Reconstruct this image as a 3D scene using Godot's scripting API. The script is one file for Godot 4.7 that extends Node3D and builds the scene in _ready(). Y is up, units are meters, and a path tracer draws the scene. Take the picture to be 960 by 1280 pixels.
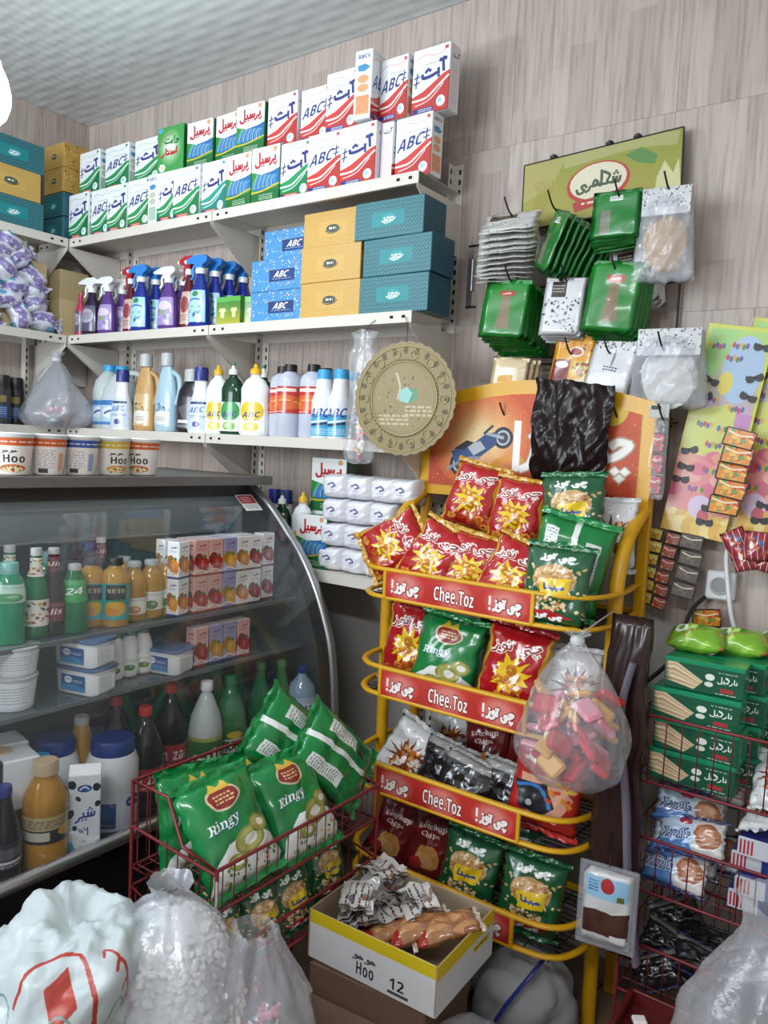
extends Node3D
# A small grocery: steel shelves of cleaning products on a wood-look wall, a curved glass cooler, a yellow snack stand,
# hanging pouches and wire baskets. World units are metres; the shelf wall is z = 0 and the room lies towards +z.

const PG := 2048
var pages: Array = []
var rects := {}
var ci: Image
var cr := Rect2i()
var pgi := 0
var pen := Vector2i(0, 0)
var rowh := 0
var mats := {}
var kits := {}
var names := {}
var rng := RandomNumberGenerator.new()
var noise := FastNoiseLite.new()
var letters := {}
const ORD := ["first", "second", "third", "fourth", "fifth", "sixth", "seventh", "eighth", "ninth", "tenth", "eleventh", "twelfth", "thirteenth", "fourteenth", "fifteenth", "sixteenth", "seventeenth", "eighteenth"]
const FX := PI / 2
const CREAM := Color("#d6d0c6")
const YEL := Color("#d9a31d")


func _ready() -> void:
	rng.seed = 7
	noise.seed = 3
	noise.frequency = 1.0
	# camera
	var cam := Camera3D.new()
	cam.name = "camera"
	cam.fov = 66.03
	cam.near = 0.02
	cam.basis = Basis(Vector3.UP, 0.6225) * Basis(Vector3.RIGHT, -0.0809) * Basis(Vector3.BACK, 0.0495)
	cam.position = Vector3(3.1903, 1.5, 2.2708)
	add_child(cam)
	cam.current = true
	# sky and exposure
	var we := WorldEnvironment.new()
	we.name = "world_environment"
	var env := Environment.new()
	env.background_mode = Environment.BG_COLOR
	env.background_color = Color(0.86, 0.93, 1.0)
	env.background_energy_multiplier = 1.2
	env.tonemap_mode = Environment.TONE_MAPPER_LINEAR
	env.tonemap_exposure = 1.0
	env.sdfgi_enabled = true
	env.ssao_enabled = true
	env.ssil_enabled = true
	we.environment = env
	add_child(we)
	# daylight of the unseen shop front, placed out of view to light the shelves
	var day := AreaLight3D.new()
	day.name = "unseen_shop_front_daylight"
	day.area_size = Vector2(1.9, 1.5)
	day.light_color = Color(0.93, 0.97, 1.0)
	day.light_energy = 11.0
	day.shadow_enabled = true
	day.area_range = 9.0
	day.area_attenuation = 2.0
	day.position = Vector3(0.85, 1.95, 4.6)
	add_child(day)
	make_materials()
	draw_prints()
	late_materials()
	build_shell()
	build_shelving()
	build_top_shelf()
	build_middle_shelf()
	build_bottle_shelf()
	build_low_shelf()
	build_cooler()
	build_cooler_stock()
	build_snack_stand()
	build_hook_wall()
	build_right_side()
	build_front()


# ---------------------------------------------------------------- naming and nodes
func numbered(n: String) -> String:
	var k: int = names.get(n, 0)
	names[n] = k + 1
	return n if k == 0 else "%s_%03d" % [n, k]


func tag(o: Node, label: String, category: String, group := "", kind := "") -> void:
	if label: o.set_meta("label", label)
	if category: o.set_meta("category", category)
	if group: o.set_meta("group", group)
	if kind: o.set_meta("kind", kind)


func thing(n: String, label: String, category: String, group: String, pos: Vector3, ry := 0.0) -> Node3D:
	var o := Node3D.new()
	o.name = numbered(n)
	add_child(o)
	o.position = pos
	o.rotation.y = ry
	tag(o, label, category, group)
	return o


func part(parent: Node, n: String, mesh: Mesh, mat: Material, xf := Transform3D()) -> MeshInstance3D:
	var m := MeshInstance3D.new()
	m.name = n
	m.mesh = mesh
	m.material_override = mat
	m.transform = xf
	parent.add_child(m, true)
	return m


func solo(n: String, label: String, category: String, group: String, mesh: Mesh, mat: Material, xf := Transform3D()) -> MeshInstance3D:
	var m := part(self, numbered(n), mesh, mat, xf)
	tag(m, label, category, group)
	return m


func struct(n: String, mesh: Mesh, mat: Material, xf := Transform3D()) -> MeshInstance3D:
	var m := part(self, n, mesh, mat, xf)
	m.set_meta("kind", "structure")
	return m


func stuff(o: Node) -> Node:
	o.set_meta("kind", "stuff")
	return o


# a kit is a list of [part name, mesh, material, index of the part it belongs to or -1]; spawn sets one copy of it in the shop
func spawn(kit: String, n: String, label: String, category: String, group: String, pos: Vector3, ry := 0.0, scl := Vector3.ONE) -> Node3D:
	var o := thing(n, label, category, group, pos, ry)
	o.scale = scl
	var made := []
	for p in kits[kit]:
		var owner_node: Node = o if p[3] < 0 else made[p[3]]
		made.append(part(owner_node, p[0], p[1], p[2]))
	return o


func tilt(o: Node3D, x := 0.0, z := 0.0, y := 0.0) -> Node3D:
	o.basis = Basis(Vector3.UP, o.rotation.y + y) * Basis(Vector3.BACK, z) * Basis(Vector3.RIGHT, x) * Basis.from_scale(o.scale)
	return o


func V(x: float, y: float, z: float) -> Vector3:
	return Vector3(x, y, z)


func at(x: float, y: float, z: float, b := Basis()) -> Transform3D:
	return Transform3D(b, Vector3(x, y, z))


# ---------------------------------------------------------------- materials
func mat(key: String, c: Color, rough := 0.5, metal := 0.0) -> StandardMaterial3D:
	if mats.has(key): return mats[key]
	var m := StandardMaterial3D.new()
	m.resource_name = key
	m.albedo_color = c
	m.roughness = rough
	m.metallic = metal
	mats[key] = m
	return m


func clear(key: String, c: Color, alpha: float, rough := 0.1) -> StandardMaterial3D:
	if mats.has(key): return mats[key]
	var m := mat(key, Color(c, alpha), rough)
	m.transparency = BaseMaterial3D.TRANSPARENCY_ALPHA
	m.cull_mode = BaseMaterial3D.CULL_DISABLED
	return m


# printed stock: page of the print atlas, times vertex colour
func pm(page: int, finish := "card") -> StandardMaterial3D:
	var key := "print_%s_%d" % [finish, page]
	if mats.has(key): return mats[key]
	var rough: float = {"card": 0.5, "gloss": 0.28, "foil": 0.2, "matte": 0.8}[finish]
	var m := mat(key, Color.WHITE, rough)
	m.vertex_color_use_as_albedo = true
	m.albedo_texture = mats["page%d" % page]
	if finish == "gloss" or finish == "foil":
		m.clearcoat_enabled = true
		m.clearcoat = 0.6
		m.clearcoat_roughness = 0.12
	m.cull_mode = BaseMaterial3D.CULL_DISABLED
	return m


func noise_tex(freq: float, c0: Color, c1: Color, seed_ := 1, normal := false, w := 512, h := 512, oct := 4) -> NoiseTexture2D:
	var t := NoiseTexture2D.new()
	var n := FastNoiseLite.new()
	n.seed = seed_
	n.frequency = freq
	n.fractal_octaves = oct
	t.noise = n
	t.width = w
	t.height = h
	t.seamless = true
	if normal:
		t.as_normal_map = true
		t.bump_strength = 6.0
	else:
		var g := Gradient.new()
		g.set_color(0, c0)
		g.set_color(1, c1)
		t.color_ramp = g
	return t


func make_materials() -> void:
	mat("cream_paint", CREAM, 0.45)
	mat("slot_dark", Color("#1b1a1a"), 0.9)
	var film := noise_tex(0.02, Color.BLACK, Color.WHITE, 11, true)
	for k in ["yellow_paint:#d59f14:0.35", "dark_brown:#2b2120:0.35", "black_plastic:#191a1d:0.35", "white_plastic:#e9ebec:0.35", "red_plastic:#b81f24:0.3", "navy_plastic:#26327e:0.3", "blue_cap:#3aa3d8:0.3", "green_plastic:#1f7a42:0.3", "yellow_cap:#e8b72a:0.3", "silver_cap:#b9bcbc:0.3", "grey_pitch:#c3c6d6:0.25", "dark_wire:#1c1c1e:0.4", "red_wire:#7c272c:0.45", "brown_card:#6d5445:0.8", "beige_card:#c9b487:0.75", "white_foam:#e4e4e1:0.85", "red_spray:#5a1420:0.12", "dark_purple:#2a1a38:0.1", "purple_liquid:#5d3a86:0.1", "blue_liquid:#1c2f8c:0.08", "pink_plastic:#b23a5a:0.25", "gold_bottle:#c39a62:0.3", "pale_blue_bottle:#a9c6d4:0.3", "black_bottle:#1d1c22:0.25", "deep_green:#123c26:0.1", "green_glass:#17733f:0.07", "cola_dark:#1a0f10:0.07", "amber_juice:#b98a2a:0.1", "orange_juice:#b07d24:0.12", "pale_bottle:#c3cdc9:0.1", "malt_glass:#2a1712:0.07", "water_plastic:#8fa7bb:0.1", "mint_plastic:#7fb8ad:0.35", "rubber:#26262a:0.8", "trigger_blue:#2f7fd0:0.3", "trigger_red:#b02028:0.3", "candy_red:#c7303c:0.3", "candy_pink:#d98a9c:0.35", "candy_gold:#d9a24a:0.35", "candy_white:#efe6e4:0.35", "wafer_green:#0f8f63:0.4", "cloth_grey:#a2a2a4:0.9", "rope:#b5a79c:0.9"]:
		var f: PackedStringArray = k.split(":")
		mat(f[0], Color(f[1]), float(f[2]))
	mat("chrome", Color("#c7c9cc"), 0.22, 0.9)
	mat("aluminium", Color("#b8babb"), 0.35, 0.85)
	mat("brass", Color("#a39468"), 0.4, 0.75)
	mat("water_jug", Color("#c9d2d4"), 0.25)
	mat("mint_glass", Color("#1f8f62"), 0.1)
	mat("lid_blue", Color("#4a6a94"), 0.3)
	mat("film_cap", Color("#c3a888"), 0.3)
	clear("film_clear", Color(0.9, 0.92, 0.95), 0.16, 0.14)
	clear("film_haze", Color(0.88, 0.9, 0.93), 0.3, 0.22)
	clear("film_mid", Color(0.9, 0.91, 0.94), 0.24, 0.2)
	clear("film_white", Color(0.87, 0.89, 0.9), 0.72, 0.4)
	clear("cooler_glass", Color(0.75, 0.83, 0.86), 0.06, 0.03)
	clear("shelf_glass", Color(0.45, 0.55, 0.55), 0.3, 0.05)
	for k in ["film_clear", "film_mid", "film_haze", "film_white"]:
		mats[k].normal_enabled = true
		mats[k].normal_texture = film
		mats[k].normal_scale = 0.5
		mats[k].uv1_triplanar = true
		mats[k].uv1_scale = Vector3(4, 4, 4)
	mat("black_film", Color("#1e1314"), 0.22).cull_mode = BaseMaterial3D.CULL_DISABLED
	mat("candy_rose", Color("#a8685e"), 0.4)
	mat("crate_red", Color("#5a1516"), 0.4)
	mat("pale_green", Color("#a8c4a8"), 0.5)
	mats["black_film"].metallic_specular = 0.35
	mat("brown_film", Color("#2f1d1c"), 0.25)
	mat("lilac_film", Color("#6d6676"), 0.2)


# ---------------------------------------------------------------- print atlas: each cell is flat print for one label, pack or board
func late_materials() -> void:
	var c := mat("carrier", Color("#e4e9ea"), 0.35)
	c.albedo_texture = mats["page%d" % rects["bag_print"][0]]
	c.cull_mode = BaseMaterial3D.CULL_DISABLED
	c.backlight_enabled = true
	c.backlight = Color(0.5, 0.5, 0.5)


func new_page() -> void:
	ci = Image.create(PG, PG, false, Image.FORMAT_RGB8)
	ci.fill(Color.WHITE)
	pages.append(ci)
	pgi = pages.size() - 1
	pen = Vector2i(0, 0)
	rowh = 0
	cell("white%d" % pgi, 16, 16, Color.WHITE)


func cell(n: String, w: int, h: int, c: Color, c2 = null) -> void:
	if pen.x + w > PG:
		pen = Vector2i(0, pen.y + rowh + 2)
		rowh = 0
	if pen.y + h > PG:
		new_page()
		cell(n, w, h, c, c2)
		return
	cr = Rect2i(pen, Vector2i(w, h))
	pen.x += w + 2
	rowh = maxi(rowh, h)
	rects[n] = [pgi, Rect2((cr.position.x + 1.0) / PG, (cr.position.y + 1.0) / PG, (w - 2.0) / PG, (h - 2.0) / PG)]
	ci.fill_rect(cr.grow(1).intersection(Rect2i(0, 0, PG, PG)), c)
	if c2 != null:
		for y in h:
			ci.fill_rect(Rect2i(cr.position.x, cr.position.y + y, w, 1), c.lerp(c2, float(y) / h))


func poly(p: PackedVector2Array, c: Color) -> void:
	var y0 := INF
	var y1 := -INF
	for q in p:
		y0 = minf(y0, q.y)
		y1 = maxf(y1, q.y)
	var n := p.size()
	for y in range(maxi(floori(y0), 0), mini(ceili(y1) + 1, cr.size.y)):
		var yc := y + 0.5
		var xs := PackedFloat32Array()
		for i in n:
			var a := p[i]
			var b := p[(i + 1) % n]
			if (a.y <= yc) != (b.y <= yc):
				xs.append(a.x + (yc - a.y) * (b.x - a.x) / (b.y - a.y))
		xs.sort()
		for i in range(0, xs.size() - 1, 2):
			var xa := clampi(roundi(xs[i]), 0, cr.size.x)
			var xb := clampi(roundi(xs[i + 1]), 0, cr.size.x)
			if xb > xa:
				ci.fill_rect(Rect2i(cr.position.x + xa, cr.position.y + y, xb - xa, 1), c)


func P(a: Array, c: Color, smooth := false) -> void:
	var p := PackedVector2Array()
	for i in range(0, a.size(), 2):
		p.append(Vector2(a[i] * cr.size.x, a[i + 1] * cr.size.y))
	poly(soft(p, true) if smooth else p, c)


func R(x: float, y: float, w: float, h: float, c: Color) -> void:
	P([x, y, x + w, y, x + w, y + h, x, y + h], c)


func E(x: float, y: float, rx: float, ry: float, c: Color, rot := 0.0) -> void:
	var p := PackedVector2Array()
	for i in 22:
		var t := TAU * i / 22
		p.append(Vector2(x * cr.size.x, y * cr.size.y) + Vector2(cos(t) * rx * cr.size.x, sin(t) * ry * cr.size.y).rotated(rot))
	poly(p, c)


func soft(p: PackedVector2Array, closed := false) -> PackedVector2Array:
	var o := PackedVector2Array()
	var n := p.size()
	for i in (n if closed else n - 1):
		var a := p[(i - 1 + n) % n] if closed else p[maxi(i - 1, 0)]
		var b := p[i]
		var c := p[(i + 1) % n]
		var d := p[(i + 2) % n] if closed else p[mini(i + 2, n - 1)]
		for k in 6:
			o.append(b.cubic_interpolate(c, a, d, k / 6.0))
	if not closed: o.append(p[n - 1])
	return o


func ink(p: PackedVector2Array, w: float, c: Color) -> void:
	for i in p.size() - 1:
		var d := (p[i + 1] - p[i])
		if d.length() < 0.01: continue
		var s := d.orthogonal().normalized() * w / 2
		var e := d.normalized() * w * 0.3
		poly(PackedVector2Array([p[i] + s - e, p[i + 1] + s + e, p[i + 1] - s + e, p[i] - s - e]), c)


func K(a: Array, w: float, c: Color, smooth := true) -> void:
	var p := PackedVector2Array()
	for i in range(0, a.size(), 2):
		p.append(Vector2(a[i] * cr.size.x, a[i + 1] * cr.size.y))
	ink(soft(p) if smooth else p, w * cr.size.x, c)


func T(s: String, x: float, y: float, w: float, h: float, c: Color, rot := 0.0, font := "Droid Sans", shear := 0.0) -> void:
	var key := s + font
	if not letters.has(key):
		var tm := TextMesh.new()
		var f := SystemFont.new()
		f.font_names = PackedStringArray([font])
		f.font_weight = 700
		tm.font = f
		tm.text = s
		tm.depth = 0.0
		tm.font_size = 64
		tm.pixel_size = 1.0
		tm.curve_step = 3.0
		var arr: PackedVector3Array = tm.surface_get_arrays(0)[Mesh.ARRAY_VERTEX]
		var lo := Vector2(INF, INF)
		var hi := -lo
		for v in arr:
			lo = lo.min(Vector2(v.x, v.y))
			hi = hi.max(Vector2(v.x, v.y))
		letters[key] = [arr, lo, hi]
	var L: Array = letters[key]
	var lo: Vector2 = L[1]
	var hi: Vector2 = L[2]
	var ctr := Vector2(x * cr.size.x, y * cr.size.y)
	var arr: PackedVector3Array = L[0]
	var q := PackedVector2Array()
	for v in arr:
		var u := (Vector2(v.x, v.y) - (lo + hi) / 2) / (hi - lo)
		q.append(ctr + Vector2((u.x + u.y * shear) * w * cr.size.x, -u.y * h * cr.size.y).rotated(rot))
	for i in range(0, q.size(), 3):
		poly(PackedVector2Array([q[i], q[i + 1], q[i + 2]]), c)


# joined strokes of the Persian letters: [advance, strokes, dots]; the pen runs leftwards on the baseline, y down, tooth height 0.33
func letter(ch: String, jr: bool, jl: bool) -> Array:
	var tooth := [0.24, [[0, 0, -0.24, 0] if jr else [-0.1, 0, -0.24, 0], [-0.1, -0.33, -0.11, 0]]]
	var bowl := [0.66, [[0 if jr else -0.03, 0 if jr else -0.3, -0.06, 0.02, -0.2, 0.08, -0.45, 0.08, -0.58, -0.02, -0.6, -0.26]]]
	var g := tooth if jl else bowl
	var mid := -0.11 if jl else -0.33
	match ch:
		"ا", "آ":
			var st := [[-0.08, -0.85, -0.08, 0]]
			if jr: st.append([0, 0, -0.08, 0])
			if ch == "آ": st.append([0.06, -0.98, -0.04, -1.06, -0.12, -0.98, -0.22, -1.04])
			return [0.2, st, []]
		"ب": return [g[0], g[1], [mid, 0.3]]
		"پ": return [g[0], g[1], [mid - 0.09, 0.24, mid + 0.09, 0.24, mid, 0.38]]
		"ت": return [g[0], g[1], [mid - 0.09, -0.5, mid + 0.09, -0.5]]
		"ث": return [g[0], g[1], [mid - 0.09, -0.45, mid + 0.09, -0.45, mid, -0.6]]
		"ن":
			if jl: return [g[0], g[1], [mid, -0.52]]
			return [0.5, [[0, 0 if jr else -0.25, -0.06, 0.08, -0.16, 0.28, -0.32, 0.3, -0.42, 0.14, -0.43, -0.12]], [-0.24, -0.2]]
		"ی":
			if jl: return [g[0], g[1], [mid - 0.09, 0.24, mid + 0.09, 0.24]]
			return [0.55, [[0, 0, -0.1, -0.16, -0.24, -0.1, -0.2, 0.06, -0.12, 0.18, -0.24, 0.32, -0.42, 0.3, -0.5, 0.06]], []]
		"س", "ش":
			var s := [0, 0 if jr else -0.28, -0.04, 0, -0.15, 0, -0.17, -0.27, -0.2, 0, -0.3, 0, -0.33, -0.3, -0.36, 0, -0.46, 0]
			var d := [-0.12, -0.5, -0.3, -0.5, -0.21, -0.64] if ch == "ش" else []
			if jl: return [0.46, [s], d]
			return [0.86, [s + [-0.42, 0.2, -0.56, 0.33, -0.74, 0.25, -0.8, -0.05]], d]
		"ر", "ز":
			return [0.28, [[0 if jr else -0.05, 0 if jr else -0.2, -0.09, 0.02, -0.16, 0.2, -0.32, 0.3]], [-0.12, -0.42] if ch == "ز" else []]
		"و": return [0.36, [[-0.02 if not jr else 0.0, 0, -0.06, -0.24, -0.18, -0.28, -0.2, -0.08, -0.06, 0, -0.1, 0.16, -0.24, 0.28, -0.4, 0.26]], []]
		"ل":
			var st := [[-0.08, -0.9, -0.09, 0, -0.2, 0]] if jl else [[-0.08, -0.9, -0.09, 0.02, -0.18, 0.26, -0.36, 0.26, -0.44, 0.02]]
			if jr: st.append([0, 0, -0.09, 0])
			return [0.2 if jl else 0.5, st, []]
		"ک", "گ":
			var st := [[-0.36, -0.78, -0.06, -0.5, -0.16, -0.2, -0.18, 0, -0.38, 0]]
			if jr: st.append([0, 0, -0.18, 0])
			if ch == "گ": st.append([-0.36, -0.98, -0.08, -0.72])
			return [0.38, st, []]
		"چ": return [0.44, [[-0.36, -0.28, -0.24, -0.36, -0.06, -0.3, -0.22, -0.1, -0.44, 0]], [-0.28, 0.24, -0.1, 0.24, -0.19, 0.38]]
		"ه": return [0.34, [[0, 0, -0.06, -0.2, -0.2, -0.34, -0.28, -0.14, -0.14, 0, -0.08, -0.14, -0.2, 0, -0.34, 0]], []]
		"م": return [0.28, [[0, 0, -0.04, -0.14, -0.16, -0.12, -0.15, 0.05, -0.05, 0.02, -0.16, 0, -0.28, 0]], []]
		"خ": return [0.44, [[-0.36, -0.28, -0.24, -0.36, -0.06, -0.3, -0.22, -0.1, -0.44, 0]], [-0.2, -0.52]]
		"ص": return [0.8, [[0, 0, -0.08, -0.22, -0.26, -0.22, -0.3, -0.02, -0.1, 0, -0.34, 0, -0.38, -0.16, -0.4, 0.1, -0.52, 0.28, -0.7, 0.2, -0.74, -0.05]], []]
		"ع": return [0.38, [[-0.26, -0.34, -0.1, -0.38, -0.06, -0.22, -0.2, -0.14, -0.08, -0.06, -0.12, 0, -0.38, 0]], []]
	return [0.2, [], []]


func F(s: String, x: float, y: float, w: float, h: float, thick: float, c: Color, rot := 0.0) -> void:
	var strokes := []
	var dots := []
	var px := 0.0
	var jr := false
	for i in s.length():
		var ch := s[i]
		if ch == " " or ch == "\u200c":
			px -= 0.16 if ch == " " else 0.04
			jr = false
			continue
		var nx := s[i + 1] if i + 1 < s.length() else " "
		var jl := not (ch in "اآرزو") and nx != " " and nx != "\u200c"
		var g := letter(ch, jr, jl)
		for st in g[1]:
			var p := PackedVector2Array()
			for k in range(0, st.size(), 2):
				p.append(Vector2(px + st[k], st[k + 1]))
			strokes.append(p)
		for k in range(0, g[2].size(), 2):
			dots.append(Vector2(px + g[2][k], g[2][k + 1]))
		px -= g[0]
		jr = jl
	var wid := -px
	var S := Vector2(w * cr.size.x / wid, h * cr.size.y / 1.5)
	var ctr := Vector2(x * cr.size.x, y * cr.size.y)
	var put := func(v: Vector2) -> Vector2: return ctr + ((v + Vector2(wid / 2, 0.28)) * S).rotated(rot)
	for p in strokes:
		var q := PackedVector2Array()
		for v in p: q.append(put.call(v))
		ink(soft(q), thick * cr.size.x, c)
	for v in dots:
		var q: Vector2 = put.call(v)
		var r := thick * cr.size.x * 0.62
		poly(PackedVector2Array([q + Vector2(0, -r), q + Vector2(r, 0), q + Vector2(0, r), q + Vector2(-r, 0)]), c)


# lines of small print that nobody could read
func small(x: float, y: float, w: float, lines: int, c: Color, pitch := 0.03, th := 0.008) -> void:
	for k in lines:
		var xx := x
		while xx < x + w:
			var l := rng.randf_range(0.02, 0.07)
			R(xx, y + k * pitch, minf(l, x + w - xx), th, c)
			xx += l + 0.015


func speckle(n: int, x: float, y: float, w: float, h: float, r0: float, r1: float, cols: Array) -> void:
	var asp := float(cr.size.x) / cr.size.y
	for i in n:
		E(x + rng.randf() * w, y + rng.randf() * h, rng.randf_range(r0, r1), rng.randf_range(r0, r1) * 0.8 * asp, cols[rng.randi() % cols.size()], rng.randf() * PI)


# ---------------------------------------------------------------- mesh helpers
func S() -> SurfaceTool:
	var st := SurfaceTool.new()
	st.begin(Mesh.PRIMITIVE_TRIANGLES)
	st.set_color(Color.WHITE)
	return st


func fin(st: SurfaceTool, smooth := false) -> ArrayMesh:
	if smooth:
		st.index()
		st.generate_normals()
	return st.commit()


func lin(c: Color) -> Color:
	return c.srgb_to_linear()


func uvr(n: String) -> Rect2:
	return rects[n][1] if rects.has(n) else Rect2(0.002, 0.002, 0.003, 0.003)


# a flat convex face wound so that it faces «out»
func face(st: SurfaceTool, p: Array, uv: Array, out: Vector3, c := Color.WHITE) -> void:
	var n: Vector3 = (p[1] - p[0]).cross(p[2] - p[0])
	if n.length_squared() < 1e-16 and p.size() > 3: n = (p[2] - p[0]).cross(p[3] - p[0])
	var flip := n.dot(out) > 0
	n = n.normalized() * (1.0 if n.dot(out) > 0 else -1.0)
	for i in range(1, p.size() - 1):
		for k in ([0, i + 1, i] if flip else [0, i, i + 1]):
			st.set_normal(n)
			st.set_color(c)
			st.set_uv(uv[k] if uv.size() else Vector2(0.004, 0.004))
			st.add_vertex(p[k])


# a box with small chamfers standing on its base; f, b, l, r, t, d name print cells or give colours
func box(st: SurfaceTool, size: Vector3, faces := {}, tint := Color.WHITE, ch := 0.002, o := Vector3.ZERO, base := true) -> void:
	var h := size / 2
	var c := o + (Vector3(0, h.y, 0) if base else Vector3.ZERO)
	ch = minf(ch, minf(h.x, minf(h.y, h.z)) * 0.8)
	var defs := {"f": [Vector3.BACK, Vector3.RIGHT], "b": [Vector3.FORWARD, Vector3.LEFT], "r": [Vector3.RIGHT, Vector3.FORWARD], "l": [Vector3.LEFT, Vector3.BACK], "t": [Vector3.UP, Vector3.RIGHT], "d": [Vector3.DOWN, Vector3.RIGHT]}
	var corner := {}
	for k in defs:
		var n: Vector3 = defs[k][0]
		var u: Vector3 = defs[k][1]
		var v := n.cross(u)
		var what = faces.get(k, tint)
		var col: Color = lin(what) if what is Color else Color.WHITE
		var r: Rect2 = uvr(what) if what is String else Rect2(0.002, 0.002, 0.003, 0.003)
		var hu := absf(u.dot(h))
		var hv := absf(v.dot(h))
		var pts := []
		var uvs := []
		for q in [[-1, 1], [1, 1], [1, -1], [-1, -1]]:
			var p: Vector3 = c + n * absf(n.dot(h)) + u * q[0] * (hu - ch) + v * q[1] * (hv - ch)
			pts.append(p)
			uvs.append(r.position + Vector2((q[0] + 1) / 2.0, (1 - q[1]) / 2.0) * r.size)
			var key := Vector3(signf((n + u * q[0] + v * q[1]).x), signf((n + u * q[0] + v * q[1]).y), signf((n + u * q[0] + v * q[1]).z))
			if not corner.has(key): corner[key] = {}
			corner[key][k] = [p, uvs[-1], col, n]
		face(st, pts, uvs, n, col)
	for key in corner:
		var q := []
		var w := []
		var cc := Color.WHITE
		for k in corner[key]:
			q.append(corner[key][k][0])
			w.append(corner[key][k][1])
			cc = corner[key][k][2]
		face(st, q, [w[0], w[0], w[0]], key, cc)
		for key2 in corner:
			if key2 > key and (key2 - key).length() < 2.01:
				var sh := []
				for k in corner[key]:
					if corner[key2].has(k): sh.append(k)
				if sh.size() == 2:
					var A = corner[key][sh[0]]
					var B = corner[key2][sh[0]]
					var C = corner[key2][sh[1]]
					var D = corner[key][sh[1]]
					face(st, [A[0], B[0], C[0], D[0]], [A[1], B[1], B[1], A[1]], A[3] + C[3], A[2])


func boxm(size: Vector3, faces := {}, tint := Color.WHITE, ch := 0.002, o := Vector3.ZERO, base := true) -> ArrayMesh:
	var st := S()
	box(st, size, faces, tint, ch, o, base)
	return st.commit()


# a turned shape: prof is a list of (radius, height); sx, sz flatten it, ex > 2 squares it
func lathe(st: SurfaceTool, prof: Array, seg := 20, sx := 1.0, sz := 1.0, ex := 2.0, cell_name := "", a0 := -PI, a1 := PI, tint := Color.WHITE, off := Vector3.ZERO) -> void:
	var n := prof.size()
	var r := uvr(cell_name)
	var tot := 0.0
	for i in n - 1: tot += (prof[i + 1] - prof[i]).length()
	var run := 0.0
	var col := lin(tint)
	for i in n - 1:
		var d: Vector2 = prof[i + 1] - prof[i]
		if d.length() < 1e-6: continue
		var nn := [Vector2(d.y, -d.x).normalized(), Vector2(d.y, -d.x).normalized()]
		if i > 0 and (prof[i] - prof[i - 1]).length() > 1e-6 and (prof[i] - prof[i - 1]).normalized().dot(d.normalized()) > 0.6:
			var e: Vector2 = prof[i] - prof[i - 1]
			nn[0] = (nn[0] + Vector2(e.y, -e.x).normalized()).normalized()
		if i < n - 2 and (prof[i + 2] - prof[i + 1]).length() > 1e-6 and (prof[i + 2] - prof[i + 1]).normalized().dot(d.normalized()) > 0.6:
			var e: Vector2 = prof[i + 2] - prof[i + 1]
			nn[1] = (nn[1] + Vector2(e.y, -e.x).normalized()).normalized()
		var v0 := 1.0 - run / tot
		run += d.length()
		var v1 := 1.0 - run / tot
		for k in seg:
			var q := []
			for c in [[k, 0], [k, 1], [k + 1, 1], [k + 1, 0]]:
				var f := float(c[0]) / seg
				var t := lerpf(a0, a1, f)
				var sn := sin(t)
				var cs := cos(t)
				if ex != 2.0:
					sn = signf(sn) * pow(absf(sn), 2.0 / ex)
					cs = signf(cs) * pow(absf(cs), 2.0 / ex)
				var pr: Vector2 = prof[i + c[1]]
				var nv: Vector2 = nn[c[1]]
				q.append([off + Vector3(sn * pr.x * sx, pr.y, cs * pr.x * sz), Vector3(sn * nv.x / sx, nv.y, cs * nv.x / sz).normalized(), r.position + Vector2(f, v1 if c[1] else v0) * r.size])
			for j in [0, 1, 2, 0, 2, 3]:
				st.set_normal(q[j][1])
				st.set_uv(q[j][2])
				st.set_color(col)
				st.add_vertex(q[j][0])


func latm(prof: Array, seg := 20, sx := 1.0, sz := 1.0, ex := 2.0) -> ArrayMesh:
	var st := S()
	lathe(st, prof, seg, sx, sz, ex)
	return st.commit()


func pr(a: Array) -> Array:
	var o := []
	for i in range(0, a.size(), 2): o.append(Vector2(a[i], a[i + 1]))
	return o


func rad_at(prof: Array, y: float) -> float:
	for i in prof.size() - 1:
		if (prof[i].y <= y) and (prof[i + 1].y >= y) and prof[i + 1].y > prof[i].y:
			return lerpf(prof[i].x, prof[i + 1].x, (y - prof[i].y) / (prof[i + 1].y - prof[i].y))
	return prof[0].x


# a label wrapped on a turned body between two heights
func sleeve(prof: Array, y0: float, y1: float, cell_name: String, half := 1.3, sx := 1.0, sz := 1.0, ex := 2.0, gap := 0.001) -> ArrayMesh:
	var p := []
	for k in 7:
		var y := lerpf(y0, y1, k / 6.0)
		p.append(Vector2(rad_at(prof, y) + gap, y))
	var st := S()
	lathe(st, p, ceili(half * 14.0), sx, sz, ex, cell_name, -half, half)
	return st.commit()


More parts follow.
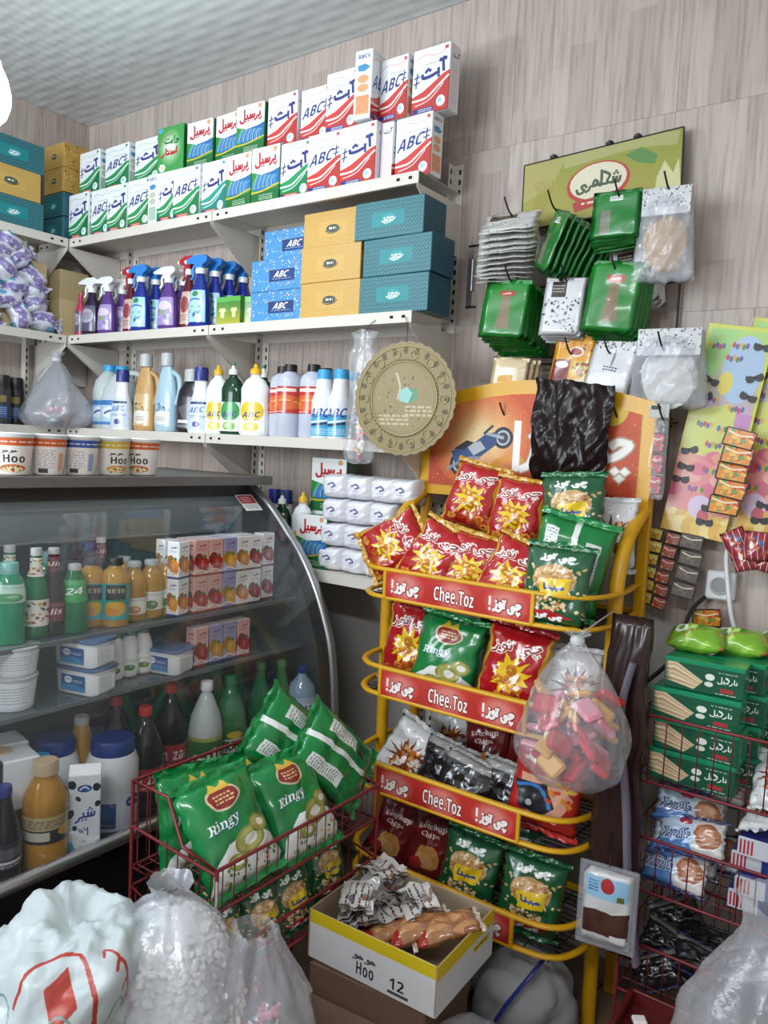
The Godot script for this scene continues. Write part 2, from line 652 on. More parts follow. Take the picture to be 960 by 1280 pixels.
func tube(st: SurfaceTool, pts: Array, r: float, seg := 6, closed := false, flat := 1.0) -> void:
	var n := pts.size()
	var rings := []
	var prev := Vector3.ZERO
	for i in n:
		var d: Vector3
		if closed: d = pts[(i + 1) % n] - pts[(i - 1 + n) % n]
		else: d = pts[mini(i + 1, n - 1)] - pts[maxi(i - 1, 0)]
		d = d.normalized()
		var u := prev - d * prev.dot(d)
		if u.length() < 0.1: u = d.cross(Vector3.UP if absf(d.y) < 0.9 else Vector3.RIGHT)
		u = u.normalized()
		prev = u
		var v := d.cross(u)
		var ring := []
		for k in seg:
			var t := TAU * k / seg
			ring.append([pts[i] + (u * cos(t) + v * sin(t) * flat) * r, u * cos(t) + v * sin(t)])
		rings.append(ring)
	for i in (n if closed else n - 1):
		var A: Array = rings[i]
		var B: Array = rings[(i + 1) % n]
		for k in seg:
			var k2 := (k + 1) % seg
			for q in [A[k], B[k], B[k2], A[k], B[k2], A[k2]]:
				st.set_normal(q[1])
				st.set_uv(Vector2(0.004, 0.004))
				st.add_vertex(q[0])
	if not closed:
		for e in [0, n - 1]:
			var ps := []
			for q in rings[e]: ps.append(q[0])
			var out: Vector3 = (pts[0] - pts[1]) if e == 0 else (pts[n - 1] - pts[n - 2])
			face(st, ps, [], out)


func tubem(pts: Array, r: float, seg := 6, closed := false, flat := 1.0) -> ArrayMesh:
	var st := S()
	tube(st, pts, r, seg, closed, flat)
	return st.commit()


func curve(pts: Array, steps := 6) -> Array:
	var o := []
	var n := pts.size()
	for i in n - 1:
		for k in steps:
			o.append(pts[i].cubic_interpolate(pts[i + 1], pts[maxi(i - 1, 0)], pts[mini(i + 2, n - 1)], float(k) / steps))
	o.append(pts[n - 1])
	return o


# a plate of thickness d cut to an outline in the xy plane, front at z = d/2
func prism(st: SurfaceTool, p: PackedVector2Array, d: float, xf := Transform3D(), cell_name := "", tint := Color.WHITE) -> void:
	var tri := Geometry2D.triangulate_polygon(p)
	var r := uvr(cell_name)
	var lo := Vector2(INF, INF)
	var hi := -lo
	for q in p:
		lo = lo.min(q)
		hi = hi.max(q)
	var col := lin(tint)
	for s in [1, -1]:
		for i in range(0, tri.size(), 3):
			var ps := []
			var us := []
			for k in 3:
				var q := p[tri[i + k]]
				ps.append(xf * Vector3(q.x, q.y, s * d / 2))
				us.append(r.position + Vector2((q.x - lo.x) / (hi.x - lo.x), (hi.y - q.y) / (hi.y - lo.y)) * r.size if s == 1 else Vector2(0.004, 0.004))
			face(st, ps, us, xf.basis * Vector3(0, 0, s), col)
	var area := 0.0
	for i in p.size(): area += p[i].cross(p[(i + 1) % p.size()])
	for i in p.size():
		var a := p[i]
		var b := p[(i + 1) % p.size()]
		var n := (b - a).orthogonal() * (-1.0 if area < 0 else 1.0) * -1.0
		var nn := Vector3(b.y - a.y, a.x - b.x, 0) * (1.0 if area > 0 else -1.0)
		face(st, [xf * Vector3(a.x, a.y, d / 2), xf * Vector3(b.x, b.y, d / 2), xf * Vector3(b.x, b.y, -d / 2), xf * Vector3(a.x, a.y, -d / 2)], [], xf.basis * nn, col)


func prismm(a: Array, d: float, xf := Transform3D(), cell_name := "", tint := Color.WHITE) -> ArrayMesh:
	var p := PackedVector2Array()
	for i in range(0, a.size(), 2): p.append(Vector2(a[i], a[i + 1]))
	var st := S()
	prism(st, p, d, xf, cell_name, tint)
	return st.commit()


# a closed skin over two grids of points (front and back); fn(u, v, side) gives a point for u, v in -1..1
func skin(nx: int, ny: int, fn: Callable, front: String, back := "", tint := Color.WHITE, btint := Color.WHITE) -> ArrayMesh:
	var st := S()
	st.set_smooth_group(0)
	for s in [1, -1]:
		var r := uvr(front if s == 1 else back)
		var g := []
		for j in ny + 1:
			var row := []
			for i in nx + 1:
				row.append(fn.call(lerpf(-1, 1, float(i) / nx), lerpf(-1, 1, float(j) / ny), s))
			g.append(row)
		st.set_color(lin(tint if s == 1 else btint))
		for j in ny:
			for i in nx:
				var ids := [[i, j], [i, j + 1], [i + 1, j + 1], [i, j], [i + 1, j + 1], [i + 1, j]]
				if s == -1: ids = [[i, j], [i + 1, j + 1], [i, j + 1], [i, j], [i + 1, j], [i + 1, j + 1]]
				for q in ids:
					st.set_uv(r.position + Vector2(float(q[0]) / nx, 1.0 - float(q[1]) / ny) * r.size)
					st.add_vertex(g[q[1]][q[0]])
	st.generate_normals()
	return st.commit()


func sheet(nx: int, ny: int, fn: Callable, front := "", tint := Color.WHITE) -> ArrayMesh:
	var st := S()
	st.set_smooth_group(0)
	st.set_color(lin(tint))
	var r := uvr(front)
	var g := []
	for j in ny + 1:
		var row := []
		for i in nx + 1: row.append(fn.call(lerpf(-1, 1, float(i) / nx), lerpf(-1, 1, float(j) / ny)))
		g.append(row)
	for j in ny:
		for i in nx:
			for q in [[i, j], [i, j + 1], [i + 1, j + 1], [i, j], [i + 1, j + 1], [i + 1, j]]:
				st.set_uv(r.position + Vector2(float(q[0]) / nx, 1.0 - float(q[1]) / ny) * r.size)
				st.add_vertex(g[q[1]][q[0]])
	st.generate_normals()
	return st.commit()


# a puffed snack bag, w x h, d deep, centred; seals at top and bottom are parts of their own
func bag_kit(key: String, w: float, h: float, d: float, front: String, back_tint: Color, seal_tint: Color, sd := 0.0, finish := "gloss") -> void:
	var sh := h * 0.06
	var nf := func(x: float, y: float) -> float: return noise.get_noise_2d(x + sd * 7.3, y + sd * 3.1)
	var fn := func(u: float, v: float, s: int) -> Vector3:
		var puff: float = pow(maxf(0.0, 1.0 - pow(absf(u), 2.6)), 0.62) * pow(maxf(0.0, 1.0 - pow(absf(v), 3.2)), 0.7)
		var edge := 1.0 - puff
		var wob: float = nf.call(u * 1.4, v * 1.4) * 0.25 * puff + nf.call(u * 5.0 + 9.0 * s, v * 2.6) * 0.13 * sqrt(puff) + nf.call(u * 9.0, v * 1.2 + 5.0 * s) * 0.1 * edge * puff * 2.0
		var xx: float = u * w / 2 * (0.985 - 0.05 * (1.0 - v * v)) + nf.call(2.0, v * 3.0) * 0.006
		var yy: float = v * (h / 2 - sh) + nf.call(u * 3.0, 4.0) * 0.004
		return Vector3(xx, yy, s * d / 2 * (puff * (0.92 + wob * 1.6)) + nf.call(u * 2.2, v * 1.5 + 20.0) * 0.007)
	var body := skin(16, 18, fn, front, "", Color.WHITE, back_tint)
	var page: int = rects[front][0]
	var kit := [["bag_body", body, pm(page, finish), -1]]
	for e in [1, -1]:
		var sf := func(u: float, v: float) -> Vector3:
			var basep: Vector3 = fn.call(u, float(e), 1)
			return basep + Vector3(u * 0.004, e * sh * (v + 1.0) / 2.0, sin(u * 60.0) * 0.0012 + nf.call(u * 2.0 + 3.0 * e, v) * 0.008 * (v + 1.0))
		kit.append(["seal", sheet(32, 3, sf, "", seal_tint), pm(page, finish), -1])
	kits[key] = kit


# a gathered or open bag of thin film: turned profile with folds
func pouch(prof: Array, seg: int, folds: int, amp: float, sd: float, sx := 1.0, sz := 1.0, top_amp := 1.0) -> ArrayMesh:
	var n := prof.size()
	var fn := func(u: float, v: float) -> Vector3:
		var f := (v + 1.0) / 2.0 * (n - 1)
		var i := mini(floori(f), n - 2)
		var p: Vector2 = (prof[i] as Vector2).cubic_interpolate(prof[i + 1], prof[maxi(i - 1, 0)], prof[mini(i + 2, n - 1)], f - i)
		var t := u * PI
		var cx := cos(t)
		var sn := sin(t)
		var k := lerpf(1.0, top_amp, (v + 1.0) / 2.0)
		var r := p.x * (1.0 + k * amp * (noise.get_noise_3d(cx * 1.3 + sd, sn * 1.3, p.y * 5.0) * 1.4 + 0.5 * noise.get_noise_3d(cx * folds * 0.6, sn * folds * 0.6 + sd, p.y * 2.5)))
		return Vector3(sn * r * sx, p.y + amp * 0.05 * noise.get_noise_3d(cx * 2.0, sn * 2.0, sd + p.y * 4.0), cx * r * sz)
	return sheet(seg, (n - 1) * 5, fn)


# ---------------------------------------------------------------- the prints
func swoosh_box(n: String, c: Color, dark: Color, persian: bool, low := Color("#c8322f")) -> void:
	cell(n, 200, 280, Color("#f1f4f7"), Color("#dfe8ee"))
	P([0, 0.72, 0.3, 0.66, 0.6, 0.55, 0.85, 0.45, 1, 0.42, 1, 1, 0, 1], c, false)
	P([0, 0.9, 0.4, 0.86, 0.75, 0.7, 1, 0.5, 1, 1, 0, 1], dark)
	K([0, 0.66, 0.35, 0.6, 0.7, 0.48, 0.98, 0.36], 0.035, Color("#f4f7f8"))
	K([0.02, 0.78, 0.4, 0.76, 0.72, 0.62, 0.98, 0.5], 0.045, Color("#eef5f3"))
	K([0.1, 0.86, 0.5, 0.8, 0.85, 0.6], 0.02, Color("#dcebe8"))
	K([0.05, 0.16, 0.3, 0.1, 0.6, 0.14, 0.9, 0.1], 0.02, c.lerp(Color.WHITE, 0.6))
	P([0.04, 0.91, 0.6, 0.91, 0.6, 0.985, 0.04, 0.985], low)
	R(0.04, 0.91, 0.1, 0.075, Color("#2b2f7a"))
	small(0.2, 0.93, 0.36, 2, Color.WHITE, 0.028, 0.01)
	E(0.8, 0.86, 0.12, 0.085, Color("#e9f2f6"))
	E(0.77, 0.85, 0.05, 0.05, Color("#9ccbe0"))
	R(0.74, 0.88, 0.13, 0.05, Color("#f7fafc"))
	R(0.86, 0.04, 0.09, 0.05, c)
	small(0.35, 0.245, 0.5, 1, Color("#8c95ad"), 0.03, 0.012)
	var navy := Color("#2c2f7d")
	if persian:
		F("آبث", 0.56, 0.38, 0.66, 0.26, 0.075, navy, -0.1)
		K([0.13, 0.36, 0.1, 0.58], 0.035, navy, false)
		K([0.05, 0.43, 0.2, 0.41], 0.03, navy, false)
		K([0.04, 0.52, 0.19, 0.5], 0.03, navy, false)
	else:
		T("ABC", 0.43, 0.42, 0.7, 0.19, navy, -0.14, "Droid Sans", 0.18)
		K([0.88, 0.26, 0.86, 0.44], 0.035, navy, false)
		K([0.8, 0.32, 0.95, 0.3], 0.03, navy, false)
		K([0.79, 0.4, 0.94, 0.38], 0.03, navy, false)


func fruit_box(n: String, top: Color, fruit: Color, leaf: Color, band: Color) -> void:
	cell(n, 120, 256, top, top.lerp(Color.WHITE, 0.25))
	F("سن", 0.55, 0.13, 0.5, 0.12, 0.05, band)
	small(0.2, 0.24, 0.6, 2, band.lerp(top, 0.5), 0.035, 0.012)
	E(0.3, 0.56, 0.34, 0.2, fruit.darkened(0.25))
	E(0.62, 0.68, 0.4, 0.22, fruit)
	E(0.55, 0.66, 0.12, 0.1, fruit.lightened(0.3))
	P([0.5, 0.46, 0.72, 0.4, 0.85, 0.47, 0.66, 0.52], leaf)
	P([0.3, 0.5, 0.2, 0.42, 0.4, 0.45], leaf)
	K([0, 0.9, 0.4, 0.84, 1, 0.93], 0.08, Color("#f2ece6"))
	R(0, 0.95, 1, 0.05, band)


func dish_label(n: String, c: Color, spot: Color) -> void:
	cell(n, 140, 180, Color("#f3f4f1"))
	E(0.5, 0.3, 0.45, 0.34, c)
	T("ABC", 0.5, 0.42, 0.6, 0.18, Color("#2a3580"), -0.06, "Droid Sans", 0.1)
	small(0.2, 0.57, 0.6, 2, Color("#8a90a0"), 0.04, 0.015)
	E(0.5, 0.82, 0.26, 0.16, spot)
	E(0.42, 0.8, 0.12, 0.08, spot.lightened(0.4))


func curl(x: float, y: float, r: float, c: Color) -> void:
	for k in 3:
		var a := rng.randf() * TAU
		K([x + cos(a) * r, y + sin(a) * r * 0.6, x + cos(a + 1.2) * r, y + sin(a + 1.2) * r * 0.6, x + cos(a + 2.6) * r, y + sin(a + 2.6) * r * 0.5], 0.035, c.darkened(rng.randf() * 0.25))


func snack_red(n: String, extra: bool) -> void:
	cell(n, 240, 300, Color("#b81a22"), Color("#a1141c"))
	P([0, 0, 0.05, 0, 0.1, 0.3, 0.04, 0.6, 0.1, 1, 0, 1], Color("#c99a2a"))
	P([1, 0, 0.93, 0, 0.88, 0.4, 0.95, 0.7, 0.9, 1, 1, 1], Color("#c99a2a"))
	F("چی توز", 0.48, 0.2, 0.74, 0.24, 0.06, Color("#f4efe8"), -0.12)
	F("چی توز", 0.485, 0.205, 0.74, 0.24, 0.024, Color("#8e1016"), -0.12)
	var burst := []
	for k in 22:
		var r := (0.34 if k % 2 else 0.2) * rng.randf_range(0.8, 1.1)
		burst.append_array([0.5 + cos(TAU * k / 22) * r, 0.56 + sin(TAU * k / 22) * r * 0.8])
	P(burst, Color("#e8c41e"))
	for k in 9: curl(0.5 + rng.randf_range(-0.18, 0.18), 0.58 + rng.randf_range(-0.12, 0.12), 0.07, Color("#e0871f"))
	for k in (26 if extra else 16): curl(0.1 + rng.randf() * 0.8, 0.84 + rng.randf_range(-0.07, 0.1), 0.06, [Color("#c4521a"), Color("#e39a3a"), Color("#d8702c")][k % 3])


func snack_nut(n: String, base_c: Color) -> void:
	cell(n, 240, 300, base_c.lightened(0.08), base_c)
	F("چی توز", 0.5, 0.12, 0.5, 0.16, 0.04, Color("#eef1ea"))
	E(0.5, 0.42, 0.33, 0.2, Color("#c59a62"))
	speckle(70, 0.22, 0.28, 0.56, 0.3, 0.02, 0.04, [Color("#d9b27c"), Color("#b78448"), Color("#e7caa0"), Color("#9c6a3a")])
	P([0.28, 0.44, 0.76, 0.38, 0.72, 0.62, 0.32, 0.66], Color("#e9c51f"))
	F("مینا", 0.5, 0.52, 0.34, 0.14, 0.03, Color("#2f4f9c"), -0.1)
	speckle(40, 0.24, 0.66, 0.5, 0.16, 0.02, 0.04, [Color("#d9b27c"), Color("#b78448"), Color("#e7caa0")])
	speckle(9, 0.02, 0.2, 0.2, 0.7, 0.02, 0.035, [Color("#c9a468"), Color("#e3cb9a")])
	speckle(9, 0.8, 0.2, 0.18, 0.7, 0.02, 0.035, [Color("#c9a468"), Color("#e3cb9a")])
	P([0.15, 0.86, 0.5, 0.82, 0.86, 0.9, 0.5, 0.94], Color("#b3202a"))
	F("چی توز", 0.5, 0.9, 0.4, 0.1, 0.03, Color.WHITE)


func cup_print(n: String, band: Color, hoo: bool) -> void:
	cell(n, 360, 160, Color("#f2ebe4"))
	R(0, 0, 1, 0.22, band)
	small(0.06, 0.1, 0.8, 1, Color("#f6efe6"), 0.1, 0.03)
	for k in 2:
		var x := 0.27 + 0.5 * k
		if hoo:
			E(x, 0.84, 0.13, 0.11, band.lerp(Color("#d06a2a"), 0.5))
			E(x, 0.86, 0.105, 0.085, Color("#f0dfb8"))
			speckle(14, x - 0.08, 0.78, 0.16, 0.16, 0.008, 0.018, [Color("#d9792c"), Color("#6f9c3c"), Color("#e9c873"), Color("#c0392b")])
			T("Hoo", x + 0.015, 0.57, 0.2, 0.22, Color("#3a3236"))
			F("هو هو", x - 0.03, 0.36, 0.13, 0.16, 0.008, Color("#3a3236"))
		else:
			small(x - 0.12, 0.32, 0.24, 9, Color("#a7a2a6"), 0.06, 0.02)
			R(x - 0.05, 0.84, 0.1, 0.12, Color("#4a4648"))
			R(x + 0.15, 0.4, 0.06, 0.5, band.lerp(Color.WHITE, 0.5))


func card_squares(n: String, cols: Array) -> void:
	cell(n, 96, 96, Color("#3b2f28"))
	R(0.04, 0.04, 0.92, 0.92, cols[0])
	speckle(22, 0.05, 0.1, 0.9, 0.8, 0.05, 0.14, cols)
	K([0.1, 0.2, 0.5, 0.35, 0.9, 0.22], 0.07, Color("#f1e9d2"))


func bottle_label(n: String, bg: Color, ink_c: Color, word: String, persian := false, spot = null, w := 220, h := 120) -> void:
	cell(n, w, h, bg)
	small(0.08, 0.12, 0.84, 2, ink_c.lerp(bg, 0.5), 0.07, 0.03)
	if spot != null:
		E(0.5, 0.72, 0.2, 0.24, spot)
		E(0.56, 0.66, 0.07, 0.1, spot.lightened(0.4))
	if word:
		if persian: F(word, 0.5, 0.5, 0.62, 0.5, 0.035, ink_c)
		else: T(word, 0.5, 0.5, 0.5, 0.3, ink_c, -0.08, "Droid Sans", 0.12)


func strip_print(n: String) -> void:
	cell(n, 560, 80, Color("#c3372f"), Color("#b52d28"))
	for k in 3:
		for j in 6: E(0.16 + 0.34 * k, 0.5, 0.14 - 0.014 * j, 0.6 - 0.05 * j, Color("#c3372f").lerp(Color("#e6b0a6"), 0.1 + 0.1 * j))
	for q in [[-0.006, 0.0], [0.006, 0.0], [0.0, -0.05], [0.0, 0.06]]: T("Chee.Toz", 0.5 + q[0], 0.54 + q[1], 0.27, 0.56, Color("#8c201c"), 0.03)
	T("Chee.Toz", 0.5, 0.54, 0.27, 0.56, Color("#f8f3ee"), 0.03)
	for x in [0.16, 0.84]:
		F("چی توز", x + 0.012, 0.5, 0.17, 0.72, 0.026, Color("#8c201c"))
		F("چی توز", x + 0.01, 0.5, 0.17, 0.72, 0.016, Color("#f6f0ea"))
		K([x - 0.1, 0.3, x - 0.1, 0.58], 0.014, Color("#f6f0ea"), false)
		E(x - 0.1, 0.74, 0.008, 0.06, Color("#f6f0ea"))


func draw_prints() -> void:
	new_page()
	swoosh_box("box_green_latin", Color("#1f9456"), Color("#187a46"), false)
	swoosh_box("box_green_persian", Color("#1f9456"), Color("#187a46"), true)
	swoosh_box("box_red_latin", Color("#cf3a35"), Color("#b82f2c"), false, Color("#3a3f86"))
	swoosh_box("box_red_persian", Color("#cf3a35"), Color("#b82f2c"), true, Color("#3a3f86"))
	swoosh_box("box_teal_persian", Color("#2b9a8a"), Color("#1d7f78"), true)
	cell("box_splash", 200, 280, Color("#eef1f1"))
	P([0, 0.42, 0.5, 0.52, 1, 0.42, 1, 1, 0, 1], Color("#2f8a42"))
	P([0.0, 0.7, 0.3, 0.5, 0.7, 0.47, 1, 0.44, 1, 0.68, 0.6, 0.76, 0.2, 0.78], Color("#2b6fa8"))
	for k in 16: K([0.2 + k * 0.05, 0.48 + 0.004 * k, 0.1 + k * 0.05, 0.62, 0.06 + k * 0.055, 0.74], 0.014, [Color("#8cc6e4"), Color("#d4ecf5"), Color("#4b8fc4")][k % 3])
	K([0, 0.8, 0.4, 0.79, 1, 0.7], 0.04, Color("#d8b92e"))
	P([0, 0.84, 1, 0.76, 1, 1, 0, 1], Color("#1d6a34"))
	small(0.3, 0.86, 0.5, 3, Color("#dfe8d8"), 0.035, 0.012)
	F("پرسیل", 0.5, 0.22, 0.8, 0.32, 0.06, Color("#b7232b"), -0.06)
	E(0.84, 0.07, 0.07, 0.05, Color("#e0a070"))
	cell("box_star", 200, 280, Color("#3f9b4c"))
	for k in 8: E(0.5, 0.45, 0.48 - 0.05 * k, 0.44 - 0.05 * k, Color("#3f9b4c").lerp(Color("#eef3e2"), k / 7.0))
	F("وایت", 0.55, 0.3, 0.55, 0.2, 0.05, Color("#24703a"))
	F("استار", 0.48, 0.55, 0.62, 0.22, 0.055, Color("#b7232b"))
	K([0.1, 0.62, 0.06, 0.4, 0.3, 0.2, 0.6, 0.16], 0.02, Color("#b7232b"))
	for k in 6: E(0.2 + cos(k * 1.05) * 0.08, 0.86 + sin(k * 1.05) * 0.055, 0.05, 0.035, Color("#f4efe8"), k * 1.05)
	E(0.2, 0.86, 0.035, 0.025, Color("#d9a24a"))
	E(0.12, 0.06, 0.1, 0.05, Color("#5aa7c9"))
	for v in [["box_side_orange", Color("#d9742e")], ["box_side_green", Color("#8fae9c")]]:
		cell(v[0], 90, 280, Color("#e9edef"))
		T("ABC‡", 0.5, 0.09, 0.7, 0.06, Color("#2c2f7d"))
		P([0.15, 0.22, 0.6, 0.2, 0.9, 0.26, 0.6, 0.31, 0.2, 0.3], Color("#3f8fc0"))
		E(0.5, 0.42, 0.34, 0.06, v[1].lerp(Color("#e8d8b8"), 0.5))
		E(0.5, 0.55, 0.34, 0.06, v[1].lerp(Color("#e8d8b8"), 0.5))
		R(0.1, 0.66, 0.8, 0.28, v[1].lerp(Color.WHITE, 0.35))
		small(0.15, 0.68, 0.7, 7, v[1], 0.035, 0.012)
	cell("box_side_pale", 90, 280, Color("#ece6ec"))
	F("آبث", 0.55, 0.16, 0.7, 0.1, 0.05, Color("#2c2f7d"))
	small(0.2, 0.3, 0.6, 14, Color("#d9a8b4"), 0.045, 0.012)
	# tissue boxes
	cell("tissue_teal", 300, 150, Color("#1f5c66"))
	for i in 22:
		for j in 9:
			var x := (i + 0.5) / 22.0
			var y := (j + 0.5) / 9.0
			K([x - 0.02, y - 0.05, x, y + 0.03, x + 0.02, y - 0.05], 0.006, Color("#4f9aa0"), false)
			K([x - 0.012, y + 0.0, x, y + 0.05, x + 0.012, y], 0.005, Color("#357680"), false)
	R(0.24, 0.28, 0.5, 0.44, Color("#0f6f7a"))
	R(0.25, 0.3, 0.48, 0.4, Color("#17868c"))
	E(0.5, 0.5, 0.1, 0.13, Color("#2b9aa0"))
	K([0.4, 0.56, 0.46, 0.62, 0.54, 0.58, 0.6, 0.5], 0.014, Color("#dfeeee"))
	small(0.43, 0.46, 0.14, 2, Color("#eef6f6"), 0.07, 0.05)
	cell("tissue_teal_end", 150, 150, Color("#1d4f60"))
	for i in 11:
		for j in 9: K([(i + 0.1) / 11.0, (j + 0.2) / 9.0, (i + 0.5) / 11.0, (j + 0.8) / 9.0, (i + 0.9) / 11.0, (j + 0.2) / 9.0], 0.012, Color("#39788a"), false)
	cell("tissue_gold", 300, 150, Color("#c39a4c"))
	for i in 16:
		for j in 9:
			var x := (i + 0.5 + 0.5 * (j % 2)) / 16.0
			var y := (j + 0.5) / 9.0
			K([x - 0.026, y, x, y - 0.05, x + 0.026, y, x, y + 0.05, x - 0.026, y], 0.005, Color("#dcbb76"), false)
	R(0.27, 0.3, 0.46, 0.42, Color("#cfa75a"))
	E(0.5, 0.5, 0.11, 0.11, Color("#3d4a44"))
	K([0.38, 0.55, 0.46, 0.63, 0.58, 0.6, 0.63, 0.52], 0.014, Color("#3d4a44"))
	small(0.44, 0.47, 0.12, 1, Color("#efe6cf"), 0.07, 0.06)
	cell("tissue_gold_end", 150, 150, Color("#bf9648"))
	speckle(60, 0, 0, 1, 1, 0.02, 0.05, [Color("#d8b66e"), Color("#8c6a2e"), Color("#cda658")])
	cell("tissue_blue", 300, 150, Color("#4c8fc6"))
	for k in 150: E(rng.randf(), rng.randf(), 0.008, 0.028, [Color("#8fc0e4"), Color("#e6eef4"), Color("#e0b06a"), Color("#2f6cab")][k % 4], rng.randf() * PI)
	R(0.36, 0.34, 0.5, 0.38, Color("#1f3a74"))
	T("ABC", 0.6, 0.49, 0.26, 0.2, Color.WHITE, 0.0, "Droid Sans", 0.2)
	small(0.42, 0.63, 0.38, 1, Color("#a8bcdc"), 0.04, 0.02)
	# cleaning bottles
	cell("label_window", 130, 170, Color("#a8d4ea"))
	E(0.5, 0.12, 0.16, 0.09, Color("#3b8a4c"))
	K([0.2, 0.34, 0.5, 0.28, 0.8, 0.32], 0.06, Color("#2f5fae"))
	speckle(18, 0.1, 0.5, 0.7, 0.42, 0.04, 0.1, [Color("#e9f3f4"), Color("#6fb0d8"), Color("#d9c65a"), Color("#3a78b8"), Color("#7fb86a")])
	cell("label_purple", 130, 170, Color("#a58fc4"))
	E(0.5, 0.3, 0.36, 0.16, Color("#d8cbe8"))
	speckle(14, 0.1, 0.45, 0.8, 0.5, 0.05, 0.1, [Color("#7d62a8"), Color("#c9b6e0"), Color("#86b05a")])
	cell("label_oven", 130, 170, Color("#55506a"))
	E(0.5, 0.4, 0.4, 0.28, Color("#a9a6b6"))
	small(0.2, 0.3, 0.6, 4, Color("#3a3450"), 0.07, 0.025)
	cell("label_red_spray", 130, 170, Color("#c9a79c"))
	E(0.5, 0.4, 0.3, 0.25, Color("#8f3a3a"))
	small(0.2, 0.72, 0.6, 3, Color("#6d2a2a"), 0.07, 0.02)
	cell("label_abc_spray", 130, 170, Color("#cddcec"))
	R(0.1, 0.1, 0.8, 0.08, Color("#38406a"))
	T("ABC", 0.48, 0.36, 0.64, 0.18, Color("#3a67b5"), -0.1, "Droid Sans", 0.15)
	small(0.15, 0.55, 0.7, 2, Color("#5c6c92"), 0.05, 0.02)
	E(0.5, 0.82, 0.14, 0.1, Color("#4a3d86"))
	cell("label_bleach", 160, 130, Color("#bcd4ea"))
	R(0, 0, 1, 0.2, Color("#3f7fbe"))
	E(0.5, 0.5, 0.3, 0.24, Color("#e8eef4"))
	K([0.28, 0.54, 0.5, 0.42, 0.72, 0.54], 0.06, Color("#3a5fa8"))
	R(0, 0.88, 1, 0.12, Color("#4a86c2"))
	dish_label("label_dish_yellow", Color("#e3c52e"), Color("#e8cf3a"))
	dish_label("label_dish_green", Color("#3f9a4e"), Color("#7db84a"))
	cell("label_pitch", 180, 170, Color("#c2302e"))
	R(0.1, 0.08, 0.75, 0.12, Color("#efe3da"))
	P([0.0, 0.4, 0.5, 0.3, 1, 0.42, 1, 0.8, 0.4, 0.9, 0, 0.8], Color("#d9682e"))
	K([0.05, 0.75, 0.4, 0.5, 0.95, 0.6], 0.05, Color("#e9a05a"))
	K([0.1, 0.55, 0.5, 0.62, 0.9, 0.45], 0.03, Color("#b84a20"))
	small(0.1, 0.92, 0.4, 1, Color("#f0e3d8"), 0.04, 0.03)
	cell("label_abc_blue", 180, 180, Color("#3aa3d0"))
	R(0, 0.0, 1, 0.38, Color("#e8edf2"))
	T("ABC", 0.48, 0.34, 0.66, 0.26, Color("#2b3a94"), -0.05, "Droid Sans", 0.15)
	K([0, 0.62, 0.5, 0.58, 1, 0.5], 0.05, Color("#f2f6f8"))
	K([0, 0.7, 0.5, 0.66, 1, 0.58], 0.06, Color("#20254e"))
	small(0.2, 0.78, 0.6, 4, Color("#d8ecf4"), 0.05, 0.02)
	for v in [["label_soft_gold", Color("#d3b27c"), Color("#6f5a3a")], ["label_soft_blue", Color("#a9c8da"), Color("#3f5f8c")]]:
		cell(v[0], 140, 220, v[1])
		E(0.5, 0.72, 0.36, 0.22, Color("#ece6da"))
		K([0.1, 0.2, 0.5, 0.3, 0.8, 0.5, 0.9, 0.8], 0.03, v[1].lightened(0.35))
		T("SOFTEX", 0.5, 0.5, 0.8, 0.08, v[2])
		speckle(5, 0.25, 0.25, 0.4, 0.2, 0.05, 0.09, [v[2].lightened(0.3), v[2]])
		small(0.25, 0.7, 0.5, 4, v[2], 0.04, 0.014)
	cell("label_black", 160, 180, Color("#24232a"))
	P([0.1, 0.35, 0.6, 0.2, 0.95, 0.4, 0.4, 0.75], Color("#57565f"))
	R(0.1, 0.72, 0.8, 0.1, Color("#d8d8da"))
	small(0.1, 0.88, 0.7, 2, Color("#bdbdc4"), 0.05, 0.02)
	cell("label_can", 200, 200, Color("#e3e6e6"))
	small(0.35, 0.16, 0.3, 4, Color("#5a6a72"), 0.05, 0.018)
	R(0.4, 0.5, 0.2, 0.22, Color("#3a6fae"))
	R(0.36, 0.76, 0.28, 0.14, Color("#c9d4dc"))
	cell("label_can_dark", 200, 200, Color("#1e2228"))
	R(0.3, 0.2, 0.4, 0.2, Color("#8c7a3a"))
	R(0.25, 0.5, 0.5, 0.36, Color("#24508c"))
	small(0.3, 0.55, 0.4, 4, Color("#a8b8cc"), 0.06, 0.02)
	cell("box_greentee", 90, 130, Color("#2e7a3c"), Color("#b7b23a"))
	R(0, 0, 1, 0.18, Color("#5fae50"))
	P([0.3, 0.4, 0.7, 0.4, 0.8, 0.52, 0.66, 0.52, 0.66, 0.74, 0.34, 0.74, 0.34, 0.52, 0.2, 0.52], Color("#e2dfa0"))
	cell("napkin_pack", 140, 120, Color("#e9e9ee"))
	K([0.36, 0.44, 0.5, 0.36, 0.64, 0.46, 0.5, 0.54], 0.06, Color("#6c6f9c"))
	small(0.38, 0.62, 0.26, 1, Color("#a3a5c0"), 0.04, 0.03)
	# drinks
	fruit_box("juice_red", Color("#d8a9a2"), Color("#b3252b"), Color("#3c7a3a"), Color("#a8262c"))
	fruit_box("juice_orange", Color("#eef0ef"), Color("#e08a24"), Color("#4a8a3c"), Color("#34408c"))
	fruit_box("juice_mango", Color("#9a94c0"), Color("#e3a524"), Color("#4a8a3c"), Color("#4b3f8c"))
	fruit_box("juice_peach", Color("#e8e8e6"), Color("#d98a4a"), Color("#6a9a4c"), Color("#7a4a2a"))
	fruit_box("juice_pomegranate", Color("#e6e8ea"), Color("#a63a36"), Color("#3c7a3a"), Color("#7a2430"))
	bottle_label("label_aloe", Color("#bfe0cf"), Color("#3b6b52"), "", false, Color("#4f9a5c"))
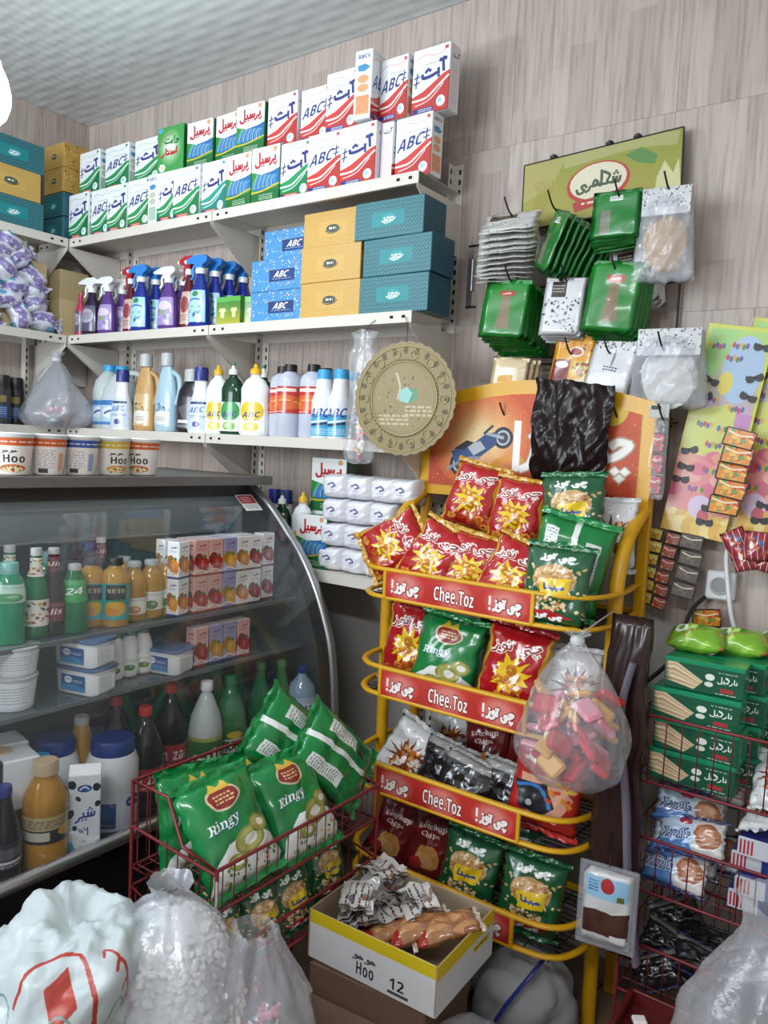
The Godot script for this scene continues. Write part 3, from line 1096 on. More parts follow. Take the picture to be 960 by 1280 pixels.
	cell("label_seed", 200, 200, Color("#ece7dc"))
	speckle(30, 0.05, 0.1, 0.9, 0.85, 0.03, 0.08, [Color("#7a4a34"), Color("#d0a050"), Color("#5f8a4a"), Color("#b0463a"), Color("#3a3030")])
	bottle_label("label_malt", Color("#6d2430"), Color("#efe3d4"), "Alis")
	bottle_label("label_24", Color("#2fa04e"), Color("#f2f6f0"), "24")
	cell("label_mango", 220, 240, Color("#3aa2a8"))
	R(0.3, 0.04, 0.42, 0.42, Color("#2a2420"))
	T("NEED", 0.51, 0.2, 0.34, 0.12, Color("#d8c89a"))
	E(0.5, 0.68, 0.22, 0.2, Color("#e0a82a"))
	E(0.42, 0.78, 0.14, 0.12, Color("#d78a1e"))
	P([0.4, 0.5, 0.62, 0.44, 0.7, 0.52], Color("#4a8a3c"))
	bottle_label("label_pine", Color("#ebe9e2"), Color("#6a5a3a"), "", false, Color("#b9812e"))
	bottle_label("label_pine_green", Color("#e9ebe4"), Color("#4a6a3a"), "", false, Color("#4f7a34"))
	cell("label_cola", 300, 110, Color("#b3212c"))
	T("zam zam", 0.5, 0.5, 0.5, 0.42, Color("#f2e6e4"), 0.0)
	R(0.06, 0.25, 0.12, 0.5, Color("#e9dcda"))
	small(0.06, 0.85, 0.86, 1, Color("#e8b8b8"), 0.06, 0.05)
	cell("label_lime", 300, 130, Color("#1f7a3c"))
	P([0.24, 0.42, 0.78, 0.3, 0.8, 0.8, 0.26, 0.88], Color("#e9efe6"))
	P([0.26, 0.46, 0.76, 0.35, 0.78, 0.76, 0.28, 0.83], Color("#16602e"))
	F("اسپرایت", 0.52, 0.6, 0.44, 0.42, 0.016, Color("#f2f5ee"), -0.06)
	E(0.54, 0.2, 0.08, 0.14, Color("#e0c32e"))
	cell("label_alis", 300, 140, Color("#2b6b34"))
	R(0, 0, 1, 0.14, Color("#a7b84a"))
	F("عالیس", 0.5, 0.62, 0.5, 0.55, 0.03, Color("#ece8d8"))
	cell("label_water", 300, 200, Color("#b9cbe0"))
	P([0, 0.3, 1, 0.1, 1, 0.5, 0, 0.7], Color("#dfe8f0"))
	P([0, 0.6, 1, 0.4, 1, 1, 0, 1], Color("#3f6fae"))
	T("UNIC", 0.62, 0.32, 0.34, 0.18, Color("#2f5fa8"))
	cell("tub_blue", 200, 120, Color("#2a5c98"))
	E(0.3, 0.32, 0.16, 0.22, Color("#e6ecf2"))
	K([0.2, 0.34, 0.3, 0.26, 0.4, 0.36], 0.03, Color("#2a5c98"))
	small(0.5, 0.3, 0.4, 2, Color("#c3d4e6"), 0.1, 0.05)
	P([0, 0.7, 0.6, 0.55, 1, 0.75, 1, 1, 0, 1], Color("#3f8ac0"))
	cell("tub_print", 200, 120, Color("#e4e9ec"))
	small(0.2, 0.2, 0.6, 6, Color("#8f9aac"), 0.12, 0.03)
	cell("milk_carton", 140, 340, Color("#e9eef2"))
	for q in [[0.1, 0.1, 0.14, 0.05], [0.88, 0.14, 0.12, 0.05], [0.3, 0.27, 0.1, 0.025], [0.06, 0.45, 0.1, 0.06], [0.92, 0.34, 0.08, 0.04], [0.2, 0.62, 0.08, 0.03]]: E(q[0], q[1], q[2], q[3], Color("#22242e"), 0.6)
	E(0.5, 0.15, 0.24, 0.045, Color("#2f58a0"))
	K([0.36, 0.16, 0.5, 0.13, 0.64, 0.16], 0.04, Color.WHITE)
	F("شیر", 0.52, 0.45, 0.62, 0.22, 0.06, Color("#2c4a96"), -0.15)
	K([0.62, 0.62, 0.62, 0.72], 0.035, Color("#2c4a96"), false)
	K([0.62, 0.63, 0.54, 0.65, 0.48, 0.62], 0.03, Color("#2c4a96"))
	T("%", 0.4, 0.66, 0.16, 0.06, Color("#2c4a96"))
	R(0, 0.78, 1, 0.22, Color("#7fb6dc"))
	P([0.12, 0.78, 0.3, 0.74, 0.5, 0.8, 0.7, 0.74, 0.9, 0.78, 0.84, 0.86, 0.5, 0.9, 0.2, 0.86], Color("#eef3f6"))
	E(0.4, 0.87, 0.06, 0.03, Color("#d9a0b0"))
	R(0, 0.94, 1, 0.06, Color("#4f9a8c"))
	cell("label_jug", 260, 200, Color("#e2e8ee"))
	R(0.31, 0.2, 0.17, 0.72, Color("#2c4f98"))
	E(0.395, 0.5, 0.055, 0.2, Color("#3f6fb0"))
	K([0.33, 0.82, 0.4, 0.8, 0.46, 0.83], 0.01, Color("#dfe6f0"))
	E(0.6, 0.25, 0.06, 0.17, Color("#27408c"))
	K([0.56, 0.27, 0.6, 0.2, 0.64, 0.28], 0.012, Color.WHITE)
	for k in 4: K([0.54, 0.56 + k * 0.1, 0.6, 0.53 + k * 0.1, 0.66, 0.56 + k * 0.1], 0.012, Color("#8fa8cc"))
	cell("label_oj", 260, 170, Color("#b7a679"))
	R(0, 0.5, 1, 0.5, Color("#2e2a26"))
	E(0.78, 0.62, 0.16, 0.26, Color("#d9a04a"))
	E(0.8, 0.62, 0.07, 0.11, Color("#7a3a1c"))
	R(0.3, 0.56, 0.26, 0.32, Color("#c9c2b0"))
	small(0.2, 0.15, 0.5, 4, Color("#5f5540"), 0.08, 0.03)
	cup_print("cup_orange", Color("#d5622b"), true)
	cup_print("cup_back", Color("#d5622b"), false)
	cup_print("cup_blue", Color("#3a5ba8"), false)
	cup_print("cup_yellow", Color("#dcb93c"), true)
	# snacks
	snack_red("snack_red", false)
	snack_red("snack_curls", true)
	snack_nut("snack_nut", Color("#12502c"))
	cell("snack_ring", 240, 300, Color("#12823f"), Color("#0e7437"))
	P([0, 1, 0.1, 0.8, 0.35, 0.62, 0.7, 0.58, 1, 0.74, 1, 1], Color("#e6eae6"))
	E(0.5, 0.2, 0.22, 0.12, Color("#d7c7a2"))
	E(0.5, 0.2, 0.19, 0.1, Color("#8f2f2c"))
	small(0.38, 0.16, 0.24, 3, Color("#e7c98e"), 0.035, 0.018)
	P([0.36, 0.12, 0.42, 0.03, 0.5, 0.09, 0.58, 0.03, 0.64, 0.12], Color("#d8b23a"))
	T("Ringy", 0.38, 0.44, 0.44, 0.13, Color("#23408c"), -0.1, "Droid Serif", 0.15)
	T("Ringy", 0.375, 0.435, 0.43, 0.12, Color("#f3f6f3"), -0.1, "Droid Serif", 0.15)
	for q in [[0.62, 0.66, 0.2, 0.11], [0.78, 0.56, 0.14, 0.09], [0.4, 0.8, 0.12, 0.07]]:
		E(q[0], q[1], q[2], q[2] * 0.62, Color("#8a8a3e"))
		E(q[0], q[1], q[2] * 0.82, q[2] * 0.5, Color("#a8a65a"))
		E(q[0] + 0.02, q[1], q[2] * 0.42, q[2] * 0.26, Color("#eef0e4"))
	speckle(26, 0.1, 0.8, 0.85, 0.18, 0.012, 0.03, [Color("#4f8a3c"), Color("#3a6a30"), Color("#d9c07a")])
	cell("snack_ring_back", 240, 300, Color("#0f7a3a"))
	R(0.1, 0.12, 0.18, 0.5, Color("#dfe4e0"))
	small(0.12, 0.15, 0.14, 12, Color("#7d8a80"), 0.035, 0.012)
	P([0.46, 0, 0.54, 0, 0.56, 1, 0.48, 1], Color("#e2e6e2"))
	R(0.66, 0.2, 0.2, 0.44, Color("#d9dfda"))
	small(0.68, 0.24, 0.16, 9, Color("#7d8a80"), 0.04, 0.014)
	R(0.68, 0.7, 0.16, 0.1, Color("#3a3632"))
	cell("snack_splash", 240, 300, Color("#dcdcdc"))
	var sp := []
	for k in 30:
		var r := (0.2 if k % 2 else 0.5) * rng.randf_range(0.8, 1.1)
		sp.append_array([0.6 + cos(TAU * k / 30) * r, 0.55 + sin(TAU * k / 30) * r * 0.8])
	P(sp, Color("#7a3a1c"))
	speckle(40, 0.35, 0.35, 0.5, 0.4, 0.03, 0.07, [Color("#c9702c"), Color("#8f4a20"), Color("#e0a050")])
	speckle(30, 0, 0, 1, 1, 0.005, 0.014, [Color("#2a2420")])
	F("چی توز", 0.62, 0.55, 0.5, 0.2, 0.04, Color("#f3ece6"), -0.5)
	cell("snack_race", 240, 300, Color("#b3241f"))
	F("چی توز", 0.5, 0.16, 0.7, 0.22, 0.05, Color("#f2e9e4"), 0.1)
	P([0.1, 0.4, 0.6, 0.34, 0.9, 0.55, 0.7, 0.9, 0.3, 0.85], Color("#e0a58a"))
	P([0.06, 0.5, 0.5, 0.45, 0.66, 0.7, 0.5, 0.84, 0.16, 0.8], Color("#20242e"))
	K([0.1, 0.56, 0.4, 0.5, 0.6, 0.72], 0.05, Color("#3a7ac0"))
	E(0.3, 0.72, 0.1, 0.08, Color("#14161c"))
	E(0.3, 0.72, 0.05, 0.04, Color("#9aa0a8"))
	speckle(14, 0.55, 0.34, 0.4, 0.3, 0.03, 0.07, [Color("#e8862a"), Color("#e9c04a"), Color("#d9482a")])
	cell("snack_ketchup", 240, 300, Color("#6d1a1e"))
	T("Ketchup", 0.5, 0.2, 0.6, 0.11, Color("#e9d9cf"), -0.15, "Droid Serif")
	T("Chips", 0.5, 0.33, 0.4, 0.1, Color("#e9d9cf"), -0.15, "Droid Serif")
	E(0.55, 0.68, 0.26, 0.2, Color("#c98a4a"))
	E(0.48, 0.74, 0.2, 0.13, Color("#dca86a"))
	E(0.3, 0.82, 0.15, 0.1, Color("#b0302a"))
	cell("pouch_black", 240, 240, Color("#1d1c1f"))
	R(0.0, 0, 1, 0.16, Color("#8d8b88"))
	for k in 26: K([0.1 + rng.randf() * 0.7, 0.25 + rng.randf() * 0.6, 0.2 + rng.randf() * 0.7, 0.25 + rng.randf() * 0.6], 0.008, Color("#6a6a70"), false)
	E(0.5, 0.55, 0.3, 0.22, Color("#141416"))
	F("گل", 0.5, 0.55, 0.3, 0.24, 0.025, Color("#8f8f95"))
	strip_print("strip")
	# stand header: orange board with a motorbike
	cell("header", 640, 320, Color("#c94f1e"), Color("#b8401c"))
	for j in 12: E(0.27, 0.48, 0.27 - 0.018 * j, 0.54 - 0.036 * j, Color("#cf5a20").lerp(Color("#f0d9a0"), j / 12.0))
	speckle(320, 0.0, 0.0, 1.0, 1.0, 0.001, 0.004, [Color("#e8b04a"), Color("#e0822a"), Color("#f0cf7a")])
	K([0.3, 0.88, 0.36, 0.72, 0.46, 0.66, 0.5, 0.78], 0.03, Color("#d8912a"))
	for q in [[0.17, 0.76, 0.055], [0.385, 0.46, 0.05]]:
		E(q[0], q[1], q[2], q[2] * 2.27, Color("#20222a"))
		E(q[0], q[1], q[2] * 0.7, q[2] * 1.6, Color("#b9bdc4"))
		E(q[0], q[1], q[2] * 0.52, q[2] * 1.18, Color("#3a3e48"))
	P([0.12, 0.62, 0.22, 0.56, 0.3, 0.42, 0.36, 0.4, 0.35, 0.54, 0.28, 0.66, 0.2, 0.76, 0.14, 0.74], Color("#2b4a7c"))
	P([0.2, 0.56, 0.27, 0.5, 0.3, 0.58, 0.24, 0.66], Color("#b8bcc2"))
	K([0.3, 0.42, 0.385, 0.46], 0.016, Color("#a8adb4"), false)
	K([0.29, 0.42, 0.33, 0.34], 0.012, Color("#2a2c34"), false)
	K([0.1, 0.82, 0.2, 0.7, 0.27, 0.68], 0.016, Color("#8a8f98"))
	P([0.13, 0.6, 0.2, 0.5, 0.24, 0.52, 0.19, 0.6], Color("#20222a"))
	for k in 3:
		F("چی توز", 0.73, 0.5, 0.48, 0.7, 0.05 - 0.013 * k, [Color("#a8927a"), Color("#e9e2d6"), Color("#f4f0ea")][k])
	K([0.455, 0.3, 0.455, 0.78], 0.035, Color("#f4f0ea"), false)
	E(0.9, 0.2, 0.04, 0.12, Color("#d8b43a"), 0.5)
	# wall of pouches
	cell("sign", 460, 200, Color("#8f953f"), Color("#a89d4c"))
	P([0, 0, 0.3, 0, 0.2, 0.4, 0, 0.6], Color("#aaa362"))
	K([0.3, 0.1, 0.7, 0.05, 0.95, 0.12], 0.08, Color("#aaa96e"))
	P([0.66, 0.2, 0.76, 0.14, 0.86, 0.3, 0.84, 0.42, 0.74, 0.34], Color("#5d8a4c"))
	for k in 7: K([0.06 + k * 0.012, 0.85, 0.1 + k * 0.016, 0.5, 0.08 + k * 0.02, 0.3], 0.006, Color("#9a8a3a"))
	E(0.5, 0.5, 0.2, 0.3, Color("#b5403a"))
	E(0.5, 0.48, 0.18, 0.26, Color("#ddd6bc"))
	F("شکلهری", 0.5, 0.48, 0.28, 0.34, 0.016, Color("#4a5a44"))
	P([0.34, 0.74, 0.66, 0.66, 0.68, 0.78, 0.36, 0.88], Color("#b5403a"))
	small(0.4, 0.76, 0.22, 1, Color("#ecd9c8"), 0.03, 0.03)
	P([0.86, 0.6, 0.9, 0.4, 0.95, 0.6, 0.98, 0.4, 1, 0.9, 0.84, 0.9], Color("#cfc998"))
	cell("pouch_green", 180, 240, Color("#1f8a2f"), Color("#1b7a2a"))
	P([0.42, 0.26, 0.58, 0.26, 0.6, 0.44, 0.66, 0.84, 0.34, 0.84, 0.4, 0.44], Color("#7d6a4a"))
	R(0.34, 0.2, 0.34, 0.09, Color("#a83a24"))
	F("خاص", 0.5, 0.245, 0.2, 0.06, 0.012, Color("#f0e6da"))
	R(0, 0, 1, 0.02, Color("#2fa040"))
	cell("pouch_green_window", 180, 180, Color("#18792c"))
	R(0.2, 0.4, 0.2, 0.5, Color("#7a7a68"))
	R(0.36, 0.12, 0.26, 0.1, Color("#e8ebe6"))
	small(0.38, 0.14, 0.22, 2, Color("#5a6a5a"), 0.035, 0.015)
	K([0.0, 0.05, 1.0, 0.05], 0.012, Color("#2fa046"), false)
	cell("pouch_print", 180, 240, Color("#d8dadb"))
	R(0.18, 0.08, 0.34, 0.26, Color("#3a2a2a"))
	small(0.2, 0.14, 0.28, 3, Color("#d8c8b8"), 0.05, 0.015)
	for k in 60: E(rng.randf_range(0.05, 0.95), rng.randf_range(0.36, 0.95), rng.randf_range(0.01, 0.05), rng.randf_range(0.008, 0.025), [Color("#6a6c70"), Color("#3a3c40"), Color("#a8aaae")][k % 3], rng.randf() * PI)
	cell("pouch_silver", 200, 150, Color("#c9cac6"))
	R(0.1, 0.1, 0.5, 0.3, Color("#4a3a2c"))
	for k in 40: E(rng.randf(), rng.randf(), 0.03, 0.015, [Color("#6f7270"), Color("#f0f0ec"), Color("#8f918c")][k % 3], rng.randf() * PI)
	cell("lace", 240, 90, Color("#c9cccd"))
	for k in 90: E(rng.randf(), rng.randf_range(0.0, 0.8), rng.randf_range(0.01, 0.03), rng.randf_range(0.015, 0.04), [Color("#5a5d62"), Color("#8d9096"), Color("#eceeee"), Color("#3f4247")][k % 4], rng.randf() * PI)
	R(0.3, 0.7, 0.4, 0.3, Color("#e9ebec"))
	cell("pouch_lace", 180, 240, Color("#d9dbdd"))
	for k in 90: E(rng.randf(), rng.randf_range(0.0, 0.3), rng.randf_range(0.01, 0.04), 0.012, [Color("#5a5d62"), Color("#8d9096"), Color("#3f4247")][k % 3], rng.randf() * PI)
	E(0.5, 0.42, 0.03, 0.14, Color("#8a8c90"))
	small(0.34, 0.56, 0.3, 3, Color("#3a3c40"), 0.04, 0.02)
	E(0.5, 0.8, 0.42, 0.16, Color("#e9eaec"))
	cell("pouch_seeds", 180, 240, Color("#dc9a26"))
	speckle(30, 0, 0, 1, 0.3, 0.02, 0.05, [Color("#e8b84a"), Color("#b8741c"), Color("#5a3a2a")])
	E(0.55, 0.34, 0.18, 0.09, Color("#ece6da"))
	E(0.55, 0.34, 0.14, 0.06, Color("#a83a30"))
	P([0.06, 0.5, 0.46, 0.48, 0.46, 0.95, 0.02, 0.98], Color("#7a2c26"))
	E(0.26, 0.58, 0.16, 0.06, Color("#e6ded2"))
	speckle(30, 0.06, 0.66, 0.36, 0.28, 0.02, 0.04, [Color("#9a3a2a"), Color("#5a1c1a")])
	R(0.54, 0.5, 0.42, 0.28, Color("#d9c04a"))
	speckle(12, 0.58, 0.54, 0.34, 0.2, 0.04, 0.07, [Color("#b03a30"), Color("#6f7a34"), Color("#8a3a2a")])
	R(0.54, 0.82, 0.42, 0.16, Color("#a8926a"))
	cell("pouch_beige", 180, 160, Color("#d8c29a"))
	R(0.1, 0.3, 0.6, 0.6, Color("#e6dcc4"))
	R(0.2, 0.5, 0.4, 0.2, Color("#d9a23a"))
	small(0.2, 0.36, 0.4, 2, Color("#8a6a3a"), 0.05, 0.02)
	# toy card: paper print only, the sunglasses on it are built
	cell("toy_card", 300, 620, Color("#c9cf4a"))
	for j in 40: R(0.05, 0.02 + j * 0.0115, 0.9, 0.012, Color("#a8d06a").lerp(Color("#c9a0cc"), j / 40.0))
	P([0.05, 0.02, 0.5, 0.02, 0.05, 0.4], Color("#9ccf7a"))
	E(0.66, 0.2, 0.3, 0.16, Color("#a9c4e0"))
	P([0.05, 0.42, 0.6, 0.36, 0.95, 0.5, 0.95, 0.62, 0.05, 0.62], Color("#cfd46a"))
	R(0.0, 0.62, 1.0, 0.38, Color("#e08a86"))
	for k in 14: E(rng.randf(), 0.62 + rng.randf() * 0.2, 0.16, 0.03, [Color("#e59a7a"), Color("#d86a84"), Color("#eaa8a0")][k % 3])
	for k in 16: E((k % 8) / 7.0, 0.93 + 0.03 * (k / 8), 0.12, 0.045, [Color("#e6c25a"), Color("#eed68a"), Color("#dcae46")][k % 3])
	E(0.45, 0.27, 0.11, 0.055, Color("#e3d04a"))
	for q in [[0.2, 0.1], [0.55, 0.09], [0.5, 0.15], [0.3, 0.35], [0.7, 0.38], [0.3, 0.47], [0.62, 0.48], [0.5, 0.56], [0.4, 0.78], [0.55, 0.68]]:
		for k in 5: E(q[0] + (k - 2) * 0.05, q[1] + 0.006 * (k % 2), 0.026, 0.014, [Color("#c23a4a"), Color("#3a6ab0"), Color("#e0a02a"), Color("#3a8a4a"), Color("#7a4a9a")][(k + int(q[0] * 10)) % 5])
	E(0.52, 0.86, 0.18, 0.055, Color("#d9c4e0"))
	E(0.6, 0.9, 0.09, 0.035, Color("#c24a5a"))
	R(0.72, 0.4, 0.24, 0.1, Color("#c48ac0"))
	card_squares("candy_yellow", [Color("#cbb23a"), Color("#b03a2a"), Color("#5a7a34"), Color("#e0d06a")])
	card_squares("candy_red", [Color("#a83a2c"), Color("#d0a03a"), Color("#4a5a2c"), Color("#d86a3a")])
	card_squares("candy_dark", [Color("#3a342c"), Color("#6a3a2a"), Color("#2f4a34"), Color("#7a5a34")])
	card_squares("candy_orange", [Color("#d8861f"), Color("#c0392b"), Color("#e3b84a"), Color("#4f9a4c")])
	card_squares("candy_pinkpack", [Color("#d8365a"), Color("#e87a94"), Color("#3f8a4c"), Color("#c02446")])
	cell("candy_stripe", 120, 120, Color("#a8282c"))
	for k in 8: K([0.05 + k * 0.12, 0, 0.0 + k * 0.12, 0.5, 0.1 + k * 0.12, 1], 0.03, [Color("#e6d8c8"), Color("#3a4a7a")][k % 2], false)
	speckle(8, 0.2, 0.2, 0.6, 0.6, 0.06, 0.12, [Color("#e6ddd0"), Color("#c04a2a"), Color("#3a5a8a")])
	cell("lime_pack", 260, 120, Color("#7db32c"))
	for k in 20: E(rng.randf(), rng.randf(), 0.1, 0.06, [Color("#9ac84a"), Color("#5f9a2c"), Color("#bfe07a"), Color("#c98a4a")][k % 4], rng.randf() * PI)
	E(0.2, 0.4, 0.12, 0.2, Color("#e6eedc"))
	E(0.2, 0.4, 0.06, 0.1, Color("#6a9a3c"))
	cell("wafer", 320, 130, Color("#14553c"))
	for k in 9: P([0.0, 0.1 + k * 0.08, 0.12, 0.02 + k * 0.09, 0.5 - k * 0.01, 0.6 + k * 0.03, 0.46 - k * 0.01, 0.7 + k * 0.03], [Color("#d9c3a0"), Color("#c9ad84"), Color("#e6d6ba"), Color("#b8976a")][k % 4])
	E(0.58, 0.4, 0.06, 0.12, Color("#e3e8dc"))
	E(0.57, 0.66, 0.055, 0.09, Color("#d8dfcc"))
	F("نارگیل", 0.8, 0.46, 0.26, 0.3, 0.013, Color("#eef2ea"))
	small(0.68, 0.18, 0.24, 1, Color("#b8cdbf"), 0.03, 0.03)
	R(0.72, 0.72, 0.16, 0.16, Color("#a8363a"))
	small(0.66, 0.92, 0.26, 1, Color("#dfe6df"), 0.03, 0.03)
	cell("wafer_end", 120, 130, Color("#0f8f63"))
	R(0.12, 0.2, 0.4, 0.55, Color("#0c5a40"))
	cell("vanilla", 260, 140, Color("#ddd9d6"))
	R(0, 0, 0.56, 1, Color("#bfd0e6"))
	P([0, 0.75, 0.5, 0.62, 0.56, 1, 0, 1], Color("#5a86c4"))
	T("Vanilla", 0.29, 0.5, 0.46, 0.3, Color("#27386e"), -0.1, "Droid Serif", 0.25)
	E(0.76, 0.45, 0.2, 0.34, Color("#a86a4a"))
	E(0.74, 0.42, 0.13, 0.22, Color("#c08a6a"))
	E(0.42, 0.12, 0.1, 0.1, Color("#a83a44"))
	cell("blue_stripe_box", 260, 110, Color("#27347e"))
	R(0, 0.0, 0.4, 1, Color("#c9ccd4"))
	for k in 4: R(0.02 + k * 0.05, 0.1, 0.025, 0.8, Color("#b0303a"))
	E(0.6, 0.6, 0.13, 0.36, Color("#4a4a50"))
	E(0.86, 0.6, 0.13, 0.36, Color("#4a4a50"))
	cell("spice_pack", 160, 230, Color("#c9c9c8"))
	R(0.06, 0.1, 0.86, 0.28, Color("#8fbcd8"))
	E(0.5, 0.2, 0.14, 0.1, Color("#a8303a"))
	small(0.12, 0.16, 0.2, 4, Color("#34508c"), 0.04, 0.015)
	R(0.7, 0.3, 0.14, 0.08, Color("#5a6a34"))
	P([0.04, 0.56, 0.3, 0.52, 0.6, 0.56, 0.96, 0.5, 0.96, 0.86, 0.04, 0.86], Color("#4a2a22"))
	R(0.6, 0.82, 0.32, 0.12, Color("#e3e3e0"))
	# front carton, bags
	cell("hoo_long", 520, 170, Color("#dcdcde"))
	R(0, 0, 1, 0.26, Color("#dcc322"))
	T("Hoo", 0.47, 0.74, 0.14, 0.26, Color("#3a3a3c"))
	F("هو هو", 0.46, 0.5, 0.18, 0.22, 0.009, Color("#3a3a3c"))
	T("12", 0.72, 0.72, 0.11, 0.22, Color("#2c2c2e"))
	R(0.65, 0.87, 0.16, 0.06, Color("#4a4a4c"))
	cell("hoo_short", 320, 170, Color("#d8d8da"))
	R(0, 0, 1, 0.3, Color("#dcc322"))
	R(0.62, 0.4, 0.3, 0.13, Color("#dcc322"))
	small(0.65, 0.44, 0.2, 1, Color("#4a4420"), 0.03, 0.04)
	cell("wrap_grey", 120, 90, Color("#cac7c3"))
	speckle(12, 0, 0, 1, 1, 0.05, 0.14, [Color("#7d746c"), Color("#dcdad6"), Color("#a8a4a0"), Color("#8f6a54")])
	small(0.1, 0.2, 0.8, 4, Color("#4a3030"), 0.18, 0.05)
	cell("wrap_cake", 180, 120, Color("#a8744a"))
	speckle(26, 0, 0, 1, 1, 0.04, 0.12, [Color("#c08a5a"), Color("#8f5c36"), Color("#d0a070")])
	R(0, 0.82, 1, 0.18, Color("#a83228"))
	cell("bag_print", 840, 600, Color("#d9e0e0"))
	K([0.4, 0.3, 0.44, 0.2, 0.52, 0.19, 0.54, 0.3, 0.53, 0.42, 0.47, 0.36], 0.008, Color("#c8463c"))
	P([0.46, 0.27, 0.5, 0.22, 0.515, 0.32, 0.48, 0.36], Color("#cc4a3e"))
	for k in 7: K([0.57 + k * 0.011, 0.24 + k * 0.045, 0.585 + k * 0.01, 0.22 + k * 0.045, 0.595 + k * 0.01, 0.27 + k * 0.045], 0.006, Color("#c8463c"))
	for k in 14:
		var x := rng.randf()
		var y := rng.randf()
		K([x, y, x + 0.03, y - 0.04, x + 0.06, y + 0.02, x + 0.02, y + 0.05, x + 0.01, y + 0.01], 0.004, Color("#8aa8a4"))
	cell("purple_wrap", 140, 140, Color("#d9dbe6"))
	P([0, 0.4, 0.5, 0.26, 1, 0.46, 1, 0.8, 0.5, 0.66, 0, 0.78], Color("#8f83b6"))
	speckle(16, 0.05, 0.25, 0.9, 0.5, 0.03, 0.08, [Color("#b4a8d4"), Color("#7a6ca8"), Color("#e3e4f0")])
	E(0.2, 0.16, 0.14, 0.08, Color("#5aa0c8"))
	E(0.8, 0.92, 0.14, 0.08, Color("#5aa0c8"))
	cell("tag_red", 120, 120, Color("#ecebea"))
	R(0.05, 0.05, 0.9, 0.5, Color("#b3202e"))
	small(0.15, 0.15, 0.6, 3, Color("#f3e6e4"), 0.12, 0.05)
	small(0.15, 0.7, 0.7, 2, Color("#8a5a5c"), 0.12, 0.04)
	cell("brass_disc", 300, 300, Color("#a8986a"))
	for k in 24: E(0.5 + cos(TAU * k / 24) * 0.42, 0.5 + sin(TAU * k / 24) * 0.42, 0.035, 0.022, Color("#6a5c38"), TAU * k / 24)
	for k in 60: E(0.5 + cos(TAU * k / 60) * 0.335, 0.5 + sin(TAU * k / 60) * 0.335, 0.01, 0.016, Color("#6d603c"), TAU * k / 60)
	E(0.5, 0.5, 0.29, 0.29, Color("#b0a074"))
	speckle(60, 0.24, 0.3, 0.5, 0.45, 0.004, 0.016, [Color("#8a7a50"), Color("#c4b68c"), Color("#7a6c44")])
	K([0.42, 0.28, 0.46, 0.4, 0.44, 0.5], 0.02, Color("#e2dcc0"))
	for v in [[0.36, 0.64, 0.3], [0.62, 0.56, 0.26]]: small(v[0] - 0.1, v[1], v[2], 3, Color("#ddd4b4"), 0.035, 0.02)
	P([0.52, 0.4, 0.62, 0.42, 0.64, 0.5, 0.55, 0.54, 0.5, 0.48], Color("#6fb392"))
	cell("wood", 1024, 1024, Color("#a0968f"))
	var x0 := 0
	while x0 < 1024:
		var w := rng.randi_range(34, 110)
		var y0 := -rng.randi_range(0, 300)
		while y0 < 1024:
			var h := rng.randi_range(240, 620)
			ci.fill_rect(Rect2i(cr.position.x + x0, cr.position.y + maxi(y0, 0), mini(w, 1024 - x0), mini(h, 1024 - y0) if y0 >= 0 else h + y0).intersection(cr), Color("#c2b3a9").lerp(Color("#b1a298"), rng.randf()))
			y0 += h
		x0 += w
	var grain := FastNoiseLite.new()
	grain.seed = 21
	grain.frequency = 0.02
	grain.fractal_octaves = 5
	for y in range(0, 1024, 4):
		for x in range(0, 1024, 2):
			var v := grain.get_noise_2d(x * 2.6, y * 0.2)
			var c := ci.get_pixel(cr.position.x + x, cr.position.y + y)
			ci.fill_rect(Rect2i(cr.position.x + x, cr.position.y + y, 2, 4), c.lightened(v * 0.16) if v > 0 else c.darkened(-v * 0.2))
	for i in pages.size():
		mats["page%d" % i] = ImageTexture.create_from_image(pages[i])


# ---------------------------------------------------------------- the room
func wall_panel(parent: Node, x0: float, x1: float, y0: float, y1: float, m: Material, printed: bool) -> void:
	var st := S()
	var g := 0.0003
	box(st, Vector3(x1 - x0 - 2 * g, y1 - y0 - 2 * g, 0.006), {}, Color.WHITE, 0.0002, Vector3((x0 + x1) / 2, y0 + g, 0.0))
	var mesh := st.commit()
	if printed:
		# the wood print is laid on each board from a place of its own
		var arr := mesh.surface_get_arrays(0)
		var uv: PackedVector2Array = arr[Mesh.ARRAY_TEX_UV]
		var vs: PackedVector3Array = arr[Mesh.ARRAY_VERTEX]
		var r := uvr("wood")
		var ou := rng.randf() * 0.4
		var ov := rng.randf() * 0.3
		for i in uv.size():
			uv[i] = r.position + Vector2(clampf(ou + (vs[i].x - x0) * 1.1, 0, 1), clampf(ov + (y1 - vs[i].y) * 0.75, 0, 1)) * r.size
		arr[Mesh.ARRAY_TEX_UV] = uv
		mesh = ArrayMesh.new()
		mesh.add_surface_from_arrays(Mesh.PRIMITIVE_TRIANGLES, arr)
	part(parent, "panel", mesh, m)


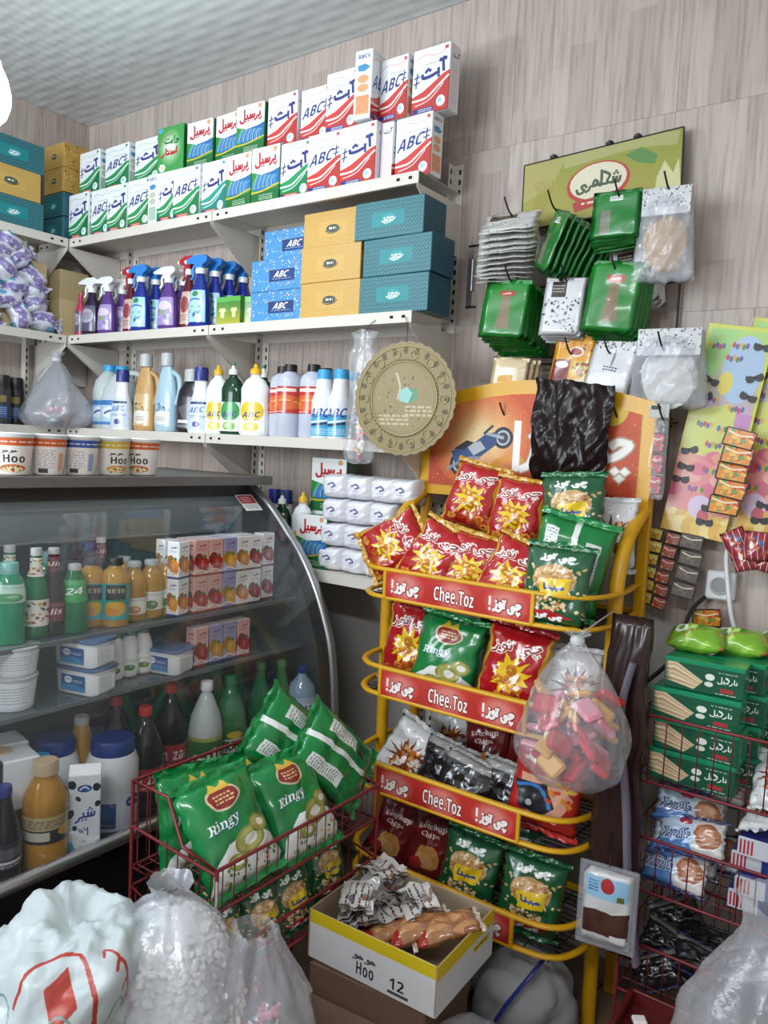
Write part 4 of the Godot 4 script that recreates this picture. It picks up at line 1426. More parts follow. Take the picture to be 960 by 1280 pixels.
func build_shell() -> void:
	var grey := mat("grey_tile", Color("#b3aea9"), 0.5)
	var plaster := mat("plaster", Color("#dedbd6"), 0.85)
	var grout := mat("grout", Color("#d8cec4"), 0.8)
	var wood: StandardMaterial3D = pm(rects["wood"][0], "card")
	var back := struct("wall_back", boxm(Vector3(5.0, 2.96, 0.1), {}, Color.WHITE, 0.001), grout, at(2.1, -0.01, -0.0535))
	var xs := []
	for k in range(-5, 6): xs.append(clampf(1.979 + 0.505 * k, -0.3, 4.55))
	var ys := [0.0, 0.5, 1.045, 1.915, 2.461, 2.943]
	for j in 5:
		for i in xs.size() - 1:
			if xs[i + 1] - xs[i] > 0.02:
				wall_panel(back, xs[i], xs[i + 1], ys[j], ys[j + 1], wood if j > 1 else grey, j > 1)
	for p in back.get_children(): p.position -= back.position
	var left := struct("wall_left", boxm(Vector3(0.1, 2.96, 4.8), {}, Color.WHITE, 0.001), grout, at(-0.319, -0.01, 2.3))
	for j in 5:
		for i in 9:
			var z0 := 0.003 + 0.505 * i
			wall_panel(left, -z0 - 0.505, -z0, ys[j], ys[j + 1], wood if j > 1 else grey, j > 1)
	for p in left.get_children():
		p.transform = Transform3D(Basis(Vector3.UP, PI / 2), Vector3(-0.265, 0, 0) - left.position)
	struct("wall_right", boxm(Vector3(0.1, 2.96, 4.8), {}, Color.WHITE, 0.001), plaster, at(4.6, -0.01, 2.3))
	# unseen shop front: a wide opening, parapet height chosen to dim the floor
	struct("wall_front", boxm(Vector3(2.8, 2.96, 0.1), {}, Color.WHITE, 0.001), plaster, at(3.2, -0.01, 4.7))
	struct("unseen_front_parapet", boxm(Vector3(2.2, 1.15, 0.1), {}, Color.WHITE, 0.001), plaster, at(0.7, -0.01, 4.7))
	struct("wall_front_head", boxm(Vector3(2.2, 0.2, 0.1), {}, Color.WHITE, 0.001), plaster, at(0.7, 2.75, 4.7))
	# floor of brown tiles
	var fl := struct("floor", boxm(Vector3(5.0, 0.1, 4.9), {}, Color.WHITE, 0.001), mat("floor_grout", Color("#4a3f38"), 0.9), at(2.1, -0.106, 2.3))
	var tiles := [mat("floor_tile_a", Color("#6b584a"), 0.5), mat("floor_tile_b", Color("#75604f"), 0.5), mat("floor_tile_c", Color("#645246"), 0.5)]
	var tm := boxm(Vector3(0.396, 0.006, 0.396), {}, Color.WHITE, 0.001)
	for i in 12:
		for j in 12: part(fl, "tile", tm, tiles[(i * 7 + j * 3) % 3], at(-0.1 + 0.4 * i - fl.position.x, 0.1, 0.2 + 0.4 * j - fl.position.z))
	# ceiling boards with a quilted emboss
	var cm := mat("ceiling_board", Color("#d6dadc"), 0.45)
	var em := Image.create(128, 128, false, Image.FORMAT_RGB8)
	for y in 128:
		for x in 128:
			var v := 0.5 + 0.25 * sin(TAU * (x + y) / 64.0) * sin(TAU * (x - y) / 64.0) + 0.2 * sin(TAU * x / 128.0) * cos(TAU * y / 64.0)
			em.set_pixel(x, y, Color(v, v, v))
	cm.heightmap_enabled = true
	cm.heightmap_texture = ImageTexture.create_from_image(em)
	cm.heightmap_scale = 0.5
	cm.uv1_triplanar = true
	cm.uv1_world_triplanar = true
	cm.uv1_scale = Vector3(5, 5, 5)
	var ce := struct("ceiling", boxm(Vector3(5.0, 0.1, 4.9), {}, Color.WHITE, 0.001), grout, at(2.1, 2.951, 2.3))
	var bm := boxm(Vector3(0.5998, 0.006, 4.9), {}, Color.WHITE, 0.0002)
	for i in 8: part(ce, "ceiling_panel", bm, cm, at(-0.2 + 0.6 * i - 2.1, -0.006, 0.0))
	# unseen ceiling lamp, out of view, placed to light the wall past the cooler
	var cl := thing("unseen_ceiling_lamp", "unseen long white ceiling lamp behind the viewer, lighting the wall past the cooler", "lamp", "", V(2.9, 2.9, 3.1))
	part(cl, "unseen_lamp_tray", boxm(Vector3(1.3, 0.03, 0.3), {}, Color.WHITE, 0.004, V(0, 0.012, 0)), mats["white_plastic"])
	var lg := mat("unseen_lamp_diffuser", Color(1, 1, 1), 0.5)
	lg.emission_enabled = true
	lg.emission = Color(0.97, 0.98, 1.0)
	lg.emission_energy_multiplier = 2.0
	part(cl, "diffuser", boxm(Vector3(1.24, 0.014, 0.24), {}, Color.WHITE, 0.002), lg)
	var al := AreaLight3D.new()
	al.name = "unseen_ceiling_lamp_light"
	al.area_size = Vector2(1.24, 0.24)
	al.light_color = Color(0.97, 0.98, 1.0)
	al.light_energy = 4.6
	al.area_range = 8.0
	al.area_attenuation = 2.0
	al.shadow_enabled = true
	al.position = V(2.9, 2.89, 3.1)
	al.rotation.x = -PI / 2
	add_child(al)
	# unseen counter, out of view, placed to shade the lower right baskets
	var ct := thing("unseen_counter", "unseen grey counter behind the viewer, shading the wire baskets", "counter", "", V(2.3, 0.0, 2.95))
	part(ct, "unseen_counter_body", boxm(Vector3(0.6, 1.1, 1.0), {}, Color.WHITE, 0.004), grey)
	part(ct, "unseen_counter_board", boxm(Vector3(0.66, 0.04, 1.06), {}, Color.WHITE, 0.004, V(0, 1.1, 0)), plaster)
	# hanging bulb
	var bp := Vector3(1.128, 2.35, 1.2)
	var bulb := thing("hanging_bulb", "glowing white bulb hanging from the ceiling in front of the stacked tissue boxes", "lamp", "", bp)
	var glow := mat("bulb_glow", Color(1, 1, 1), 0.4)
	glow.emission_enabled = true
	glow.emission = Color(0.93, 0.98, 1.0)
	glow.emission_energy_multiplier = 9.0
	part(bulb, "bulb", latm(pr([0.0, -0.085, 0.022, -0.08, 0.04, -0.06, 0.05, -0.03, 0.05, 0.0, 0.042, 0.035, 0.028, 0.065, 0.024, 0.08, 0.0, 0.08]), 20), glow)
	part(bulb, "lamp_socket", latm(pr([0.0, 0.08, 0.021, 0.08, 0.021, 0.125, 0.008, 0.135, 0.0, 0.135]), 16), mats["white_plastic"])
	part(bulb, "cord", tubem([V(0, 0.13, 0), V(0.004, 0.35, 0), V(0, 2.945 - bp.y, 0)], 0.004), mats["white_plastic"])
	var l := OmniLight3D.new()
	l.name = "bulb_light"
	l.light_color = Color(0.93, 0.98, 1.0)
	l.light_energy = 0.5
	l.light_size = 0.05
	l.omni_range = 8.0
	l.omni_attenuation = 2.0
	l.shadow_enabled = true
	l.position = bp
	add_child(l)


# ---------------------------------------------------------------- steel shelving
const S1 := 2.335
const S2 := 1.922
const S3 := 1.522
const S4 := 1.078
const SD := 0.258


func gusset(x_sign: float) -> ArrayMesh:
	return prismm([-SD + 0.003, -0.036, 0.0, -0.036, 0.0, -0.05, -SD + 0.045, -0.2, -SD + 0.003, -0.2], 0.0016, Transform3D(Basis(Vector3.UP, -PI / 2), Vector3(x_sign * 0.001, 0, SD)))


func upright(h: float) -> Array:
	var st := S()
	box(st, Vector3(0.036, h, 0.002), {}, Color.WHITE, 0.0006, Vector3(0, 0, 0.001))
	box(st, Vector3(0.002, h, 0.036), {}, Color.WHITE, 0.0006, Vector3(-0.017, 0, 0.018))
	var sl := S()
	var y := 0.03
	while y < h - 0.02:
		box(sl, Vector3(0.008, 0.016, 0.0006), {}, Color.WHITE, 0.0002, Vector3(0.006, y, 0.0024))
		box(sl, Vector3(0.0006, 0.016, 0.008), {}, Color.WHITE, 0.0002, Vector3(-0.0157, y, 0.022))
		y += 0.032
	return [st.commit(), sl.commit()]


func shelf_board(w: float, d: float) -> ArrayMesh:
	var st := S()
	box(st, Vector3(w, 0.0016, d), {}, Color.WHITE, 0.0005, Vector3(0, -0.0016, 0))
	box(st, Vector3(w, 0.036, 0.0016), {}, Color.WHITE, 0.0005, Vector3(0, -0.036, d / 2 - 0.001))
	box(st, Vector3(w, 0.0016, 0.012), {}, Color.WHITE, 0.0005, Vector3(0, -0.036, d / 2 - 0.007))
	box(st, Vector3(w, 0.036, 0.0016), {}, Color.WHITE, 0.0005, Vector3(0, -0.036, -d / 2 + 0.001))
	return st.commit()


func shelf_unit(o: Node3D, bays: Array, levels: Array, top: float, posts: Array) -> void:
	var cream: Material = mats["cream_paint"]
	var up := upright(top)
	for x in posts:
		var u := part(o, "upright", up[0], cream, at(x, 0.0, 0.004))
		stuff(part(u, "slot", up[1], mats["slot_dark"]))
	for y in levels:
		for b in bays:
			var w: float = b[1] - b[0] - 0.003
			var s := part(o, "shelf_board", shelf_board(w, SD - 0.004), cream, at((b[0] + b[1]) / 2, y, 0.006 + (SD - 0.004) / 2))
			var hole := S()
			for e in [-1, 1]:
				for k in 2: box(hole, Vector3(0.013, 0.009, 0.0006), {}, Color.WHITE, 0.0002, Vector3(e * (w / 2 - 0.03 - 0.045 * k), -0.022, (SD - 0.004) / 2 + 0.0001))
			stuff(part(s, "slot", hole.commit(), mats["slot_dark"]))
		for b in bays:
			part(o, "bracket", gusset(1.0), cream, at(b[0] + 0.004, y, 0.003))
			part(o, "bracket", gusset(-1.0), cream, at(b[1] - 0.004, y, 0.003))


func build_shelving() -> void:
	var a := thing("steel_shelf_unit", "long cream slotted steel shelving with triangular brackets along the wood-look wall", "shelving", "", V(0, 0, 0))
	shelf_unit(a, [[-0.25, 0.0], [0.0, 0.905], [0.905, 1.815]], [S1, S2, S3, S4], 2.43, [0.12, 0.95, 1.797])
	var b := thing("steel_shelf_unit", "cream steel shelving on the side wall behind the cooler, holding tissue boxes and purple rolls", "shelving", "", V(-0.297, 0, 0.31), FX)
	shelf_unit(b, [[-1.0, 0.045]], [S1, S2, S3], 2.43, [-0.98, 0.0])
	b.position = V(-0.26, 0, 0.31)
	# a hinge left on the wall beside the end post
	var h := thing("door_hinge", "small rusty steel hinge screwed to the wall beside the shelf end post", "hinge", "", V(1.86, 1.97, 0.002))
	part(h, "hinge_plate", boxm(Vector3(0.022, 0.2, 0.003), {}, Color.WHITE, 0.0008), mats["aluminium"])
	for y in [0.0, 0.195]: part(h, "hinge_arm", tubem([V(-0.008, y, 0.004), V(0.016, y, 0.008), V(0.03, y, 0.005)], 0.003), mats["dark_wire"])
	part(h, "hinge_knuckle", latm(pr([0.0, 0.05, 0.007, 0.05, 0.007, 0.15, 0.0, 0.15]), 10), mats["aluminium"], at(0.012, 0, 0.008))


# ---------------------------------------------------------------- boxes
func carton_kit(key: String, size: Vector3, front: String, side_l = null, side_r = null, edge := Color("#e6e4e2"), finish := "gloss") -> void:
	var f := {"f": front, "t": edge, "d": edge, "b": edge}
	f["l"] = side_l if side_l != null else edge
	f["r"] = side_r if side_r != null else f["l"]
	kits[key] = [["carton", boxm(size, f, edge, 0.0018), pm(rects[front][0], finish), -1]]


func pack(n: String, label: String, category: String, group: String, kit: String, pos: Vector3, ry := 0.0, scl := Vector3.ONE) -> MeshInstance3D:
	var p: Array = kits[kit][0]
	var o := solo(n, label, category, group, p[1], p[2], Transform3D(Basis(Vector3.UP, ry) * Basis.from_scale(scl), pos))
	return o


func build_top_shelf() -> void:
	for k in ["green_latin", "green_persian", "red_latin", "red_persian", "teal_persian", "splash", "star"]:
		carton_kit(k, Vector3(0.142, 0.19, 0.058), "box_" + k, "box_side_pale" if k.begins_with("red_p") else ("box_side_green" if k.begins_with("green") else ("box_side_orange" if k.begins_with("red") else null)), null, Color("#1d6a34") if k in ["splash", "star"] else Color("#e4e6e8"))
	var look := {"green_latin": "green-and-white detergent box lettered in Latin", "green_persian": "green-and-white detergent box lettered in Persian", "red_latin": "red-and-white detergent box lettered in Latin", "red_persian": "red-and-white detergent box lettered in Persian", "teal_persian": "teal-and-white detergent box lettered in Persian", "splash": "blue-splash detergent box with red lettering", "star": "light green detergent box with white oval"}
	var front := [["green_persian", 0.037, 0.15], ["green_latin", 0.18, 0.13], ["green_persian", 0.307, 0.136], ["green_latin", 0.451, 0.15], ["turned_green", 0.545, 0.06], ["green_persian", 0.628, 0.11], ["green_latin", 0.736, 0.15], ["teal_persian", 0.879, 0.135], ["splash", 1.02, 0.132], ["splash", 1.153, 0.136], ["green_persian", 1.284, 0.138], ["red_latin", 1.421, 0.142], ["red_persian", 1.563, 0.148], ["red_latin", 1.757, 0.143]]
	for i in front.size():
		var f: Array = front[i]
		if f[0] == "turned_green":
			pack("detergent_box", "green detergent box turned edge-on, fifth from the corner in the lower row", "detergent box", "detergent boxes on the top shelf", "green_latin", V(f[1], S1, 0.178), FX)
			continue
		var last: bool = i == front.size() - 1
		pack("detergent_box", "%s, %s from the corner in the lower row" % [look[f[0]], ORD[i]], "detergent box", "detergent boxes on the top shelf", f[0], V(f[1], S1, 0.215 - (0.01 if i % 3 == 1 else 0.0) - (0.02 if last else 0.0)), -0.06 if last else rng.randf_range(-0.03, 0.03), Vector3(f[2] / 0.145, rng.randf_range(0.98, 1.01), 1.0))
	# one more box shows only its pale end between the two last red ones
	pack("detergent_box", "pale end of a detergent box wedged between the two last red boxes on the shelf", "detergent box", "detergent boxes on the top shelf", "red_persian", V(1.66, S1, 0.15), FX, Vector3(1.0, 0.96, 0.8))
	var upper := [["green_persian", 0.075, 0.15], ["green_latin", 0.25, 0.17], ["green_persian", 0.436, 0.165], ["star", 0.605, 0.155], ["splash", 0.762, 0.143], ["splash", 0.905, 0.138], ["splash", 1.043, 0.138], ["red_persian", 1.19, 0.145], ["red_latin", 1.33, 0.13], ["red_persian", 1.466, 0.135], ["red_latin", 1.665, 0.11], ["red_persian", 1.795, 0.138]]
	for i in upper.size():
		var f: Array = upper[i]
		pack("detergent_box", "%s, %s from the corner in the upper row" % [look[f[0]], ORD[i]], "detergent box", "detergent boxes on the top shelf", f[0], V(f[1], S1 + 0.1925, 0.19 - 0.012 * (i % 3)), rng.randf_range(-0.04, 0.04), Vector3(f[2] / 0.145, rng.randf_range(0.95, 1.0) * (1.03 if i > 8 else 0.95), 1.0))
	pack("detergent_box", "tall detergent box turned edge-on with an orange end, on top of the red boxes", "detergent box", "detergent boxes on the top shelf", "red_latin", V(1.577, S1 + 0.1925, 0.2), FX + 0.12, Vector3(0.85, 1.1, 1.1))
	# tissue boxes against the side wall
	carton_kit("tissue_teal", Vector3(0.262, 0.116, 0.13), "tissue_teal", "tissue_teal_end", null, Color("#1f5c66"), "card")
	carton_kit("tissue_gold", Vector3(0.256, 0.118, 0.13), "tissue_gold", "tissue_gold_end", null, Color("#b8904a"), "card")
	carton_kit("tissue_blue", Vector3(0.243, 0.108, 0.13), "tissue_blue", null, null, Color("#4383ba"), "card")
	var words := {"tissue_teal": "teal tissue box", "tissue_gold": "gold tissue box", "tissue_blue": "light blue tissue box"}
	var lv := ["bottom", "middle", "top", "topmost"]
	var colA := ["tissue_teal", "tissue_gold", "tissue_teal"]
	for k in 3:
		pack("tissue_box", "%s on the side-wall top shelf, %s of the stack under the bulb" % [words[colA[k]], lv[k]], "tissue box", "tissue boxes on the side wall", colA[k], V(-0.085, S1 + 0.117 * k, 0.5 + 0.012 * (k % 2)), FX)
	var colB := ["tissue_teal", "tissue_teal", "tissue_gold", "tissue_gold"]
	for k in 4:
		pack("tissue_box", "%s in the shelf corner beside the green boxes, %s from the bottom" % [words[colB[k]], ORD[k]], "tissue box", "tissue boxes in the corner", colB[k], V(-0.12, S1 + 0.1042 * k, 0.2), 0.0, Vector3(0.6, 0.87, 1.0))


func build_middle_shelf() -> void:
	var lv := ["bottom", "middle", "top"]
	for k in 3:
		pack("tissue_box", "light blue tissue box with navy label, %s of its stack on the middle shelf" % lv[k], "tissue box", "blue tissue boxes", "tissue_blue", V([1.212, 1.211, 1.24][k], S2 + 0.109 * k, 0.165 - 0.03 * int(k == 2)), 0.0)
		pack("tissue_box", "gold tissue box with dark oval, %s of its stack on the middle shelf" % lv[k], "tissue box", "gold tissue boxes", "tissue_gold", V([1.464, 1.461, 1.449][k], S2 + 0.119 * k, 0.172 - 0.02 * int(k == 2)), 0.0)
		pack("tissue_box", "shiny teal tissue box, %s of the stack at the shelf end" % lv[k], "tissue box", "teal tissue boxes", "tissue_teal", V([1.726, 1.733, 1.694][k], S2 + 0.117 * k, 0.176), [0.0, -0.02, 0.015][k])
	carton_kit("small_green", Vector3(0.062, 0.104, 0.05), "box_greentee", null, null, Color("#4f8a3a"))
	for k in 3:
		pack("small_carton", "small green-and-yellow carton beside the blue spray bottles, %s from the tissue boxes" % ORD[2 - k], "carton", "small green cartons", "small_green", V([0.947, 1.01, 1.062][k], S2, 0.21 - 0.03 * int(k == 2)), [0.1, 0.0, 0.3][k])
	# spray bottles
	var body := pr([0.0, 0.0, 0.034, 0.0, 0.039, 0.006, 0.04, 0.03, 0.039, 0.09, 0.034, 0.13, 0.021, 0.165, 0.014, 0.185, 0.0125, 0.2, 0.0, 0.2])
	var hp := [-0.052, 0.236, -0.05, 0.25, -0.02, 0.262, 0.02, 0.263, 0.034, 0.252, 0.03, 0.238, 0.014, 0.228, 0.012, 0.214, -0.014, 0.214, -0.018, 0.232]
	for v in [["spray_blue", "blue_liquid", "label_window", "trigger_blue"], ["spray_purple", "purple_liquid", "label_purple", "white_plastic"], ["spray_dark", "dark_purple", "label_oven", "white_plastic"], ["spray_red", "red_spray", "label_red_spray", "trigger_red"]]:
		var trig := S()
		tube(trig, curve([V(-0.02, 0.236, 0), V(-0.032, 0.215, 0), V(-0.03, 0.192, 0), V(-0.038, 0.178, 0)], 4), 0.005, 6)
		kits[v[0]] = [
			["bottle_body", latm(body, 22, 1.0, 0.72), mats[v[1]], -1],
			["bottle_label", sleeve(body, 0.02, 0.135, v[2], 1.05, 1.0, 0.72), pm(rects[v[2]][0], "gloss"), 0],
			["collar", latm(pr([0.0, 0.196, 0.016, 0.196, 0.016, 0.216, 0.0, 0.216]), 16), mats["white_plastic"], -1],
			["trigger_head", prismm(hp, 0.022), mats[v[3]], -1],
			["nozzle", latm(pr([0.0, -0.008, 0.009, -0.008, 0.009, 0.008, 0.0, 0.008]), 10), mats["white_plastic"], 3],
			["trigger", trig.commit(), mats[v[3]], 3]]
		kits[v[0]][4][1] = tubem([V(-0.05, 0.243, 0), V(-0.064, 0.243, 0)], 0.008, 8)
	var col := {"spray_blue": "blue spray bottle", "spray_purple": "purple spray bottle", "spray_dark": "dark purple spray bottle", "spray_red": "dark red spray bottle with red trigger"}
	var rows := [["spray_dark", 0.09, 2, 0.95], ["spray_purple", 0.205, 3, 0.93], ["spray_blue", 0.43, 4, 1.04], ["spray_purple", 0.605, 3, 0.95], ["spray_blue", 0.79, 4, 1.05]]
	for r in rows.size():
		var q: Array = rows[r]
		for k in q[2]:
			spawn(q[0], "spray_bottle", "%s, %s from the front of the %s" % [col[q[0]], ORD[k], ["row by the corner", "second row from the corner", "third row from the corner", "fourth row from the corner", "row beside small cartons"][r]], "spray bottle", "spray bottles on the middle shelf", V(q[1] + 0.012 * k, S2, 0.205 - 0.062 * k), 0.12, Vector3(1.22, q[3], 1.15))
	spawn("spray_red", "spray_bottle", "dark red spray bottle between the purple and blue rows nearer the corner", "spray bottle", "spray bottles on the middle shelf", V(0.335, S2, 0.185), 0.1, Vector3(0.9, 1.06, 0.9))
	spawn("spray_red", "spray_bottle", "dark red spray bottle standing behind the blue row beside the small cartons", "spray bottle", "spray bottles on the middle shelf", V(0.7, S2, 0.185), 0.1, Vector3(0.9, 1.09, 0.9))
	var pk := pr([0.0, 0.0, 0.024, 0.0, 0.026, 0.01, 0.026, 0.12, 0.012, 0.15, 0.012, 0.19, 0.0, 0.19])
	var t := thing("squeeze_bottle", "slim pink squeeze bottle at the corner end of the middle shelf", "bottle", "", V(0.012, S2, 0.21))
	part(t, "bottle_body", latm(pk, 18, 1.0, 0.7), mats["pink_plastic"])
	part(t, "bottle_label", sleeve(pk, 0.02, 0.11, "label_oven", 1.0, 1.0, 0.7), pm(rects["label_oven"][0], "gloss"))
	# side wall: cartons in the corner and a heap of wrapped rolls
	for q in [[-0.13, 0.0, 0.2, 0.2, 0.16, 0.16, "lower pale carton in the corner behind the wrapped purple rolls"], [-0.15, 0.163, 0.19, 0.17, 0.13, 0.14, "upper pale carton in the corner, stacked above the purple rolls"], [-0.16, 0.0, 0.42, 0.18, 0.3, 0.2, "tall pale carton behind the purple rolls on the side wall"]]:
		var c := thing("plain_carton", q[6], "carton", "plain cartons", V(q[0], S2, q[2]) + V(0, q[1], 0))
		part(c, "carton_body", boxm(Vector3(q[3], q[4], q[5]), {}, Color.WHITE, 0.002), mats["beige_card"])
		part(c, "tape", boxm(Vector3(0.03, 0.0008, q[5] * 0.98), {}, Color.WHITE, 0.0002, Vector3(0, q[4], 0)), mats["gold_bottle"])
	var n := 0
	var layers := [[0.055, 4, 0.0], [0.115, 4, 0.03], [0.175, 3, 0.02], [0.235, 3, 0.05], [0.295, 2, 0.1], [0.34, 2, 0.14]]
	for j in 6:
		var r: Array = layers[j]
		for k in r[1]:
			var sd := n * 1.7
			var fn := func(u: float, v: float, s: int) -> Vector3:
				var puff: float = pow(maxf(0.0, 1.0 - pow(absf(u), 3.0)), 0.5) * pow(maxf(0.0, 1.0 - pow(absf(v), 3.0)), 0.5)
				return Vector3(u * 0.046 * (1.0 - 0.1 * v * v), v * 0.036 + 0.008 * noise.get_noise_2d(u * 2.0 + sd, 1.0), s * 0.036 * puff * (1.0 + 0.4 * noise.get_noise_2d(u * 3.0 + sd, v * 3.0)) + 0.012 * noise.get_noise_2d(u * 4.0, v * 4.0 + sd) * (1.0 - puff))
			var o := thing("wrapped_roll", "purple-and-white wrapped roll, %s from the corner in the %s layer of the heap" % [ORD[k], ["bottom", "second", "third", "fourth", "fifth", "top"][j]], "wrapped roll", "wrapped rolls on the side wall", V(-0.04 - 0.02 * r[2], S2 + r[0] - 0.006, 0.36 + r[2] + 0.113 * k), FX)
			o.scale = Vector3.ONE * 1.25
			var m := part(o, "wrapper", skin(9, 9, fn, "purple_wrap", "purple_wrap"), pm(rects["purple_wrap"][0], "foil"))
			m.rotation = V(rng.randf_range(-0.4, 0.4), rng.randf_range(-0.6, 0.6), rng.randf_range(-1.2, 1.2))
			m.position = V(rng.randf_range(-0.012, 0.012), rng.randf_range(-0.008, 0.008), rng.randf_range(-0.01, 0.01))
			for e in [-1, 1]:
				var tw := func(u: float, v: float) -> Vector3: return Vector3(e * (0.043 + 0.012 * (v + 1.0)), u * (0.012 + 0.009 * (v + 1.0)), 0.006 * sin(u * 9.0 + sd) * (v + 1.0))
				part(m, "wrapper_end", sheet(8, 2, tw, "purple_wrap"), pm(rects["purple_wrap"][0], "foil"))
			n += 1


# ---------------------------------------------------------------- the bottle shelf
# a turned bottle: body, cap and label; half is the half angle that the label spans
func bottle_kit(key: String, prof: Array, body_mat: String, cap: Array, cap_mat: String, label := "", y0 := 0.0, y1 := 0.0, half := 1.2, sx := 1.0, sz := 1.0, ex := 2.0) -> void:
	var k := [["bottle_body", latm(prof, 24, sx, sz, ex), mats[body_mat], -1], ["cap", latm(cap, 18), mats[cap_mat], -1]]
	if label: k.append(["bottle_label", sleeve(prof, y0, y1, label, half, sx, sz, ex), pm(rects[label][0], "gloss"), 0])
	kits[key] = k


func cap_prof(r: float, y0: float, y1: float, top_r := -1.0) -> Array:
	var t := r * 0.92 if top_r < 0 else top_r
	return pr([0.0, y0, r, y0, r, y0 + (y1 - y0) * 0.8, t, y1, 0.0, y1])


